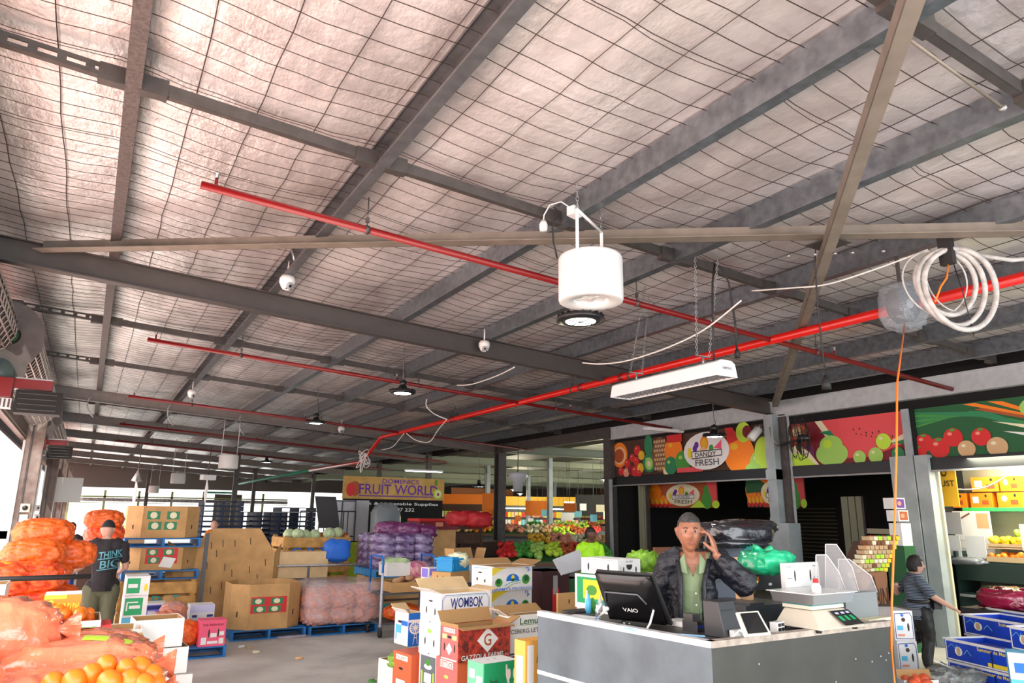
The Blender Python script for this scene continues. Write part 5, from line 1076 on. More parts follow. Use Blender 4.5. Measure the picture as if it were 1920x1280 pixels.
# dark timber rack with red cloths, behind
o = thing('timber_rack', 'dark timber crate rack draped with red cloth beyond the cabbages', 'rack', (7.45, 15.9, 0)); dk = mat('dark_timber', (.07, .03, .015), .7, var=.3, vs=4)
for z, h in ((.1, .3), (.55, .25), (.95, .22), (1.3, .24), (1.62, .2)):
    for y in (-.485, .485): B = MB(); B.box((0, y, z + h / 2), (1.44, .03, h), dk); B.build('slat', o)
for x in (-.75, .7):
    for y in (-.52, .44): B = MB(); B.bb((x, y, 0), (x + .05, y + .08, 1.85), dk); B.build('upright', o)
B = MB(); B.bb((-.74, -.5, 1.82), (.74, .5, 1.85), dk); B.build('top_board', o)
for k, (x, y, l) in enumerate(((865, 968, 'left'), (895, 970, 'right'))):
    b_ = blob('red_cloth', at(x, y + 4, 14.3), (.55, .5, .3), mat('red_sack', (.38, .01, .015), .6, bump=.4, bs=12), None, wr=.3, ws=5, seed=k, res=24); tag(b_, 'crumpled red sacking on the ' + l + ' of the dark timber rack', 'cloth')
o = thing('plastic_crate', 'dull red plastic crate on a brown carton left of the timber rack', 'crate', at_y(812, 992, 14.9)); B = MB(); B.bb((-.45, -.3, 0), (.45, .3, .22), K('maroon')); B.bb((-.47, -.32, .18), (.47, .32, .23), K('red')); B.build('body', o); prints([('R', .4, .3, .6, .7, 'salmon')], (-.45, -.322, 0), (.9, 0, 0), (0, 0, .22), (0, -1, 0), o)
c_ = o.location; carton('stock_carton', 'brown cartons under the dull red crate', 'carton', (c_.x, c_.y, 0), .85, .55, c_.z - .003, card)
# dark bins, green bin and grey lid right of the farm badge cartons
for (x, yt, d, w_, c_, l, nm) in ((1022, 1068, 8.6, .42, mat('bin_maroon', (.05, .012, .015), .4), 'dark maroon ribbed crate stack with a red label, right of the farm badge cartons', 'crate_stack'), (1060, 1082, 8.8, .3, K('dkgreen'), 'dark green plastic bin under the grey lid', 'green_bin')):
    p = at(x, yt, d); o = thing(nm, l, 'crate', (p.x, p.y, 0), .14); B = MB(); B.bb((-w_ / 2, -.2, 0), (w_ / 2, .2, p.z), c_)
    B.build('body', o); B = MB(); B.bb((-w_ / 2 - .01, -.21, p.z - .05), (w_ / 2 + .01, .21, p.z), c_); B.build('rim', o)
    prints([('R', .35, .6, .6, .85, 'red'), ('R', .38, .8, .55, .97, 'grey')] if 'maroon' in l else [('R', .4, .7, .7, .85, 'white')], (-w_ / 2, -.202, 0), (w_, 0, 0), (0, 0, p.z), (0, -1, 0), o)
a, b, c2, d2 = at(1036, 1050, 8), at(1052, 1079, 7.9), at(1098, 1066, 8.1), at(1085, 1031, 8.2)
B = MB(); n_ = (b - a).cross(d2 - a).normalized() * .02; B.hexa([a, b, c2, d2, a + n_, b + n_, c2 + n_, d2 + n_], mat('lid_grey', (.42, .44, .46), .5)); tag(B.build('grey_board'), 'tilted flat grey lid leaning over the green bin', 'lid')
o, z = fc_('white_carton', 'cream white plastic carton with two dark slots, behind the monitor', 1158, 1049, 1080, 1200, 1090, 6.3, cardw, 8, z0=None, side=[slot(.2, .45, .025, .25), slot(.75, .45, .025, .25), ('R', .35, .3, .6, .34, 'grey'), ('R', .35, .5, .6, .53, 'cream'), ('R', .05, .9, .95, .93, 'grey')], front=[slot(.25, .35, .03, .2), slot(.8, .35, .03, .2), ('E', .5, .6, .13, .25, 'black'), ('R', .35, .68, .65, .9, 'white'), ('T', 'ALL GOOD', .35, .8, .65, .92, 'dkgrey'), ('R', .1, .3, .15, .6, 'ltgrey')])
pl = o.location.copy(); zz = pl.z
o = carton('banana_carton', 'green and yellow carton under the cream white slotted carton', 'carton', (pl.x, pl.y, zz - .3), .38, .55, .294, mat('carton_green'), math.radians(8), ms=mat('carton_green'), side=[('R', 0, 0, 1, 1, 'white'), ('R', .05, .15, .95, .92, 'green'), ('R', .2, .3, .7, .85, 'yellow'), ('E', .4, .55, .12, .15, 'leaf')])
carton('stock_carton', 'white cartons at the bottom of the green and yellow carton stack', 'carton', (pl.x, pl.y, 0), .36, .53, zz - .304, cardw, math.radians(8))
o, z = fc_('tray_carton', 'brown carton with two slots on the floor stack left of the monitor', 1046, 1112, 1142, 1105, 1043, 7.2, card, 0, z0=0, front=[slot(.35, .93, .02, .02), slot(.6, .93, .02, .02)])
lg = mat('lettuce_green', (.25, .5, .04), .5, var=.35, vs=16)
for k, (x, y, d, l) in enumerate(((1204, 1052, 6.9, 'leafy green lettuce in the dark bin behind the man, left'), (1220, 1056, 7.2, 'leafy green lettuce in the dark bin behind the man, right'))):
    b_ = blob('lettuce', at(x, y, d), (.22, .2, .17), lg, None, lump=.2, ln=20, wr=.4, seed=k + 4, res=28); tag(b_, l, 'lettuce')
p = at(1210, 1066, 7.1); carton('lettuce_bin', 'dark blue bin holding the leafy lettuces behind the man', 'bin', (p.x, p.y + .1, 0), .38, .4, p.z, mat('bin_navy', (.01, .012, .03), .5), .14)
o, z = fc_('fruit_carton', 'worn brown fruit carton with green print behind the man', 1228, 1026, 1075, 1285, 1224, 7.6, mat('worn_brown', (.2, .07, .03), .7), 0, z0=0, front=[('R', .05, .6, .95, .97, 'brown'), ('E', .3, .82, .1, .05, 'dkgreen'), ('E', .3, .82, .05, .03, 'ltgreen')])
o, z = fc_('fruit_carton', 'white and red carton partly hidden by the monitor and the man', 1206, 1074, 1140, 1262, 1203, 5.8, cardw, 0, z0=0, front=[('R', .6, .75, .95, .9, 'red'), ('R', .05, .9, .9, .93, 'grey')])
# ================================================================ counter
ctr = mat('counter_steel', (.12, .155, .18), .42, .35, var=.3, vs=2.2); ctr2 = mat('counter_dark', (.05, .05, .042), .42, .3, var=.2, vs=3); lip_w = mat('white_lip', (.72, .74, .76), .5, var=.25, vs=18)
ZC = 1.28
o = thing('service_counter', 'steel clad service counter with white edging and dark right side', 'counter', (3.0, 3.09, 0))
A_ = Vector((2.93, 4.62)); B_ = Vector((3.1, 3.09)); C_ = Vector((4.84, 3.14)); in_ = .62
def wallseg(p, q, m, nm, t=.03, z1=ZC - .035):
    p = Vector((*p, 0)) - o.location; q = Vector((*q, 0)) - o.location; d = (q - p).normalized(); n_ = Vector((-d.y, d.x, 0)) * t
    W = MB(); W.hexa([p, q, q + n_, p + n_, p + Vector((0, 0, z1)), q + Vector((0, 0, z1)), q + n_ + Vector((0, 0, z1)), p + n_ + Vector((0, 0, z1))], m); return W.build(nm, o)
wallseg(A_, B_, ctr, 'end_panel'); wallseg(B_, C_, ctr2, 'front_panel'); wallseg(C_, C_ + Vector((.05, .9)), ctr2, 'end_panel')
def stripe(p, q, z0, z1, m, nm, out=.008, t=.05):
    p = Vector((*p, 0)) - o.location; q = Vector((*q, 0)) - o.location; d = (q - p).normalized(); n_ = Vector((-d.y, d.x, 0)); a = n_ * -out; b = n_ * t
    W = MB(); W.hexa([p + a + Vector((0, 0, z0)), q + a + Vector((0, 0, z0)), q + b + Vector((0, 0, z0)), p + b + Vector((0, 0, z0)), p + a + Vector((0, 0, z1)), q + a + Vector((0, 0, z1)), q + b + Vector((0, 0, z1)), p + b + Vector((0, 0, z1))], m); return W.build(nm, o)
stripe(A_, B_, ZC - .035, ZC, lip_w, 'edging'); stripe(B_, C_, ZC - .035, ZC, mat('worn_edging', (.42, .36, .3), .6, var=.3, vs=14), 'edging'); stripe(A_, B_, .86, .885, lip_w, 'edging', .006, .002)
W = MB(); L0 = Vector((*o.location.xy, 0)); pts = [Vector((*p_, 0)) - L0 for p_ in (B_ + Vector((.03, .03)), C_ + Vector((-.03, .03)), C_ + Vector((0, .4)), B_ + Vector((.34, .36)), A_ + Vector((.42, -.03)), A_ + Vector((.03, -.03)))]
n = len(pts); W.add([p_ + Vector((0, 0, ZC - .045)) for p_ in pts] + [p_ + Vector((0, 0, ZC - .02)) for p_ in pts], [tuple(range(n))[::-1], tuple(range(n, 2 * n))] + [(i, (i + 1) % n, n + (i + 1) % n, n + i) for i in range(n)], mat('worn_black_top', (.05, .045, .04), .4, var=.5, vs=9)); W.build('worktop', o)
rnd = random.Random(4)
prints([('E', rnd.random(), .45 + rnd.random() * .5, .002, .004, 'white') for k in range(22)] + [('L', [(.62, .55), (.7, .6), (.78, .58)], .002, 'grey')], (3.1 - 3.0, -.002, 0), (1.7, 0, 0), (0, 0, 1.24), (0, -1, 0), o)
zt_ = ZC - .02
# monitor: black all-in-one seen from behind
o = thing('computer_monitor', 'black all-in-one computer seen from behind on the counter', 'computer', at_z(1190, 1170, zt_), 0)
base = o.location.copy()
bl, br = at_z(1143, 1160, zt_ + .012), at_z(1250, 1172, zt_ + .012)
dl, dr = (bl - EYE).dot(FW), (br - EYE).dot(FW); tl, tr = at(1115, 1075, dl - .07), at(1218, 1083, dr - .07)
o.location = (0, 0, 0)
shell = mat('glossy_black', (.004, .004, .005), .25)
nrm = (tr - tl).cross(bl - tl).normalized()
if nrm.dot(EYE - tl) < 0: nrm = -nrm
def q4(u, v): return (tl * (1 - u) + tr * u) * (1 - v) + (bl * (1 - u) + br * u) * v
W = MB(); N_ = 12
def shellpt(u, v, out): e = min(u, 1 - u, v, 1 - v) * 8; return q4(u, v) + nrm * out * min(1, e) ** .5
vs = [shellpt(i / N_, j / N_, .035) for j in range(N_ + 1) for i in range(N_ + 1)]
W.add(vs, [(j * 13 + i, j * 13 + i + 1, (j + 1) * 13 + i + 1, (j + 1) * 13 + i) for j in range(12) for i in range(12)], shell, True)
W.hexa([q4(0, 1), q4(1, 1), q4(1, 1) - nrm * .02, q4(0, 1) - nrm * .02, q4(0, 0), q4(1, 0), q4(1, 0) - nrm * .02, q4(0, 0) - nrm * .02], shell); rs_ = W.build('rear_shell', o).name
W = MB(); W.hexa([q4(-.03, 1.03) - nrm * .02, q4(1.06, 1.03) - nrm * .02, q4(1.06, 1.03) - nrm * .04, q4(-.03, 1.03) - nrm * .04, q4(-.0, -.02) - nrm * .02, q4(1.02, -.02) - nrm * .02, q4(1.02, -.02) - nrm * .04, q4(0, -.02) - nrm * .04], K('black')); W.build('screen_bezel', o)
W = MB(); W.tube([q4(.1, .55) + nrm * .036, q4(.16, .3) + nrm * .04, q4(.75, .3) + nrm * .04, q4(.84, .5) + nrm * .036], .006, mat('satin_grey', (.1, .11, .12), .3), 8); W.build('handle_ridge', bpy.data.objects[rs_])
prints([('T', 'VAIO', .38, .3, .64, .38, 'ltgrey'), ('E', .82, .52, .01, .02, 'white'), ('R', .3, .02, .34, .05, 'white'), ('R', .4, .03, .43, .05, 'white')], q4(0, 1) + nrm * .037, q4(1, 1) - q4(0, 1), q4(0, 0) - q4(0, 1), nrm, o)
W = MB(); W.tube([q4(.92, .62) + nrm * .03, q4(.9, .75) + nrm * .1, q4(.75, .98) + nrm * .14, q4(.55, 1.1) + nrm * .12], .007, cardw, 8); W.build('prop_stand', o)
W = MB(); W.tube([q4(.15, .98) - nrm * .02, Vector((*(q4(.15, .98) - nrm * .1).xy, zt_ + .008))], .01, shell, 6); W.build('foot', o)
def cpath(px, z=None): return [at_z(x, y, zt_ + .01 if z is None else z) for x, y in px]
o = thing('blue_network_cable', 'pale blue network cable looping behind the computer and along the counter edge', 'cable', (0, 0, 0)); W = MB()
W.tube([at(1139, 1136, dl), at(1126, 1130, dl), at(1117, 1143, dl), at(1118, 1158, dl)] + cpath([(1130, 1168), (1160, 1174), (1185, 1180), (1215, 1183), (1250, 1188), (1285, 1190), (1322, 1193)]), .006, mat('cable_blue', (.25, .5, .75), .4), 8); W.build('cable', o)
o = thing('white_power_cable', 'thick white cable with plugs behind the left of the computer', 'cable', (0, 0, 0)); W = MB()
W.tube([at(1144, 1134, dl - .05), at(1134, 1146, dl - .05), at(1122, 1155, dl - .03), at(1120, 1142, dl - .03), at(1128, 1131, dl - .03)], .009, plastw, 8); W.tube([at(1143, 1135, dl - .06), at(1138, 1142, dl - .06)], .014, plastw, 8); W.build('cable', o)
g0 = at_z(1110, 1148, zt_)
for k, (dx, dy, h, r, c_, l) in enumerate(((-.03, 0, .13, .022, 'ltblue', 'light blue spray bottle at the left end of the counter'), (.02, .02, .1, .025, 'leaf', 'green bottle at the left end of the counter'), (.06, -.02, .12, .018, 'ltgrey', 'pale grey bottle nearest the computer at the counter end'), (0, .06, .15, .015, 'lav', 'tall pale lavender bottle at the back of the counter clutter'))):
    W = MB(); W.lathe([(0, 0), (r, 0), (r, h * .7), (r * .4, h * .8), (r * .4, h), (0, h)], K(c_), n=14); ob = W.build('bottle'); ob.location = g0 + Vector((dx, dy, 0)); tag(ob, l, 'bottle')
def paper(px, py, w_, d_, r, label, h=.004, m='white', n='paper_stack'):
    p = at_z(px, py, zt_ + .002); W = MB(); W.box((0, 0, h / 2), (w_, d_, h), K(m)); ob = W.build(n); ob.location = p; ob.rotation_euler = (0, 0, r); return tag(ob, label, 'papers')
paper(1090, 1157, .16, .22, .3, 'white papers at the left end of the counter, before the bottles'); paper(1085, 1146, .2, .14, .1, 'dark folder near the left end of the counter', .01, 'black', 'folder')
paper(1283, 1172, .15, .2, .2, 'stack of white receipts beside the card machine', .03); paper(1280, 1158, .25, .12, -.2, 'blue striped pad of dockets in front of the man', .015, 'ltblue', 'docket_pad'); paper(1305, 1150, .1, .2, .5, 'loose white docket sheet by the man'); 
p = at_z(1302, 1182, zt_); o = thing('card_terminal', 'black card payment terminal between the computer and the printer', 'card terminal', p, .1)
W = MB(); W.bb((-.04, -.06, 0), (.045, .06, .06), plastb); W.build('body', o); W = MB(); W.bb((-.035, -.02, .06), (.04, .055, .1), plastb); W.build('printer_hump', o); W = MB(); W.bb((-.042, -.062, .02), (.047, -.058, .04), K('navy')); W.build('stripe', o)
p = at_z(1362, 1192, zt_); o = thing('receipt_printer', 'grey black upright box printer beside the tablet', 'printer', p, .12)
W = MB(); W.hexa([(-.09, -.06, 0), (.09, -.06, 0), (.09, .09, 0), (-.09, .09, 0), (-.095, -.02, .2), (.06, -.02, .2), (.06, .09, .2), (-.095, .09, .2)], mat('printer_grey', (.022, .025, .028), .4)); bevel(W.build('body', o), .004)
W = MB(); W.box((-.02, -.028, .15), (.11, .012, .006), K('black')); W.build('paper_slot', o)
W = MB(); W.bb((-.05, -.09, .005), (.035, -.06, .045), plastw); W.bb((.045, -.08, .005), (.08, -.06, .045), plastw); W.build('port_block', o)
W = MB(); W.tube([(-.13, -.1, .0), (-.1, -.12, .02), (-.04, -.12, .05), (.02, -.11, .03), (.06, -.12, .0)], .006, plastw, 8); W.build('cord', o)
tlb = mat('tablet_frame', (.62, .6, .5), .4); o = thing('tablet', 'tablet in a cream frame propped leaning at the counter edge', 'tablet', (0, 0, 0))
a, b, c2, d2 = at(1397, 1193, 3.72), at(1447, 1188, 3.8), at(1422, 1144, 3.9), at(1380, 1147, 3.85); n_ = (b - a).cross(d2 - a).normalized() * .012
if n_.dot(EYE - a) > 0: n_ = -n_
W = MB(); W.hexa([a, b, c2, d2, a + n_, b + n_, c2 + n_, d2 + n_], tlb); bevel(W.build('frame', o), .004)
def tq(u, v): return (a * (1 - u) + b * u) * (1 - v) + (d2 * (1 - u) + c2 * u) * v
W = MB(); nn = n_.normalized() * -.002; W.add([tq(.14, .08) + nn, tq(.9, .08) + nn, tq(.9, .92) + nn, tq(.14, .92) + nn], [(0, 1, 2, 3)], mat('dark_screen', (.006, .006, .008), .15)); W.build('screen', o)
o = thing('power_board', 'black and white sockets and adapters between the tablet and the scale', 'adapters', at_z(1458, 1184, zt_), .2); W = MB(); W.box((0, 0, .03), (.09, .05, .06), plastw); W.box((-.05, .06, .03), (.1, .05, .05), plastb); W.build('adapter', o); W = MB()
for k in range(4): W.box((-.02 + (k % 2) * .04, -.028, .018 + (k // 2) * .026), (.026, .006, .018), plastb)
W.build('sockets', o)
# scale
p = at_z(1545, 1178, zt_ + .0); o = thing('weighing_scale', 'cream counter scale with steel tray and green lit digits', 'scale', p, .05); bm_ = mat('scale_cream', (.68, .62, .5), .45)
W = MB(); W.hexa([(-.24, -.14, .02), (.22, -.16, .02), (.22, .2, .02), (-.24, .2, .02), (-.15, -.03, .12), (.19, -.03, .12), (.19, .18, .12), (-.15, .18, .12)], bm_); bevel(W.build('body', o), .008)
prints([('R', 0, 0, 1, 1, 'black'), ('R', .1, .3, .28, .62, 'green'), ('R', .4, .3, .56, .62, 'green'), ('R', .68, .3, .84, .62, 'green'), ('R', .1, .72, .28, .85, 'lav'), ('R', .4, .72, .58, .85, 'lav'), ('R', .68, .72, .84, .85, 'lav')], (.0, -.156, .035), (.2, .0, 0), (-.004, .105, .075), (0, -.6, .8), o, 'display', .003)
W = MB(); W.box((.02, .08, .135), (.34, .22, .022), bm_); W.box((.02, .08, .15), (.33, .21, .012), K('teal')); W.build('platter_support', o)
ss = mat('stainless', (.55, .55, .54), .28, .8)
W = MB(); W.hexa([(-.19, -.07, .158), (.22, -.07, .158), (.22, .22, .158), (-.19, .22, .158), (-.21, -.09, .222), (.24, -.09, .222), (.24, .24, .222), (-.21, .24, .222)], ss); tr_ = W.build('tray', o)
W = MB(); W.hexa([(-.225, -.1, .222), (.255, -.1, .222), (.255, .255, .222), (-.225, .255, .222), (-.225, -.1, .228), (.255, -.1, .228), (.255, .255, .228), (-.225, .255, .228)], mat('tray_rim', (.75, .75, .72), .35, .4)); W.build('tray_rim', tr_)
for x in (-.2, .18):
    for y in (-.1, .16): W = MB(); W.lathe([(0, 0), (.018, 0), (.018, .022), (0, .022)], rubber, (x, y, 0), 10); W.build('foot', o)
paper(1630, 1162, .3, .16, .1, 'white trays and papers at the right end behind the scale', .02, 'cream')
# ================================================================ clutter behind the counter
o = thing('back_bench', 'dark back bench behind the shopkeeper carrying bags and crates', 'bench', (6.1, 5.0, 0), -.35); W = MB(); W.bb((-.6, 0, 1.0), (1.45, .5, 1.06), K('dkgrey')); W.build('top', o); W = MB(); W.bb((-.58, .05, 0), (1.4, .48, 1.0), K('black')); W.build('body', o)
for k, (cx, yt, yb, xr, xl, d, m, l, fr, nm, ct) in enumerate((
    (1402, 1073, 1108, 1470, 1392, 5.2, K('black'), 'black plastic crate with orange and red logo under the green bag', [('E', .12, .55, .07, .2, 'red'), ('R', .2, .45, .28, .75, 'orange'), ('E', .58, .3, .05, .08, 'white')], 'plastic_crate', 'crate'),
    (1470, 1056, 1105, 1534, 1462, 4.9, cardw, 'open white plastic carton with dark hand slots behind the scale', [slot(.28, .5, .022, .22), slot(.73, .5, .022, .22), ('R', .05, .85, .2, .87, 'dkgrey'), ('R', .8, .85, .95, .87, 'dkgrey'), ('R', .05, .4, .2, .42, 'dkgrey'), ('R', .8, .4, .95, .42, 'dkgrey'), ('R', .1, .04, .7, .07, 'dkgrey')], 'white_carton', 'carton'))):
    o, z = fc_(nm, l, cx, yt, yb, xr, xl, d, m, 4, cat=ct, front=fr, open_=True); 
    if k == 0: gb = o.location.copy(); gz_ = z
    else: wc_ = o.location.copy()
grb = mat('green_plastic', (.02, .55, .26), .25, coat=.5, bump=.5, bs=10)
o = thing('green_bag', 'bright green tied plastic bag on the black crate', 'plastic bag', at(1437, 1053, 5.2)); blob('bag', (0, 0, 0), (.36, .3, .17), grb, o, wr=.2, ws=4, seed=4, res=36)
W = MB(); W.tube([(-.04, 0, .06), (-.1, 0, .1), (-.14, 0, .12), (-.12, 0, .08)], [.03, .025, .02, .03], grb, 8); W.tube([(0, 0, .06), (.03, -.02, .1), (.06, 0, .07)], [.03, .02, .03], grb, 8); W.build('knot', o)
o = thing('storage_chest', 'dark grey plastic chest with an oval logo behind the tablet', 'chest', at(1425, 1150, 5.5) - Vector((0, 0, .12)), -.05); W = MB(); W.bb((-.24, -.1, -.2), (.22, .3, .17), mat('chest_grey', (.06, .07, .08), .4)); W.build('body', o); W = MB(); W.bb((-.26, -.12, .17), (.24, .32, .2), mat('chest_grey')); W.bb((-.2, -.1, .2), (-.05, .28, .215), mat('chest_grey')); W.build('lid', o)
prints([('E', .62, .5, .16, .09, 'white'), ('E', .62, .5, .14, .06, 'maroon'), ('T', 'SUPERCHEST', .5, .46, .74, .54, 'white')], (-.24, -.101, -.1), (.46, 0, 0), (0, 0, .27), (0, -1, 0), o)
o = thing('bench_step', 'plain dark cupboard under the storage chest behind the counter', 'cupboard', at(1425, 1150, 5.5) - Vector((0, 0, .33)), -.05); hh = o.location.z; o.location.z = 0; W = MB(); W.bb((-.24, -.1, 0), (.22, .3, hh), K('black')); W.build('body', o)
bb_ = mat('black_bag_film', (.012, .012, .016), .22, coat=.5, bump=.7, bs=9)
o = thing('bag_roll_pile', 'pile of shiny black folded covers on top of the grey crates', 'bags', at(1382, 998, 6.6))
blob('folded_cover', (-.05, 0, 0), (.8, .5, .2), bb_, o, wr=.14, ws=4, seed=1, res=36); blob('folded_cover', (.15, .02, .05), (.6, .4, .14), bb_, o, wr=.12, ws=4, seed=2, res=30); blob('folded_cover', (-.1, -.05, -.09), (.7, .4, .1), bb_, o, wr=.12, ws=4, seed=3, res=30)
o, z = fc_('plastic_crate', 'slate grey crate stack behind the green bag and the man', 1327, 1017, 1060, 1400, 1320, 6.4, mat('crate_slate', (.1, .12, .15), .5), 4, z0=0, cat='crate', front=[('R', 0, .8, 1, .82, 'dkgrey')])
p = at(1410, 1035, 6.3); o = thing('teal_box', 'small teal box behind the green bag', 'box', p); W = MB(); W.box((0, 0, 0), (.09, .1, .1), K('teal')); W.build('box', o); wb_ = blob('white_bag', p + Vector((-.1, -.4, -.15)), (.14, .2, .26), plastw, None, wr=.2, seed=2, res=20); tag(wb_, 'crumpled white plastic bag left of the green bag', 'plastic bag')
o, z = fc_('stock_carton', 'pale orange carton standing behind the man, right of his elbow', 1383, 1045, 1108, 1408, 1375, 5.7, K('peach'), 4, z0=0, front=[('R', 0, .9, .3, .96, 'yellow')])
# clear dividers
clr = mat('clear_acrylic', (.5, .48, .48), .2, alpha=.3)
for k, (x0, y0, x1, y1, d, l) in enumerate(((1530, 1040, 1565, 1105, 4.9, 'nearest'), (1548, 1020, 1590, 1108, 5.0, 'tallest, middle'), (1572, 1048, 1625, 1110, 5.1, 'rightmost'))):
    a, b, c2, d2, e_ = at(x0, y1, d), at(x1 + 20, y1, d), at(x1 + 8, (y0 + y1) / 2, d), at(x0 + 20, y0, d), at(x0, y0, d); n_ = Vector((0, .006, 0))
    W = MB(); W.add([a, b, c2, d2, e_, a + n_, b + n_, c2 + n_, d2 + n_, e_ + n_], [(0, 1, 2, 3, 4), (9, 8, 7, 6, 5)] + [(i, (i + 1) % 5, 5 + (i + 1) % 5, 5 + i) for i in range(5)], clr); W.tube([e_, d2, c2, b], .004, mat('acrylic_edge', (.7, .7, .68), .3), 5); W.tube([e_, a], .004, mat('acrylic_edge'), 5); ob = W.build('acrylic_divider'); tag(ob, 'clear stepped plastic divider behind the scale, ' + l, 'divider')
o = thing('divider_shelf', 'grey panel box holding the clear dividers beside the counter', 'box', (0, 0, 0)); W = MB(); a = at(1560, 1110, 5.0); b = at(1655, 1110, 5.0); W.bb((a.x, a.y - .1, 0), (a.x + .36, a.y + .25, a.z), mat('side_panel_grey', (.2, .22, .22), .5)); W.build('body', o)
p = at(1530, 1098, 4.6); o = thing('sauce_bottle', 'small white bottle with a red cap behind the scale tray', 'bottle', p); W = MB(); W.lathe([(0, -.06), (.03, -.06), (.03, 0), (.016, .02), (0, .02)], plastw, n=14); W.build('body', o); W = MB(); W.lathe([(0, .02), (.018, .02), (.016, .045), (0, .045)], K('red'), n=12); W.build('cap', o)
# ================================================================ fruit banners on the shop fascia
def banner(label, y_a, y_b, z0, z1, els, x=XF + .05, bgc=(.25, .06, .02)):
    o = thing('fruit_banner', label, 'banner', (x, y_a, z0)); W = MB(); W.bb((-.0, y_b - y_a, 0), (.012, 0, z1 - z0), mat('banner_ground_%d' % len(_m), bgc, .5)); W.build('board', o)
    prints(els, (-.001, 0, 0), (0, y_b - y_a, 0), (0, 0, z1 - z0), (-1, 0, 0), o, 'printed_fruit', .0016); return o
def fruit(u, v, r, c1, asp, hl=True, r2=None):
    e = [('E', u, v, r / asp, r2 or r, c1)]
    if hl: e.append(('E', u - r * .3 / asp, v + r * .4, r * .25 / asp, r * .18, {'red': 'salmon', 'orange': 'gold', 'gold': 'yellow', 'mid': 'ltgreen', 'leaf': 'ltgreen', 'ltgreen': 'cream', 'brown': 'tan', 'maroon': 'red', 'lime': 'cream', 'melon': 'salmon'}.get(c1, 'cream')))
    return e
def logo(u, v, ru, rv, dark='white', name='DANDY'):
    P = lambda a, b: (u + a * ru, v + b * rv)
    e = [('E', u, v, ru, rv, dark), ('E', *P(-.48, .15), ru * .1, rv * .2, 'purple'), ('E', *P(-.4, .35), ru * .1, rv * .18, 'purple'), ('E', *P(-.72, -.05), ru * .1, rv * .3, 'yellow'), ('E', *P(-.05, .4), ru * .18, rv * .38, 'orange'), ('E', *P(-.05, .38), ru * .13, rv * .28, 'gold'), ('E', *P(-.12, .05), ru * .14, rv * .15, 'peach'), ('E', *P(.25, .12), ru * .1, rv * .17, 'leaf'), ('P', [P(.35, .1), P(.7, .5), P(.68, .02)], 'pink')]
    e += [('R', *P(-.62, -.38), *P(.68, -.02), 'white'), ('L', [P(-.62, -.38), P(-.62, 0), P(.68, 0), P(.68, -.3), P(-.62, -.38)], rv * .025, 'black'), ('T', name, *P(-.48, -.3), *P(.45, -.06), 'black'), ('T', 'FRESH', *P(-.48, -.78), *P(.55, -.44), 'dkgrey')]
    return e
L1 = 15.25 - 9.98; H1 = .92; A1 = L1 / H1
e = [('R', 0, 0, 1, 1, 'dkbrown')]
rnd = random.Random(12)
e += fruit(.04, .62, .36, 'orange', A1) + [('E', .04, .6, .05, .26, 'peach'), ('E', .035, .6, .04, .2, 'rust')]
for u, v, r, c_ in ((.1, .35, .13, 'red'), (.14, .5, .12, 'red'), (.05, .15, .12, 'red'), (.09, .1, .13, 'salmon'), (.13, .18, .14, 'maroon'), (.17, .4, .12, 'red'), (.18, .7, .14, 'red'), (.16, .12, .16, 'red'), (.2, .2, .14, 'gold'), (.21, .55, .13, 'gold'), (.19, .05, .1, 'red')): e += fruit(u, v, r, c_, A1)
e += [('E', .265, .8, .03, .3, 'mid')] + fruit(.265, .32, .26, 'mid', A1) + [('E', .265, .3, .028, .17, 'ltgreen'), ('E', .265, .3, .012, .08, 'cream'), ('E', .345, .52, .055, .47, 'brown')]
for i in range(5):
    for j in range(7): e.append(('E', .31 + i * .018 + (j % 2) * .009, .15 + j * .12, .007, .045, 'tan' if (i + j) % 2 else 'khaki'))
e += fruit(.44, .6, .34, 'orange', A1) + fruit(.39, .08, .14, 'gold', A1) + [('E', .39, .06, .02, .08, 'cream')] + fruit(.42, .2, .24, 'mid', A1) + [('R', .4, .8, .5, 1, 'red')] + fruit(.5, .28, .28, 'leaf', A1) + [('R', .46, .0, .62, .12, 'melon')]
e += fruit(.83, .35, .46, 'orange', A1) + [('P', [(.76, 1), (.8, 1), (.84, .7), (.77, .6)], 'red'), ('E', .86, .85, .04, .24, 'lime'), ('E', .88, .85, .025, .15, 'maroon')] + fruit(.93, .12, .26, 'ltgreen', A1) + [('E', .96, .3, .05, .4, 'lime'), ('E', .9, .0, .04, .12, 'ltgreen')]
e += logo(.645, .5, .135, .47)
banner('long fruit banner with a white oval fruit shop logo over the dark shop opening', 15.2, 9.98, 2.97, 3.88, e)
A2 = 2.45 / .83
e = [('R', 0, 0, 1, 1, 'maroon'), ('P', [(.32, 1), (1, 1), (1, .35), (.72, .1), (.42, .1), (.38, .5)], 'melon'), ('P', [(.27, 1), (.33, 1), (.42, .62), (.36, .6)], 'cream'), ('P', [(.3, .74), (.4, .62), (.44, .6), (.4, .76)], 'mid'), ('P', [(.88, .4), (1, .55), (1, .4), (.9, .32)], 'cream'), ('P', [(.88, .35), (1, .42), (1, .3)], 'mid')]
e += [('E', .6 + k * .05, .72 - k * .035 + .04 * math.sin(k * 2), .006, .025, 'dkbrown') for k in range(7)] + [('E', .62 + k * .04, .62 - k * .03, .005, .02, 'dkbrown') for k in range(7)]
e += fruit(.12, .68, .3, 'rust', A2) + fruit(.18, .45, .22, 'maroon', A2) + [('E', .1, .8, .05, .12, 'khaki'), ('E', .2, .3, .05, .2, 'plum'), ('P', [(.0, 0), (.28, 0), (.2, .3), (.1, .5), (0, .4)], 'cream'), ('P', [(.0, 0), (.25, 0), (.15, .25), (0, .3)], 'lime')]
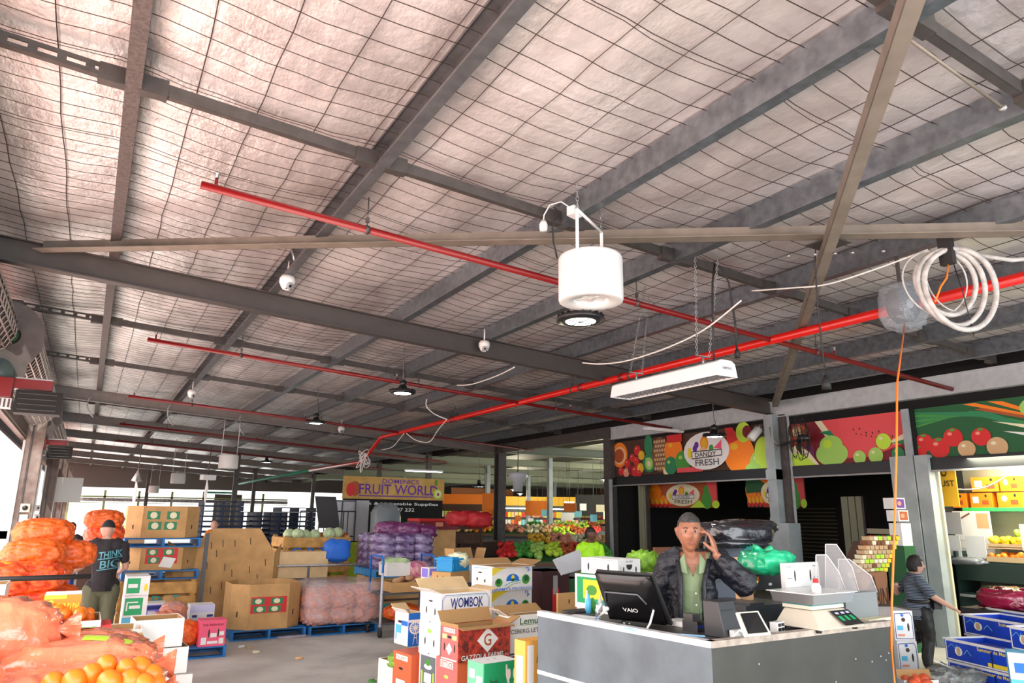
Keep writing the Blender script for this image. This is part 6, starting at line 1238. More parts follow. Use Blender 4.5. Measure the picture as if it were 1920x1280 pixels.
e += [('E', .4, .22, .14, .27, 'ltgreen'), ('E', .4, .42, .1, .22, 'ltgreen'), ('E', .37, .45, .04, .1, 'lime')] + fruit(.63, .1, .15, 'ltgreen', A2) + fruit(.76, .12, .17, 'ltgreen', A2) + fruit(.83, .4, .17, 'lime', A2) + fruit(.93, .12, .14, 'mid', A2)
banner('fruit banner with a watermelon slice and green pear between the two grey columns', 9.62, 7.17, 2.96, 3.79, e)
A3 = 2.5 / .8
e = [('R', 0, 0, 1, 1, 'dkgreen')] + [('P', [(0, .62 + k * .055), (.3 + .02 * k, .8 - k * .02), (.62, .52 - k * .02), (.66, .5 - k * .02), (.34 + .02 * k, .84 - k * .01), (0, .66 + k * .055)], 'mid' if k % 2 else 'leaf') for k in range(6)]
e += [('P', [(.3, .98), (.37, .98), (.88, .4), (.84, .42)], 'orange'), ('P', [(.44, .98), (.52, .95), (.9, .36), (.86, .38)], 'orange'), ('P', [(.36, .86), (.42, .86), (.87, .36), (.85, .36)], 'rust'), ('E', .76, .78, .16, .24, 'ltgreen'), ('E', .74, .8, .1, .16, 'cream'), ('E', .9, .72, .08, .12, 'leaf')]
e += [('P', [(.45, .6), (.62, .42), (.8, .25), (.84, .33), (.66, .46)], 'cream'), ('E', .8, .28, .06, .1, 'white'), ('P', [(.5, .4), (.66, .24), (.78, .1), (.8, .18), (.66, .32)], 'white'), ('E', .78, .14, .055, .09, 'white'), ('E', .72, .04, .05, .07, 'cream')]
for u, v, r, c_ in ((.04, .3, .18, 'red'), (.13, .18, .2, 'red'), (.22, .36, .18, 'red'), (.38, .33, .17, 'red'), (.0, .1, .15, 'red')): e += fruit(u, v, r, c_, A3) + [('E', u, v + r * .8, r * .3 / A3, r * .15, 'leaf')]
for u, v, r in ((.29, .12, .16), (.46, .12, .18)): e += fruit(u, v, r, 'tan', A3)
for u, v, r in ((.92, .45, .16), (.97, .25, .16), (.88, .3, .12)): e += fruit(u, v, r, 'pink', A3)
banner('vegetable banner with spring onions, carrots and tomatoes at far right', 6.98, 4.3, 2.96, 3.79, e)
# inner signs
for (ya, yb, l, kk) in ((14.85, 12.45, 'inner fruit sign with cream oval logo hanging in the dark shop, left one', 0), (11.55, 10.0, 'inner fruit sign with cream oval logo in the dark shop, partly behind the grey column', 1)):
    A4 = 2.4 / .62; e = [('R', 0, 0, 1, 1, 'rust')] + fruit(.08, .6, .4, 'orange', A4) + [('R', .0, .0, .3, .12, 'dkbrown')]
    for q in range(14): e += fruit(.03 + q * .024, .15 + .12 * (q % 3), .13, ['red', 'gold', 'orange'][q % 3], A4)
    if kk: e += [('P', [(0, 1), (.3, 1), (.35, .55), (.0, .5)], 'dkgreen'), ('P', [(.25, .98), (.4, .98), (.5, .6)], 'orange')]
    e += [('P', [(.62, 1), (.9, 1), (.86, .1), (.66, .1)], 'rust'), ('P', [(.86, 1), (1, 1), (1, .2), (.92, .2)], 'melon'), ('E', .86, .28, .07, .34, 'leaf'), ('E', .86, .6, .04, .25, 'leaf'), ('E', .98, .12, .05, .15, 'lime'), ('P', [(.62, 0), (.84, 0), (.76, .3)], 'lime')] + logo(.52, .5, .25, .44, 'cream', 'COUNTRY')
    o = banner(l, ya, yb, 2.18, 2.8, e, 12.95, (.3, .08, .02))
    for yy in (-.2, yb - ya + .2): W = MB(); W.tube([(0, yy, .62), (0, yy, 1.4)], .01, steel_d, 6); W.build('hanger', o)
shg = mat('shutter_green', (.3, .32, .22), .5)
for (x, y, w_, z1, l) in ((12.6, 14.75, .35, 2.75, 'pale ribbed folding shutter at the left side of the dark shop'), (13.6, 9.4, .5, 2.4, 'pale ribbed panel with black grille deep in the dark shop')):
    o = thing('folding_shutter', l, 'shutter', (x, y, 0)); W = MB()
    for k in range(6): W.bb((-.02 + (k % 2) * .02, -w_ / 2 + k * w_ / 6, 0), (.02 + (k % 2) * .02, -w_ / 2 + (k + 1) * w_ / 6 - .01, z1), shg)
    W.build('panels', o); W = MB(); W.bb((-.05, -w_ / 2 - .05, 0), (.05, -w_ / 2, z1), steel_d); W.build('frame', o)
o = thing('rolling_bar', 'pale horizontal bar crossing the dark shop above the fruit packs', 'bar', (13.6, 8.2, 1.72)); W = MB(); W.bb((-.03, -1.0, -.05), (.03, .95, .05), mat('cream_trim')); W.build('bar', o); W = MB(); W.bb((-.04, .9, -1.7), (.04, .96, .1), K('dkgrey')); W.build('post', o)
# ================================================================ goods in front of the shop, right
eg = mat('egg_tray', (.55, .5, .35), .6)
b0 = at(1600, 1075, 8.2); rnd = random.Random(3); T = MB(); T.hexa([(.0, -.04, -.1), (.5, -.04, -.1), (.5, .1, -.1), (.0, .1, -.1), (.12, -.2, .36), (.6, -.2, .36), (.6, -.1, .36), (.12, -.1, .36)], K('dkbrown')); st_ = T.build('punnet_stand'); st_.location = b0 + Vector((0, .14, 0)); tag(st_, 'brown leaning stand behind the fruit punnets', 'stand')
T = MB(); T.bb((b0.x - .04, b0.y + .1, 0), (b0.x + .54, b0.y + .3, b0.z - .1), K('dkbrown')); tag(T.build('stand_base'), 'dark brown base block under the leaning punnet stand', 'stand')
pun = {}
for i in range(7):
    for j in range(9):
        c_ = 'yellow' if i == 6 else rnd.choice(('khaki', 'cream', 'cream', 'tan', 'khaki', 'brown', 'lime'))
        if c_ not in pun:
            T = MB(); T.hexa([(-.032, -.05, -.02), (.032, -.05, -.02), (.032, .05, -.02), (-.032, .05, -.02), (-.039, -.05, .024), (.039, -.05, .024), (.039, .05, .024), (-.039, .05, .024)], K(c_))
            for q in range(3): T.ball((-.022 + q * .022, -.03, .02), .016, K('rust' if c_ != 'lime' else 'leaf'), 6)
            ob = pun[c_] = T.build('punnet')
        else: ob = pun[c_].copy(); C.objects.link(ob)
        ob.location = b0 + Vector((i * .085 + j * .012, -.02 * j, j * .052 - .02)); tag(ob, {'khaki': 'khaki', 'cream': 'cream', 'tan': 'tan', 'brown': 'brown', 'lime': 'lime green', 'yellow': 'yellow'}[c_] + ' fruit punnet stacked on the tilted stand beyond the dividers', 'punnet', c_ + ' punnets on the tilted stand')
o, z = fc_('fruit_carton', 'brown carton stamped with dark capitals below the punnets', 1612, 1075, 1140, 1662, 1598, 7.6, mat('robin_brown', (.3, .13, .06), .6), 8, z0=0, front=[('P', [(.05, .82), (.5, .98), (.6, .84)], 'dkbrown'), ('T', 'ROBIN', .08, .72, .95, .88, 'dkbrown'), ('L', [(.02, .69), (.98, .69), (.98, .91)], .006, 'dkbrown')])
bb2 = o.location; carton('stock_carton', 'dark carton block holding the tilted punnets', 'carton', (o2.location.x + .25, o2.location.y + .0, 0), .6, .14, o2.location.z - .045, K('dkbrown')) if False else None
c0 = at(1678, 955, 11.3)
for k, (dz, dx, h_, c_, l) in enumerate(((.01, 0, .17, 'purple', 'small white edged purple grape box beside the double column'), (-.18, .05, .17, 'rust', 'small white edged red berry box beneath the purple grape box'), (-.55, .08, .34, 'ltgrey', 'plain pale box beneath the red berry box'))):
    carton('grape_box', l, 'carton', (c0.x + dx, c0.y, c0.z + dz), .26, .2, h_, cardw, 0, front=[('R', .1, .1, .9, .9, c_), ('E', .4, .5, .2, .2, 'salmon')] if k < 2 else ())
carton('display_stand', 'dark green stand under the small grape and berry boxes', 'stand', (c0.x + .08, c0.y + .03, 0), .3, .3, c0.z - .555, K('dkgreen'), 0)
# stacked white cartons by the counter end
zl_ = None
for k, (yt, yb, l) in enumerate(((1137, 1190, 'topmost'), (1191, 1240, 'middle'), (1241, 1290, 'lowest'))):
    if k == 0: p, w_, d_, h_, a = fit(1657, 1140, 1190, 1693, 1654, 6.4, -28); X_, Y_, top_ = p.x, p.y, p.z + h_
    carton('framed_carton', l + ' of the three white cartons with blue frame lines beside the orange cord', 'carton', (X_ + k * .015, Y_, top_ - (k + 1) * .25), abs(w_), .3, .246, cardw, a, front=[('L', [(.06, .06), (.06, .9), (.85, .93), (.94, .8), (.94, .06), (.06, .06)], .012, 'navy'), ('E', .5, .7, .1, .07, 'dkbrown'), ('R', .15, .35, .45, .5, 'ltblue'), slot(.72, .45, .05, .14), ('R', .15, .15, .5, .22, 'salmon'), ('E', .45, .85, .08, .05, 'blue')])
carton('stock_carton', 'plain white base carton beneath the three with blue frame lines', 'carton', (X_, Y_, 0), abs(w_), .3, top_ - .754, cardw, a)
o, z = fc_('fruit_carton', 'white open carton of red fruit at the bottom edge beside the counter', 1695, 1275, 1340, 1760, 1682, 5.4, cardw, -25, z0=0, open_=True, front=[('R', .1, .8, .9, .97, 'ltblue')], flaps=(('b', 20, .06, cardw),))
zt2 = z; lc = o.location
ballpile('tomato', 'red tomato in the white carton at the bottom edge beside the counter', 'tomato', [Vector((lc.x + rnd.uniform(-.12, .12), lc.y + rnd.uniform(-.1, .14), zt2 - .04 + rnd.uniform(0, .03))) for k in range(11)], .045, mat('tomato_skin', (.7, .1, .03), .3, coat=.3), 'tomatoes in the corner carton')
o = thing('net_roll', 'clump of grey netting beside the tomato carton', 'netting', at(1790, 1275, 5.6)); blob('net', (0, 0, 0), (.5, .3, .16), mat('net_grey', (.3, .33, .32), .5, var=.5, vs=30), o, wr=.5, ws=7, seed=2)
W = MB(); W.tube([(-.2, 0, .0), (-.1, -.05, .1), (-.25, 0, .17)], .006, plastw, 5); W.tube([(-.1, 0, .0), (.0, -.05, .08), (-.15, 0, .13)], .006, plastw, 5); W.build('straps', o)
# blue fruit trays
tb = mat('tray_blue', (.005, .05, .5), .45, var=.25, vs=5)
def btray(label, x, y, z, rot=0, w_=.6, d_=.42, h_=.2):
    fr = [('L', [(.02, .05), (.98, .05), (.98, .95), (.02, .95), (.02, .05)], .03, 'white'), ('T', 'Summer de Mer', .52, .72, .95, .9, 'yellow'), ('R', .66, .1, .95, .28, 'yellow'), ('E', .22, .5, .06, .22, 'white'), ('E', .22, .5, .03, .2, 'khaki'), ('L', [(.3, .4), (.36, .65), (.42, .4)], .015, 'skyblue'), ('L', [(.05, .6), (.12, .8), (.18, .6), (.2, .8)], .012, 'skyblue'), ('R', .72, .1, .74, .8, 'black')]
    o = carton('fruit_tray', label, 'tray', (x, y, z), w_, d_, h_, tb, rot, open_=True, mi=tb, front=fr, side=[('L', [(.03, .05), (.97, .05), (.97, .95), (.03, .95), (.03, .05)], .03, 'white'), ('E', .4, .5, .1, .25, 'skyblue')], group='blue fruit trays at lower right', t=.008)
    W = MB(); x_, y_ = w_ / 2, d_ / 2
    for s_ in (-1, 1): W.bb((-x_ - .006, s_ * y_ - .01, h_ - .004), (x_ + .006, s_ * y_ + .01, h_ + .008), cardw); W.bb((s_ * x_ - .01, -y_, h_ - .004), (s_ * x_ + .01, y_, h_ + .008), cardw)
    W.build('white_rim', o); W = MB(); W.bb((-x_ + .01, -y_ + .01, h_ - .05), (x_ - .01, y_ - .01, h_ - .04), tb); W.build('liner', o); return o
def bstack(cx, yb, xr, d, zs, labels, yt_top, W0=None):
    p, w_, d_, h_, a = fit(cx, yt_top, yb, xr, cx - 8, d, -108); w_ = W0 or abs(w_); D0 = .42
    u = Vector((math.cos(a), math.sin(a), 0)); v = Vector((-math.sin(a), math.cos(a), 0)); corner = at(cx, yt_top, d); b0 = Vector((corner.x, corner.y, 0)) + u * w_ / 2 + v * D0 / 2
    z = corner.z
    for k, l in enumerate(labels):
        ob = btray(l, b0.x + (.012 * (k % 2)), b0.y, z - zs * (k + 1) + .004, a, w_, D0, zs - .012)
        if 'note' in l: prints([('R', .32, .15, .58, .8, 'white')], (-w_ / 2, -D0 / 2 - .004, 0), (w_, 0, 0), (0, 0, zs), (0, -1, 0), ob, 'note', .004)
    carton('stock_carton', 'dark base crate beneath the ' + labels[0].replace('blue fruit tray', 'tray').replace('blue open fruit tray', 'open tray'), 'carton', (b0.x, b0.y, 0), w_ - .02, D0 - .02, z - zs * len(labels) - .002, K('navy'), a)
bstack(1770, 1230, 1893, 6.1, .175, ['blue open fruit tray on top of the near stack', 'blue fruit tray with a blank white note, second of the near stack', 'lowest visible blue fruit tray of the near stack'], 1194)
bstack(1804, 1190, 1940, 6.7, .175, ['blue fruit tray on top of the set back stack', 'blue fruit tray second in the set back stack'], 1150)
bstack(1850, 1150, 2000, 7.5, .175, ['blue fruit tray topping the farthest stack at right'], 1138)
bstack(1891, 1205, 2010, 5.5, .17, ['blue fruit tray at the frame edge above the windmill carton', 'blue fruit tray partly hidden behind the windmill carton at right'], 1172)
o, z = fc_('produce_carton', 'blue and white windmill carton at the right edge in front of the blue trays', 1888, 1222, 1330, 1990, 1884, 4.9, K('ltblue'), -60, z0=0, front=[('R', 0, .84, 1, 1, 'ltgrey'), ('R', .1, .88, .42, .94, 'blue'), ('T', 'WB', .45, .87, .8, .96, 'dkgrey'), ('E', .42, .66, .2, .1, 'white'), ('E', .42, .66, .14, .07, 'ltblue'), ('E', .42, .66, .05, .03, 'dkgrey'), ('L', [(.42, .6), (.3, .3)], .01, 'white'), ('L', [(.42, .6), (.54, .3)], .01, 'white')])
# maroon bag, floor boards behind
b_ = blob('maroon_bag', at(1900, 1122, 7.6), (.75, .5, .22), mat('maroon_film', (.3, .01, .05), .25, coat=.6, bump=.5, bs=8), None, wr=.25, seed=3, res=30); tag(b_, 'shiny maroon plastic bag behind the blue trays', 'plastic bag')
carton('stock_carton', 'black crate under the shiny maroon bag', 'crate', (at(1900, 1122, 7.6).x, at(1900, 1122, 7.6).y + .1, 0), .8, .5, at(1900, 1122, 7.6).z - .1, K('black'))
# ---------------------------------------------------------------- lit shop at far right: shelving with fruit
light('shop_light', 'AREA', (13.0, 5.6, 3.1), 260, (1, .93, .7), 1.2, 2.6, aim=(13.6, 5.6, 0))
light('dim_shop_light', 'AREA', (15.5, 11, 3.4), 8, (1, .95, .8), 1, 1, aim=(15, 11, 0))
o = thing('shop_shelving', 'dark shop display unit with a green shelf edge at far right', 'shelving', (12.9, 5.3, 0)); dg = mat('unit_dark_green', (.012, .03, .025), .4)
W = MB(); W.bb((.35, -2.2, 0), (.4, 1.65, 2.9), mat('unit_back', (.3, .3, .22), .6)); W.build('back_panel', o)
for z, d_, m_, nm in ((2.13, .1, mat('shelf_green', (.05, .6, .15), .4), 'green_shelf'), (1.3, -.25, dg, 'shelf'), (.78, -.3, dg, 'shelf'), (.3, -.3, dg, 'shelf')): W = MB(); W.bb((d_, -2.2, z - .03), (.36, 1.6, z + .03), m_); W.build(nm, o)
W = MB(); W.bb((-.3, -2.2, 1.0), (-.26, 1.6, 1.28), dg); W.bb((-.32, -2.2, .74), (-.28, 1.6, .78), steel_b); W.build('front_panel', o)
for y in (-2.2, -.05, 1.62): W = MB(); W.bb((-.28, y - .02, 0), (.36, y + .02, 1.45), dg); W.build('side_panel', o)
rnd = random.Random(21); gl = mat('mango_orange', (.9, .25, .01), .5)
for k, (y, z, w2, l) in enumerate(((7.0, 2.16, .36, 'leftmost on the green shelf'), (6.58, 2.16, .34, 'second on the green shelf'), (6.14, 2.16, .36, 'third on the green shelf'), (6.5, 2.42, .4, 'tilted on top of the others'), (6.1, 2.42, .3, 'upper right of the pile'))):
    c_ = carton('fruit_box', 'bright orange fruit box ' + l, 'carton', (13.1, y, z), w2, .2, .24, gl, -PI / 2 + (.15 if k == 3 else 0), front=[('R', .12, .3, .4, .75, 'white') if k % 2 else ('E', .3, .6, .12, .2, 'cream'), ('E', .75, .8, .05, .1, 'black'), ('R', .55, .2, .85, .5, 'rust')], group='orange fruit boxes on the green shelf')
for k, (y, z, c_, l) in enumerate(((5.2, 2.5, 'leaf', 'green and yellow box at the top right of the shelf'), (5.2, 2.2, 'cream', 'pale box right of the orange boxes'), (5.3, 2.17, 'slate', 'dark grey tub right of the orange boxes'))):
    carton('stock_box', l, 'carton', (13.1 + (.0 if k < 2 else -.14), y, z), .7 if k < 2 else .3, .16 if k < 2 else .1, .2, K(c_), -PI / 2, front=[('R', .4, .2, .9, .8, 'yellow')] if k == 0 else ())
o = thing('price_board', 'yellow orange price board with black hand lettering at the column edge', 'sign', (12.45, 7.0, 2.17)); W = MB(); W.bb((-.01, -.36, 0), (.01, -.02, .85), K('gold')); W.build('board', o); prints([('T', 'O', .3, .58, .6, .75, 'black'), ('T', 'JUST', .1, .35, .9, .5, 'black')], (-.012, -.02, 0), (0, -.34, 0), (0, 0, .85), (-1, 0, 0), o)
for k, (y0_, y1_, z0_, z1_, c_, l) in enumerate(((7.05, 6.8, 1.72, 2.08, 'grey', 'grey card price sheet under the green shelf, left'), (7.05, 6.85, 1.36, 1.7, 'ltgrey', 'pale grey price card above the produce, left'), (6.75, 6.45, 1.36, 1.7, 'ltgrey', 'pale grey price card in the middle of the produce'), (5.9, 5.8, 1.5, 1.9, 'ltgrey', 'pale grey price card at the right frame edge'))):
    W = MB(); W.bb((12.72 - k * .02, y1_, z0_), (12.73 - k * .02, y0_, z1_), K(c_)); tag(W.build('price_card'), l, 'sign')
o = thing('poster', 'white crinkled poster under the green shelf', 'poster', (12.95, 6.75, 1.4)); W = MB(); W.bb((0, -.3, 0), (.01, .33, .7), cardw); W.build('sheet', o); prints([('L', [(.2, .8), (.5, .95)], .02, 'brown'), ('R', .65, .6, .95, .95, 'tan'), ('R', .1, .1, .9, .14, 'ltgrey'), ('R', .1, .3, .8, .33, 'ltgrey')], (-.001, .33, 0), (0, -.63, 0), (0, 0, .7), (-1, 0, 0), o)
def produce(label, cat, c_, n, ylo, yhi, xlo, xhi, z, r, name, sc_=(1, 1, 1), grp=None):
    src = None; m_ = mat(name + '_skin_' + c_, tuple(_m['ink_' + c_].node_tree.nodes['Principled BSDF'].inputs['Base Color'].default_value)[:3] if K(c_) else None, .4, var=.25, vs=20)
    B_ = MB(); B_.ball((0, 0, 0), r, m_, 10, sc_); me = None
    for i in range(n):
        if src is None: src = B_.build(name); ob = src
        else: ob = src.copy(); C.objects.link(ob)
        u = rnd.random(); ob.location = (xlo + (xhi - xlo) * rnd.random(), ylo + (yhi - ylo) * rnd.random(), z + r * .6 + rnd.random() * r * 1.1); ob.rotation_euler = (rnd.uniform(-.4, .4), rnd.uniform(-.4, .4), rnd.uniform(0, 6)); s_ = rnd.uniform(.85, 1.12); ob.scale = (s_, s_, s_); tag(ob, label, cat, grp or label)
produce('yellow mango in the lit display under the green shelf', 'mango', 'yellow', 30, 5.8, 6.4, 12.8, 13.2, 1.56, .06, 'mango', (1.3, 1, .9)); produce('orange peach in the lit display under the green shelf', 'peach', 'orange', 34, 5.75, 6.4, 12.68, 12.95, 1.34, .05, 'peach'); produce('green pear in the lit display at far right', 'pear', 'ltgreen', 14, 5.75, 6.1, 12.95, 13.2, 1.7, .05, 'pear')
for z, x0_, x1_ in ((1.33, 12.64, 13.24), (1.53, 12.74, 13.24)):
    W = MB(); W.bb((x0_, 5.3, z - .02), (x1_, 6.44, z + .01), K('khaki')); W.bb((x0_, 5.3, z), (x0_ + .01, 6.44, z + .06), K('khaki')); tag(W.build('display_tray'), ('lower' if z < 1.5 else 'upper') + ' khaki display tray holding the lit fruit at far right', 'tray')
b_ = blob('clear_bag', (12.7, 6.75, 1.3), (.4, .6, .12), mat('wrap_grey', (.25, .27, .29), .2, alpha=.75, coat=.5, bump=.6, bs=10), None, wr=.3, seed=5, res=26); tag(b_, 'grey clear plastic bag lying on the dark display unit', 'plastic bag')
b_ = blob('wrapped_greens', (12.72, 6.0, .9), (.35, 1.1, .12), mat('wrap_mix', (.4, .42, .25), .3, col2=(.08, .09, .07), vs=16, coat=.5), None, wr=.35, seed=6, res=26); tag(b_, 'row of film wrapped vegetables on the lower dark shelf', 'vegetables')
for x, l in ((12.3, 'white cable hanging inside the lit shop'),): cable([(12.5, 6.7, 2.45), (12.5, 6.2, 2.48), (12.5, 5.6, 2.85), (12.5, 5.2, 3.3)], .012, l)
# ================================================================ open market hall beyond
stall = mat('stall_top', (.12, .06, .03), .7)
tabs = [(9.7, 14.6, 2.6, 1.5, 0.92), (14.2, 18.6, 4.6, 1.7, 1.0), (18, 22.6, 5, 1.9, 1.12), (15.6, 26.4, 5, 1.9, 1.2), (22, 29, 7, 2, 1.25)]
cols = ['red', 'orange', 'leaf', 'gold', 'ltgreen', 'salmon', 'lime', 'cream', 'rust', 'peach']
tn = ['nearest', 'second', 'third', 'fourth', 'farthest']
for i, (x, y, w_, d_, z) in enumerate(tabs):
    o = thing('market_table', tn[i] + ' market display table in the lit hall beyond the dark corner column', 'table', (x, y, 0), -.5)
    W = MB(); W.bb((-w_ / 2, -d_ / 2, z - .08), (w_ / 2, d_ / 2, z), stall); W.build('table_top', o); W = MB(); W.bb((-w_ / 2 + .1, -d_ / 2 + .1, 0), (w_ / 2 - .1, d_ / 2 - .1, z - .08), K('dkgrey')); W.build('body', o)
    W = MB(); h2 = d_ / 2; W.hexa([(-w_ / 2, -h2, z), (w_ / 2, -h2, z), (w_ / 2, h2, z), (-w_ / 2, h2, z), (-w_ / 2, -h2, z + .02), (w_ / 2, -h2, z + .02), (w_ / 2, h2, z + .3), (-w_ / 2, h2, z + .3)], K('dkgreen')); W.build('display_ramp', o)
srcs = {}
for i, (x, y, w_, d_, z) in enumerate(tabs):
    nb = 7
    for b2 in range(nb):
        c_ = cols[(i * 3 + b2 * 2) % len(cols)]; kind = {'red': 'apple', 'orange': 'orange', 'leaf': 'cucumber', 'gold': 'mango', 'ltgreen': 'pear', 'salmon': 'peach', 'lime': 'lime', 'cream': 'onion', 'rust': 'potato', 'peach': 'nectarine'}[c_]
        for k in range(30):
            if c_ not in srcs: B_ = MB(); B_.ball((0, 0, 0), .08, K(c_), 8, (1, 1, .9)); srcs[c_] = B_.build(kind); ob = srcs[c_]
            else: ob = srcs[c_].copy(); C.objects.link(ob)
            u = -w_ / 2 + (b2 + rnd.random()) * w_ / nb; v = (rnd.random() - .5) * (d_ - .2); R2 = Matrix.Rotation(-.5, 3, 'Z') @ Vector((u, v, 0))
            ob.location = (x + R2.x, y + R2.y, z + .08 + .28 * (v / d_ + .5) + rnd.random() * .05); tag(ob, kind + ' heaped on the ' + tn[i] + ' market table in the lit hall', 'fruit', kind + ' heap on the ' + tn[i] + ' hall table')
W = MB()
hang = []
for k in range(22):
    x = 15 + rnd.random() * 12; y = 19 + (x - 15) * 1.1 + rnd.random() * 10; c_ = rnd.choice(('white', 'white', 'lime', 'cream', 'orange', 'skyblue', 'salmon', 'yellow', 'ltgrey')); z = 1.6 + rnd.random() * .9
    o = thing('price_ticket', 'small hanging ' + {'white': 'white', 'lime': 'lime green', 'cream': 'cream', 'orange': 'orange', 'skyblue': 'sky blue', 'salmon': 'pinkish', 'yellow': 'yellow', 'ltgrey': 'pale grey'}[c_] + ' ticket over the hall tables', 'sign', (x, y, z), rnd.uniform(-.8, .2), 'hanging tickets in the hall, ' + c_)
    T = MB(); T.box((0, 0, 0), (.28 + rnd.random() * .2, .02, .3), K(c_)); T.build('card', o); T = MB(); T.tube([(0, 0, .15), (0, 0, 4.3 - z)], .006, steel_d, 4); T.build('string', o)
for k, (x, y, w_, h_, z, c_, l) in enumerate(((23, 31, 1.7, 1.1, 2.5, 'black', 'large black menu screen hanging over the hall'), (19, 30, 1.2, .7, 2.3, 'orange', 'orange and white shop sign over the hall, left of the black screen'), (16.5, 30, 1.0, 1.1, 2.4, 'orange', 'orange fruit poster behind the dark column'), (27, 33, .9, 1.2, 2.4, 'lav', 'pale blue lit panel right of the black screen'))):
    o = thing('hall_sign', l, 'sign', (x, y, z), -.5); T = MB(); T.box((0, 0, 0), (w_, .05, h_), K(c_)); T.build('panel', o); 
    for xx in (-w_ * .4, w_ * .4): T = MB(); T.tube([(xx, 0, h_ / 2), (xx, 0, 4.4 - z)], .01, steel_d, 4); T.build('hanger', o)
for k, (x, y) in enumerate(((17, 22), (21, 26), (25, 29), (20, 34), (29, 36), (24, 40))):
    o = thing('hall_lamp', ('nearest', 'second', 'third', 'fourth', 'fifth', 'farthest')[k] + ' lit pendant lamp over the hall tables', 'lamp', (x, y, 3.3)); T = MB(); T.lathe([(0, .12), (.05, .12), (.2, 0)], K('dkgrey'), n=16); T.build('shade', o); T = MB(); T.ball((0, 0, .0), .09, led, 10); T.build('bulb', o); T = MB(); T.tube([(0, 0, .1), (0, 0, 1)], .008, steel_d, 5); T.build('cord', o)
    light('hall_light', 'POINT', (x, y, 3.1), 260, (1, .9, .66), .3)
for k in range(6):
    o = thing('fluorescent_tube', 'long fluorescent tube low over the back of the hall', 'light fixture', (22 + k * 2.2, 37 + k * .4, 2.35), -.5, 'fluorescent tubes at the back of the hall'); T = MB(); T.box((0, 0, 0), (1.9, .06, .05), led); T.build('tube', o)
for k, (x, y, w_, c_, l) in enumerate(((20, 41, 5, 'dkbrown', 'brown stall backdrop with orange fascia at the back of the hall, left'), (26.5, 42, 6, 'dkgrey', 'dark stall backdrop at the back of the hall, middle'), (33.5, 44, 6, 'maroon', 'maroon stall backdrop at the back of the hall, right'))):
    o = thing('stall_backdrop', l, 'stall', (x, y, 0), -.55); T = MB(); T.bb((-w_ / 2, 0, 0), (w_ / 2, .2, 3.2), K(c_)); T.build('wall', o); T = MB(); T.bb((-w_ / 2, -.1, 2.6), (w_ / 2, 0, 3.2), K('orange' if k == 0 else 'gold' if k == 1 else 'cream')); T.build('fascia', o)
    T = MB()
    for q in range(int(w_ * 4)):
        for z in (1.0, 1.5, 2.0): T.box((-w_ / 2 + .2 + q * .24, -.12, z), (.2, .2, .34), K(rnd.choice(('white', 'cream', 'yellow', 'orange', 'leaf', 'red', 'skyblue', 'peach', 'lime'))))
    ob = T.build('shelf_stock', o); ob['kind'] = 'stuff'
# ================================================================ dark pallet stacks and far stock
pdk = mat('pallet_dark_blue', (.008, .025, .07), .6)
pp = None
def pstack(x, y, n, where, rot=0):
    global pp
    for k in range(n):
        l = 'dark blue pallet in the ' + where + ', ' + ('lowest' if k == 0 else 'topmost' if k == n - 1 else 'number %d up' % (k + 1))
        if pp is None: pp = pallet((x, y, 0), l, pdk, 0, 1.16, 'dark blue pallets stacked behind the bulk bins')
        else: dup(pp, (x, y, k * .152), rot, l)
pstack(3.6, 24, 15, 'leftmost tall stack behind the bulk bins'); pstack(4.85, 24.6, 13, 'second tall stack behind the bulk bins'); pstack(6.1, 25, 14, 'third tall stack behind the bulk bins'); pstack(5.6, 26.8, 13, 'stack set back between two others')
for k, (x, y, w_, d_, z, c_, l) in enumerate(((8.2, 19, 1.6, 1.2, 1.3, 'dkgrey', 'dark stock block left of the silver panels'), (10.3, 19.5, 1.6, 1.2, 1.2, 'dkbrown', 'dark brown crates right of the black stall'), (10.6, 24.5, 2, 1, 1.1, 'dkgreen', 'dark green crates deep behind the timber rack'), (1.0, 26, 1.4, 1.2, 1.5, 'tan', 'brown cartons far behind the tallest red bags'))):
    o = carton('stock_block', l, 'crates', (x, y, 0), w_, d_, z, K(c_), 0, front=[('R', 0, .3, 1, .33, 'black'), ('R', 0, .63, 1, .66, 'black'), ('R', .33, 0, .35, 1, 'black'), ('R', .66, 0, .68, 1, 'black')])
o = thing('wire_cage', 'black wire trolley cage with a tilted dark board beyond the timber bin', 'trolley', (5.1, 17.6, 0)); W = MB()
for x in (-.5, -.2, .1, .4, .7): W.tube([(x, 0, .1), (x, 0, 2.0)], .015, rubber, 5); W.tube([(x, .6, .1), (x, .6, 2.0)], .015, rubber, 5)
for z in (.2, .8, 1.4, 2.0): W.tube([(-.5, 0, z), (.7, 0, z), (.7, .6, z), (-.5, .6, z), (-.5, 0, z)], .015, rubber, 5)
W.build('cage', o); W = MB(); W.hexa([(-.2, -.05, 1.6), (.3, -.1, 1.6), (.3, -.08, 1.6), (-.2, -.03, 1.6), (-.35, -.05, 2.35), (.15, -.1, 2.35), (.15, -.08, 2.35), (-.35, -.03, 2.35)], K('black')); W.build('board', o)
# light vehicle outside the first door
o = thing('delivery_truck', 'pale truck body with a red cab parked outside the first roller door', 'truck', (-5.2, 26, 0)); W = MB(); W.bb((-1.2, -4, .9), (1.2, 8, 4.0), mat('truck_white', (.8, .82, .85), .4)); W.build('box_body', o); W = MB(); W.bb((-1.15, -6.2, .5), (1.15, -4.1, 3.0), K('red')); bevel(W.build('cab', o), .15, 3)
for y in (-5, 0, 5): W = MB(); W.tube([(-1.2, y, .5), (1.2, y, .5)], .48, rubber, 20); W.build('wheel', o)
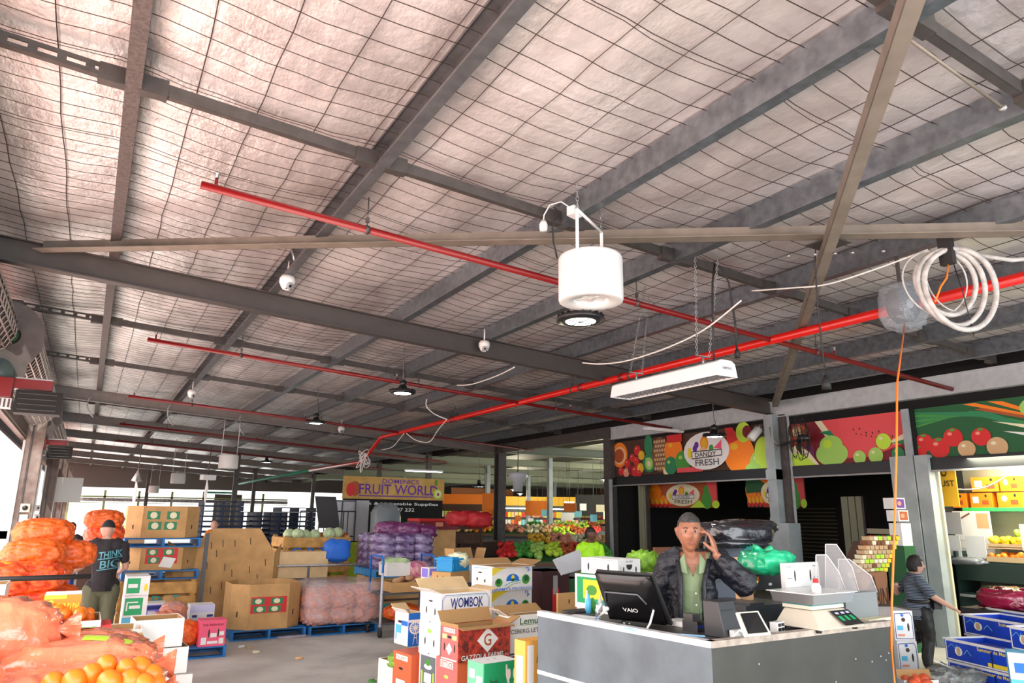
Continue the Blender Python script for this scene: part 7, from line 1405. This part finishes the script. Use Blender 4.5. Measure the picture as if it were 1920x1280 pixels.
# ================================================================ people
from mathutils.bvhtree import BVHTree
def remesh2(name, caps, m, parent, vox, smooth=2, extra=(), nz=0, ns=8, seed=0, cut=None, solid=0):
    B = MB()
    for vs, fs in extra: B.add(vs, fs, m, True)
    for c_ in caps:
        p0, p1, r0, r1 = Vector(c_[0]), Vector(c_[1]), c_[2], c_[3]; fl = c_[4] if len(c_) > 4 else 1.0   # fl squashes front to back
        ax = p1 - p0; L_ = ax.length; ax = ax.normalized() if L_ > 1e-6 else Vector((0, 0, 1)); q = ax.to_track_quat('Z', 'Y').to_matrix(); n = 14; prof = []
        for i in range(1, 5): th = PI / 2 * i / 4; prof.append((r0 * math.sin(th), -r0 * math.cos(th)))
        for i in range(0, 4): th = PI / 2 * i / 4; prof.append((r1 * math.cos(th), L_ + r1 * math.sin(th)))
        vs = []; my = (p0.y + p1.y) / 2
        for r, z in prof:
            for k in range(n):
                v = p0 + q @ Vector((r * math.cos(2 * PI * k / n), r * math.sin(2 * PI * k / n), z)); v.y = my + (v.y - my) * fl; vs.append(v)
        np_ = len(prof); B.add(vs, [(i * n + k, i * n + (k + 1) % n, (i + 1) * n + (k + 1) % n, (i + 1) * n + k) for i in range(np_ - 1) for k in range(n)] + [tuple(range(n))[::-1], tuple(range((np_ - 1) * n, np_ * n))], m, True)
    o = B.build('tmp'); r = o.modifiers.new('r', 'REMESH'); r.mode = 'VOXEL'; r.voxel_size = vox
    if smooth: s_ = o.modifiers.new('s', 'SMOOTH'); s_.iterations = smooth; s_.factor = .5
    bpy.context.view_layer.update(); me = bpy.data.meshes.new_from_object(o.evaluated_get(bpy.context.evaluated_depsgraph_get())); bpy.data.objects.remove(o)
    if nz:
        nr = [v.normal.copy() for v in me.vertices]
        for v, n_ in zip(me.vertices, nr): v.co += n_ * nz * (noise.noise(Vector((v.co.x * ns, v.co.y * ns, v.co.z * ns * .6)) + Vector((seed, 0, 0))) + .5 * noise.noise(v.co * ns * 2.3))
    if cut:
        bm = bmesh.new(); bm.from_mesh(me); bmesh.ops.delete(bm, geom=[f for f in bm.faces if cut(f.calc_center_median())], context='FACES'); bm.to_mesh(me); bm.free()
    for p in me.polygons: p.use_smooth = True
    if not me.materials: me.materials.append(m)
    o = bpy.data.objects.new(name, me); C.objects.link(o); o.parent = parent
    if solid: s_ = o.modifiers.new('s', 'SOLIDIFY'); s_.thickness = solid; s_.offset = -1
    return o
def headgeo(c, s=1.0, yaw=0, tilt=0, pitch=0):
    R_ = Matrix.Rotation(yaw, 3, 'Z') @ Matrix.Rotation(pitch, 3, 'X') @ Matrix.Rotation(tilt, 3, 'Y'); c = Vector(c); n = 48; h = 36; vs = []
    g = lambda x, z, cx, cz, w_, hh: math.exp(-((x - cx) / w_) ** 2 - ((z - cz) / hh) ** 2)
    for i in range(1, h):
        ph = PI * i / h
        for k in range(n):
            th = 2 * PI * k / n; d = Vector((math.sin(ph) * math.cos(th), math.sin(ph) * math.sin(th), math.cos(ph)))
            x, y, z = d.x * .078, d.y * .098, d.z * .122
            if d.z < 0: x *= 1 - .3 * (-d.z) ** 1.5; y = y * (1 - .12 * (-d.z)) - .012 * (-d.z)
            if d.y < 0:
                f = -d.y
                y += -.004 * f; a = abs(x)
                y -= f * (.03 * g(x, z, 0, -.022, .012, .014) + .016 * g(x, z, 0, -.002, .009, .024) + .009 * g(a, z, .026, .03, .022, .008) + .012 * g(x, z, 0, -.062, .024, .007) + .01 * g(x, z, 0, -.1, .024, .014) + .006 * g(a, z, .045, -.02, .02, .02))
                y += f * (.016 * g(a, z, .031, .012, .014, .01) + .009 * g(x, z, 0, -.05, .03, .005) + .006 * g(x, z, 0, -.08, .02, .006))
            vs.append(c + R_ @ (Vector((x, y, z)) * s))
    vs += [c + R_ @ Vector((0, 0, .122 * s)), c + R_ @ Vector((0, -.01, -.122 * s))]; A = len(vs) - 2
    fs = [(i * n + k, (i + 1) * n + k, (i + 1) * n + (k + 1) % n, i * n + (k + 1) % n) for i in range(h - 2) for k in range(n)] + [(A, k, (k + 1) % n) for k in range(n)] + [(A + 1, (h - 2) * n + (k + 1) % n, (h - 2) * n + k) for k in range(n)]
    ears = []
    for sx in (-1, 1):
        ears.append((c + R_ @ (Vector((sx * .077, .008, .018)) * s), c + R_ @ (Vector((sx * .074, .004, -.016)) * s), .017 * s, .011 * s)); ears.append((c + R_ @ (Vector((sx * .085, .014, .02)) * s), c + R_ @ (Vector((sx * .08, .01, 0)) * s), .011 * s, .009 * s))
    return (vs, fs), ears, R_
def face_bits(o, c, s, R_, brow='dkbrown', lip=(.45, .16, .13)):
    c = Vector(c); P = lambda x, y, z: c + R_ @ (Vector((x, y, z)) * s)
    for sx in (-1, 1):
        B = MB(); B.ball(P(sx * .031, -.079, .012), .0115 * s, mat('eye_white', (.42, .36, .33), .3), 12); B.ball(P(sx * .031, -.0855, .012), .0075 * s, mat('iris', (.02, .012, .01), .15), 8); B.build('eye', o)
        B = MB(); B.tube([P(sx * .014, -.098, .03), P(sx * .03, -.099, .036), P(sx * .048, -.088, .031)], [.0035 * s, .0045 * s, .002 * s], K(brow), 6); B.build('eyebrow', o)
    B = MB(); B.tube([P(-.022, -.098, -.057), P(-.01, -.106, -.0535), P(0, -.108, -.055), P(.01, -.106, -.0535), P(.022, -.098, -.057)], [.0015 * s, .0045 * s, .005 * s, .0045 * s, .0015 * s], mat('lips', (.3, .11, .08), .5), 8)
    B.tube([P(-.018, -.099, -.061), P(0, -.107, -.065), P(.018, -.099, -.061)], [.001 * s, .005 * s, .001 * s], mat('lips'), 8); B.build('lips', o)
def hair(o, c, s, R_, m, fn, thick=1.07, nzs=.004, name='hair'):
    c = Vector(c); n = 40; h = 28; vs = []; idx = {}
    B = MB(); V = []
    for i in range(h + 1):
        ph = PI * i / h
        for k in range(n):
            th = 2 * PI * k / n; d = Vector((math.sin(ph) * math.cos(th), math.sin(ph) * math.sin(th), math.cos(ph))); t = thick + nzs * 12 * noise.noise(d * 9)
            V.append((d, c + R_ @ (Vector((d.x * .078 * t, d.y * .098 * t, d.z * .122 * t)) * s)))
    fs = []
    for i in range(h):
        for k in range(n):
            q = (i * n + k, (i + 1) * n + k, (i + 1) * n + (k + 1) % n, i * n + (k + 1) % n); d = (V[q[0]][0] + V[q[2]][0]) / 2
            if fn(d): fs.append(q)
    B.add([v[1] for v in V], fs, m, True); ob = B.build(name, o); s_ = ob.modifiers.new('s', 'SOLIDIFY'); s_.thickness = .02 * s; s_.offset = -1; return ob
def hand(w, d, up, s=1.0, curl=.5, spread=1.0, side=1):
    """capsules of a palm and five curled fingers; w wrist, d pointing direction, up = palm normal"""
    w = Vector(w); d = Vector(d).normalized(); up = Vector(up); up = (up - d * up.dot(d)).normalized(); a = d.cross(up) * side; c_ = []
    for k, off in enumerate((-.03, -.01, .01, .03)): c_.append((w + a * off * .6 * s, w + d * .085 * s + a * off * s, .014 * s, .0115 * s))
    for k, (off, L_) in enumerate(((-.032, .062), (-.011, .075), (.011, .07), (.031, .055))):
        p = w + d * .088 * s + a * off * s; q = d; r = .0092 * s; ln = (L_ * .45, L_ * .32, L_ * .25)
        for j in range(3):
            ang = curl * (.5 + .55 * j) + .06 * k; dd = (d * math.cos(ang * (j + 1) * .75) + up * math.sin(ang * (j + 1) * .75) + a * off * 2.2 * spread).normalized()
            p2 = p + dd * ln[j] * 1.3 * s; c_.append((p, p2, r, r * .92)); p = p2; r *= .92
    p = w + d * .025 * s - a * .025 * s; p1 = p + (d * .6 - a * .6 + up * .5).normalized() * .045 * s; p2 = p1 + (d * .8 - a * .1 + up * .5).normalized() * .035 * s
    c_ += [(p, p1, .014 * s, .011 * s), (p1, p2, .0105 * s, .009 * s)]
    return c_
def person(label, origin, rot, J, skin, top, legs, hs=1.0, head=(0, 0, 0), sleeves=.9, vox=.009, topn=.008, handkw=({}, {}), shoe='black', brow='dkbrown', face=True, topx=1.0, hem=0, seed=0):
    o = thing('person', label, 'person', origin, rot); V = {k: Vector(v) for k, v in J.items()}
    hg, ears, R_ = headgeo(V['head'], hs, *head)
    torso = [(V['pel'] + Vector((-.07, 0, 0)), V['pel'] + Vector((.07, 0, 0)), .115, .115, .85), (V['pel'], V['waist'], .125, .115, .85), (V['waist'], V['chest'], .12, .135, .8), (V['shL'] * .75 + V['shR'] * .25, V['shR'] * .75 + V['shL'] * .25, .09, .09, .85), (V['chest'], V['neck'], .12, .062)]
    neck = [(V['neck'] - Vector((0, 0, .05)), V['head'] + Vector((0, .012, -.05)), .058 * hs, .054 * hs)]
    arms = []; hands = []; slv = []
    for i, s_ in enumerate('LR'):
        arms += [(V['sh' + s_], V['el' + s_], .05, .041), (V['el' + s_], V['wr' + s_], .041, .027)]
        kw = dict(d=V['wr' + s_] - V['el' + s_], up=(0, 0, -1), curl=.5, side=1 if s_ == 'L' else -1); kw.update(handkw[i]); hands += hand(V['wr' + s_], **kw)
        e = V['sh' + s_] + (V['el' + s_] - V['sh' + s_]) * min(1, sleeves); slv.append((V['sh' + s_], e, .068, .062))
        if sleeves > 1: slv.append((V['el' + s_], V['el' + s_] + (V['wr' + s_] - V['el' + s_]) * min(.97, sleeves - 1), .06, .045))
    lg = []
    for s_ in 'LR': lg += [(V['hip' + s_], V['kn' + s_], .088, .06), (V['kn' + s_], V['an' + s_], .06, .042)]
    remesh2('body', torso + neck + arms + hands + lg + ears, skin, o, vox if face else .011, 1, [hg])
    grow = lambda L_, g: [(c[0], c[1], c[2] + g, c[3] + g) + tuple(c[4:]) for c in L_]
    tw = torso if not hem else torso + [(V['waist'], V['pel'] + Vector((0, 0, -hem)), .12, .14)]
    zc_ = V['pel'].z - (hem or .02); tp = None
    if top is not None: tp = remesh2('shirt', grow(tw, .016 * topx) + slv, top, o, .011, 2, (), topn, 9, seed, cut=lambda c: c.z < zc_ or (c - V['head']).length < .15 * hs or (c.z > V['neck'].z + .03 and abs(c.x - V['neck'].x) < .09), solid=.006)
    remesh2('trousers', [(V['pel'] + Vector((-.06, 0, 0)), V['pel'] + Vector((.06, 0, 0)), .135, .135, .9)] + grow(lg, .026), legs, o, .013, 2, (), .014, 7, seed + 3, cut=lambda c: c.z > V['pel'].z + .07)
    for s_ in 'LR': B = MB(); t = V['toe' + s_]; a = V['an' + s_]; B.ball(a + (t - a) * .55 + Vector((0, 0, -.03)), .085, K(shoe), 14, (.55, .55, .5)); ob = remesh2('shoe', [(a + Vector((0, 0, -.04)), t, .05, .038)], K(shoe), o, .012, 1)
    if face: face_bits(o, V['head'], hs, R_, brow)
    return o, R_, V, tp
def stand(h=1.75, dx=0, arms='down'):
    k = h / 1.75; J = dict(head=(0, -.02, 1.63), neck=(0, .01, 1.47), chest=(0, .01, 1.27), waist=(0, 0, 1.07), pel=(0, 0, .93), shL=(-.18, .01, 1.41), shR=(.18, .01, 1.41), elL=(-.25, .03, 1.12), elR=(.25, .03, 1.12), wrL=(-.25, -.08, .88), wrR=(.25, -.08, .88), hipL=(-.09, 0, .9), hipR=(.09, 0, .9), knL=(-.1, -.01, .5), knR=(.1, -.01, .5), anL=(-.11, .02, .09), anR=(.11, .02, .09), toeL=(-.12, -.12, .04), toeR=(.12, -.12, .04))
    return {a: tuple(v * k for v in b) for a, b in J.items()}
skin1 = mat('skin_tan', (.33, .14, .08), .45, var=.15, vs=22, sss=.05); skin2 = mat('skin_fair', (.6, .34, .25), .5, sss=.08); skin3 = mat('skin_deep', (.12, .05, .03), .5)
hairb = mat('hair_black', (.015, .012, .012), .45, bump=.8, bs=120, dist=.01); hairg = mat('hair_greying', (.012, .011, .01), .45, col2=(.05, .048, .045), vs=60, bump=.8, bs=150, dist=.01)
# ---- shopkeeper on the phone
M0 = at(1300, 1100, 4.95); gz0 = .2
o = thing('duckboard', 'low timber platform behind the counter under the shopkeeper', 'platform', (M0.x, M0.y, 0), -.75); W = MB(); W.bb((-.5, -.2, 0), (.5, .35, gz0), wood); W.build('boards', o)
J = stand(1.75); J.update(head=(-.01, -.05, 1.645), shL=(-.17, .01, 1.43), shR=(.17, .01, 1.45), elL=(-.24, .06, 1.15), wrL=(-.2, -.08, .95), elR=(.33, -.06, 1.33), wrR=(.16, -.13, 1.5))
ps, R_, V, tp = person('person in a dark jacket over a green shirt, talking on a phone behind the counter', (M0.x, M0.y, gz0), -.75, J, skin1, None, K('black'), 1.08, (.06, 0, .03), face=True, vox=.0065,
    handkw=({}, dict(d=(-.2, .1, .95), up=(-1, .25, 0), curl=.42, side=-1, spread=1.3, s=1.12)))
hair(ps, V['head'], 1.08, R_, hairg, lambda d: d.z > .52 - .0 * d.y if d.y < -.25 else d.z > (.1 if abs(d.x) > .5 and d.y < .1 else -.35) and (d.y > .0 or d.z > .3), 1.06, .004)
shirt = mat('shirt_sage', (.2, .275, .15), .75, bump=.3, bs=30)
tor = [(V['pel'] + Vector((-.08, 0, 0)), V['pel'] + Vector((.08, 0, 0)), .125, .125, .85), (V['pel'], V['waist'], .135, .13, .85), (V['waist'], V['chest'], .13, .145, .8), (V['shL'] * .8 + V['shR'] * .2, V['shR'] * .8 + V['shL'] * .2, .085, .085, .85), (V['chest'], V['neck'], .13, .08)]
hd = V['head']
sh = remesh2('shirt', tor, shirt, ps, .01, 2, (), .007, 11, 4, cut=lambda c: c.z < .93 or (c.z > 1.53) or (c.y < 0 and c.z > 1.36 and abs(c.x + .0) < (c.z - 1.36) * .5), solid=.005)
B = MB()
for sx in (-1, 1): B.hexa([(sx * .035, -.135, 1.37), (sx * .075, -.11, 1.38), (sx * .085, -.085, 1.45), (sx * .05, -.08, 1.5), (sx * .04, -.142, 1.375), (sx * .08, -.117, 1.385), (sx * .09, -.092, 1.455), (sx * .055, -.088, 1.505)], shirt)
B.build('collar', ps)
B = MB()
for k in range(4): B.ball((.012, -.147 + .006 * k, 1.25 - k * .075), .007, cardw, 8)
B.tube([(.025, -.138, 1.3), (.03, -.142, 1.15), (.03, -.13, .95)], .004, shirt, 5); B.build('buttons', ps)
jk = mat('jacket_navy_black', (.006, .008, .014), .5, bump=.7, bs=18, dist=.03)
grow = lambda L_, g: [(c[0], c[1], c[2] + g, c[3] + g) + tuple(c[4:]) for c in L_]
arm = [(V['shL'], V['elL'], .085, .078), (V['elL'], V['wrL'], .075, .055), (V['shR'], V['elR'], .092, .095), (V['elR'], V['elR'] * .25 + V['wrR'] * .75, .092, .062)]
jacket = remesh2('jacket', grow(tor, .028) + arm + [(V['pel'] + Vector((0, 0, -.02)), V['waist'], .16, .15)], jk, ps, .011, 1, (), .02, 11, 9,
    cut=lambda c: c.z < .84 or (c.z > 1.54 and abs(c.x) < .1) or (c.y < -.02 and -.085 - .02 * (1.4 - c.z) < c.x < .055 + max(0, c.z - 1.3) * .35 and c.z < 1.53), solid=.012)
B = MB(); B.tube([(-.09, -.14, .95), (-.095, -.165, 1.15), (-.085, -.155, 1.32), (-.1, -.09, 1.46)], .016, jk, 8); B.tube([(.07, -.15, .95), (.062, -.168, 1.15), (.07, -.15, 1.32), (.115, -.09, 1.47)], .016, jk, 8); B.build('jacket_collar', ps)
B = MB(); B.tube([(V['elR'] + Vector((.03, -.05, .04))), (V['elR'] + Vector((.085, -.01, .0))), (V['elR'] + Vector((.06, .02, -.07)))], .012, K('lime'), 6); B.build('reflective_patch', ps)
W_ = Vector(V['wrR']); ph = thing('mobile_phone', 'black mobile phone held to the shopkeeper\'s ear', 'phone', (0, 0, 0)); B = MB(); q = Matrix.Rotation(.2, 3, 'Y')
B.box((.098, -.1, 1.605), (.013, .065, .135), plastb, M=q); bevel(B.build('case', ph), .003); ph.matrix_world = Matrix.Translation((M0.x, M0.y, gz0)) @ Matrix.Rotation(-.75, 4, 'Z')
# ---- man in cap, back turned
P0 = at(192, 1090, 9.3)
J = stand(1.84); J.update(head=(-.02, .03, 1.70), neck=(0, -.0, 1.56), chest=(.0, .0, 1.35), shL=(-.2, .02, 1.5), shR=(.19, 0, 1.49), elL=(-.26, .1, 1.24), wrL=(-.36, .04, 1.17), elR=(.25, .08, 1.22), wrR=(.2, .3, 1.15), hipL=(-.1, 0, .95), hipR=(.1, 0, .95), toeL=(-.12, .14, .04), toeR=(.12, .14, .04))
tee = mat('tee_black', (.02, .018, .022), .8, bump=.3, bs=20)
ps, R_, V, tp = person('person in black cap, lettered black tee and olive trousers, back turned, by the red bags', (P0.x, P0.y, 0), .0, J, skin2, tee, mat('olive_cloth', (.13, .14, .085), .8, bump=.3, bs=18), 1.0, (PI - .25, 0, .15), .62, .009, .01, topx=1.6, hem=.04, seed=5)
capm = mat('cap_black', (.015, .015, .017), .7)
hair(ps, V['head'], 1.0, R_, capm, lambda d: d.z > .22, 1.13, .0, 'cap')
hd = V['head']; B = MB(); f_ = R_ @ Vector((0, -1, 0)); s2 = R_ @ Vector((1, 0, 0))
vs = []
for k in range(9): a = -1.2 + k * .3; vs += [hd + f_ * (.09 * math.cos(a)) + s2 * (.078 * math.sin(a)) + Vector((0, 0, .04)), hd + f_ * (.09 * math.cos(a) + .075 * math.cos(a)) + s2 * (.085 * math.sin(a)) + Vector((0, 0, .02))]
B.add(vs, [(2 * k, 2 * k + 1, 2 * k + 3, 2 * k + 2) for k in range(8)], capm, True); ob = B.build('cap_peak', ps); s_ = ob.modifiers.new('s', 'SOLIDIFY'); s_.thickness = .006
def wrap_text(tp, txt, cx, cz, w_, h_, m, lean=0, rows=None):
    bm = bmesh.new(); bm.from_mesh(tp.data); bvh = BVHTree.FromBMesh(bm); vs, fs = text_geo(txt) if txt else rows; out = []
    for u, v in vs:
        p = Vector((cx + (u - .5) * w_, -2, cz + (v - .5) * h_ + (u - .5) * lean)); hit = bvh.ray_cast(p, Vector((0, 1, 0)))
        out.append(Vector((p.x, (hit[0].y if hit[0] is not None else 0) - .012, p.z)))
    bm.free(); B.add(out, fs, m)
prt = mat('print_sky', (.12, .42, .5), .6); B = MB()
wrap_text(tp, 'THINK', .05, 1.40, .27, .085, prt, .04); wrap_text(tp, 'BIG', .05, 1.28, .22, .1, prt, .03)
for z in (1.35, 1.215): wrap_text(tp, None, .05, z, .28, .01, prt, .035, ([(k / 10, e) for k in range(11) for e in (0, 1)], [(2 * k, 2 * k + 2, 2 * k + 3, 2 * k + 1) for k in range(10)]))
B.build('lettering', ps)
# ---- short-haired walker at right
P1 = at_z(1735, 1252, 0)
J = stand(1.46); J = {k: tuple(v) for k, v in J.items()}
J.update(head=(.03, .0, 1.335), neck=(0, .01, 1.2), shL=(-.02, -.16, 1.14), shR=(.02, .16, 1.14), elL=(.12, -.24, .93), wrL=(.34, -.26, .8), elR=(-.18, .2, .95), wrR=(-.22, .12, 1.02) , hipL=(.02, -.08, .72), hipR=(.0, .08, .72), knL=(.06, -.08, .42), anL=(.0, -.08, .09), toeL=(.14, -.08, .04), knR=(.1, .08, .42), anR=(-.2, .08, .3), toeR=(-.14, .08, .2))
stripe = mat('striped_navy', (.02, .035, .07), .8); t = stripe.node_tree; b = t.nodes['Principled BSDF']; tc = t.nodes.new('ShaderNodeTexCoord'); wv = t.nodes.new('ShaderNodeTexWave'); wv.bands_direction = 'Z'; wv.inputs['Scale'].default_value = 16; t.links.new(tc.outputs['Object'], wv.inputs[0]); r = t.nodes.new('ShaderNodeValToRGB'); r.color_ramp.elements[0].color = (.015, .025, .055, 1); r.color_ramp.elements[0].position = .62; r.color_ramp.elements[1].color = (.25, .3, .35, 1); r.color_ramp.elements[1].position = .75; t.links.new(wv.outputs[0], r.inputs[0]); t.links.new(r.outputs[0], b.inputs['Base Color'])
ps, R_, V, tp = person('person with short black hair in a striped navy top walking right behind the counter', (P1.x, P1.y, 0), -.6, J, skin2, stripe, K('black'), .98, (PI / 2 - .15, 0, 0), .75, .01, .008, topx=1.5, hem=.14, seed=2, face=True, handkw=(dict(curl=.3), dict(curl=.6)))
hair(ps, V['head'], .98, R_, hairb, lambda d: (d.z > .45 if d.y < -.55 else d.z > (-.1 if d.y < 0 else -.62)), 1.16, .012)
B = MB(); B.tube([(.15 * math.cos(t_), .17 * math.sin(t_), .86) for t_ in [2 * PI * k / 20 for k in range(21)]], .022, K('black'), 8); B.box((.18, -.1, .84), (.1, .18, .13), K('black')); B.build('belt_bag', ps)
# ---- hi-vis worker and other far figures
def far(label, px, yt, d, h, topm, skin, rot, headkw=(0, 0, 0), hr=hairb, legs=K('navy'), legs_=None):
    p = at(px, yt, d); J = stand(h); o, R_, V, tp = person(label, (p.x, p.y, 0), rot, J, skin, topm, legs, 1, headkw, .6, .012, .008, topx=1.3, face=False, seed=int(px))
    if hr: hair(o, V['head'], 1, R_, hr, lambda d: d.z > .3 or d.y > .15 and d.z > -.4, 1.07)
    return o
hv = mat('hi_vis', (.45, .95, .02), .6)
far('person in a lime high visibility vest beyond the tilted grey lid', 1106, 990, 12.5, 1.76, hv, skin3, -.3, (.8, 0, 0))
far('bald person in an orange shirt, head and shoulders behind the cardboard sheet', 400, 990, 19.5, 1.72, K('orange'), skin2, .6, (1.0, 0, 0), None)
far('dark haired person in pale clothes at the far hall tables', 1132, 998, 24, 1.7, K('ltgrey'), skin2, -.3, (.4, 0, 0))
far('person in black seen far down the left wall beyond the red bags', 137, 976, 15, 1.7, K('black'), skin2, 0, (2.8, 0, 0))
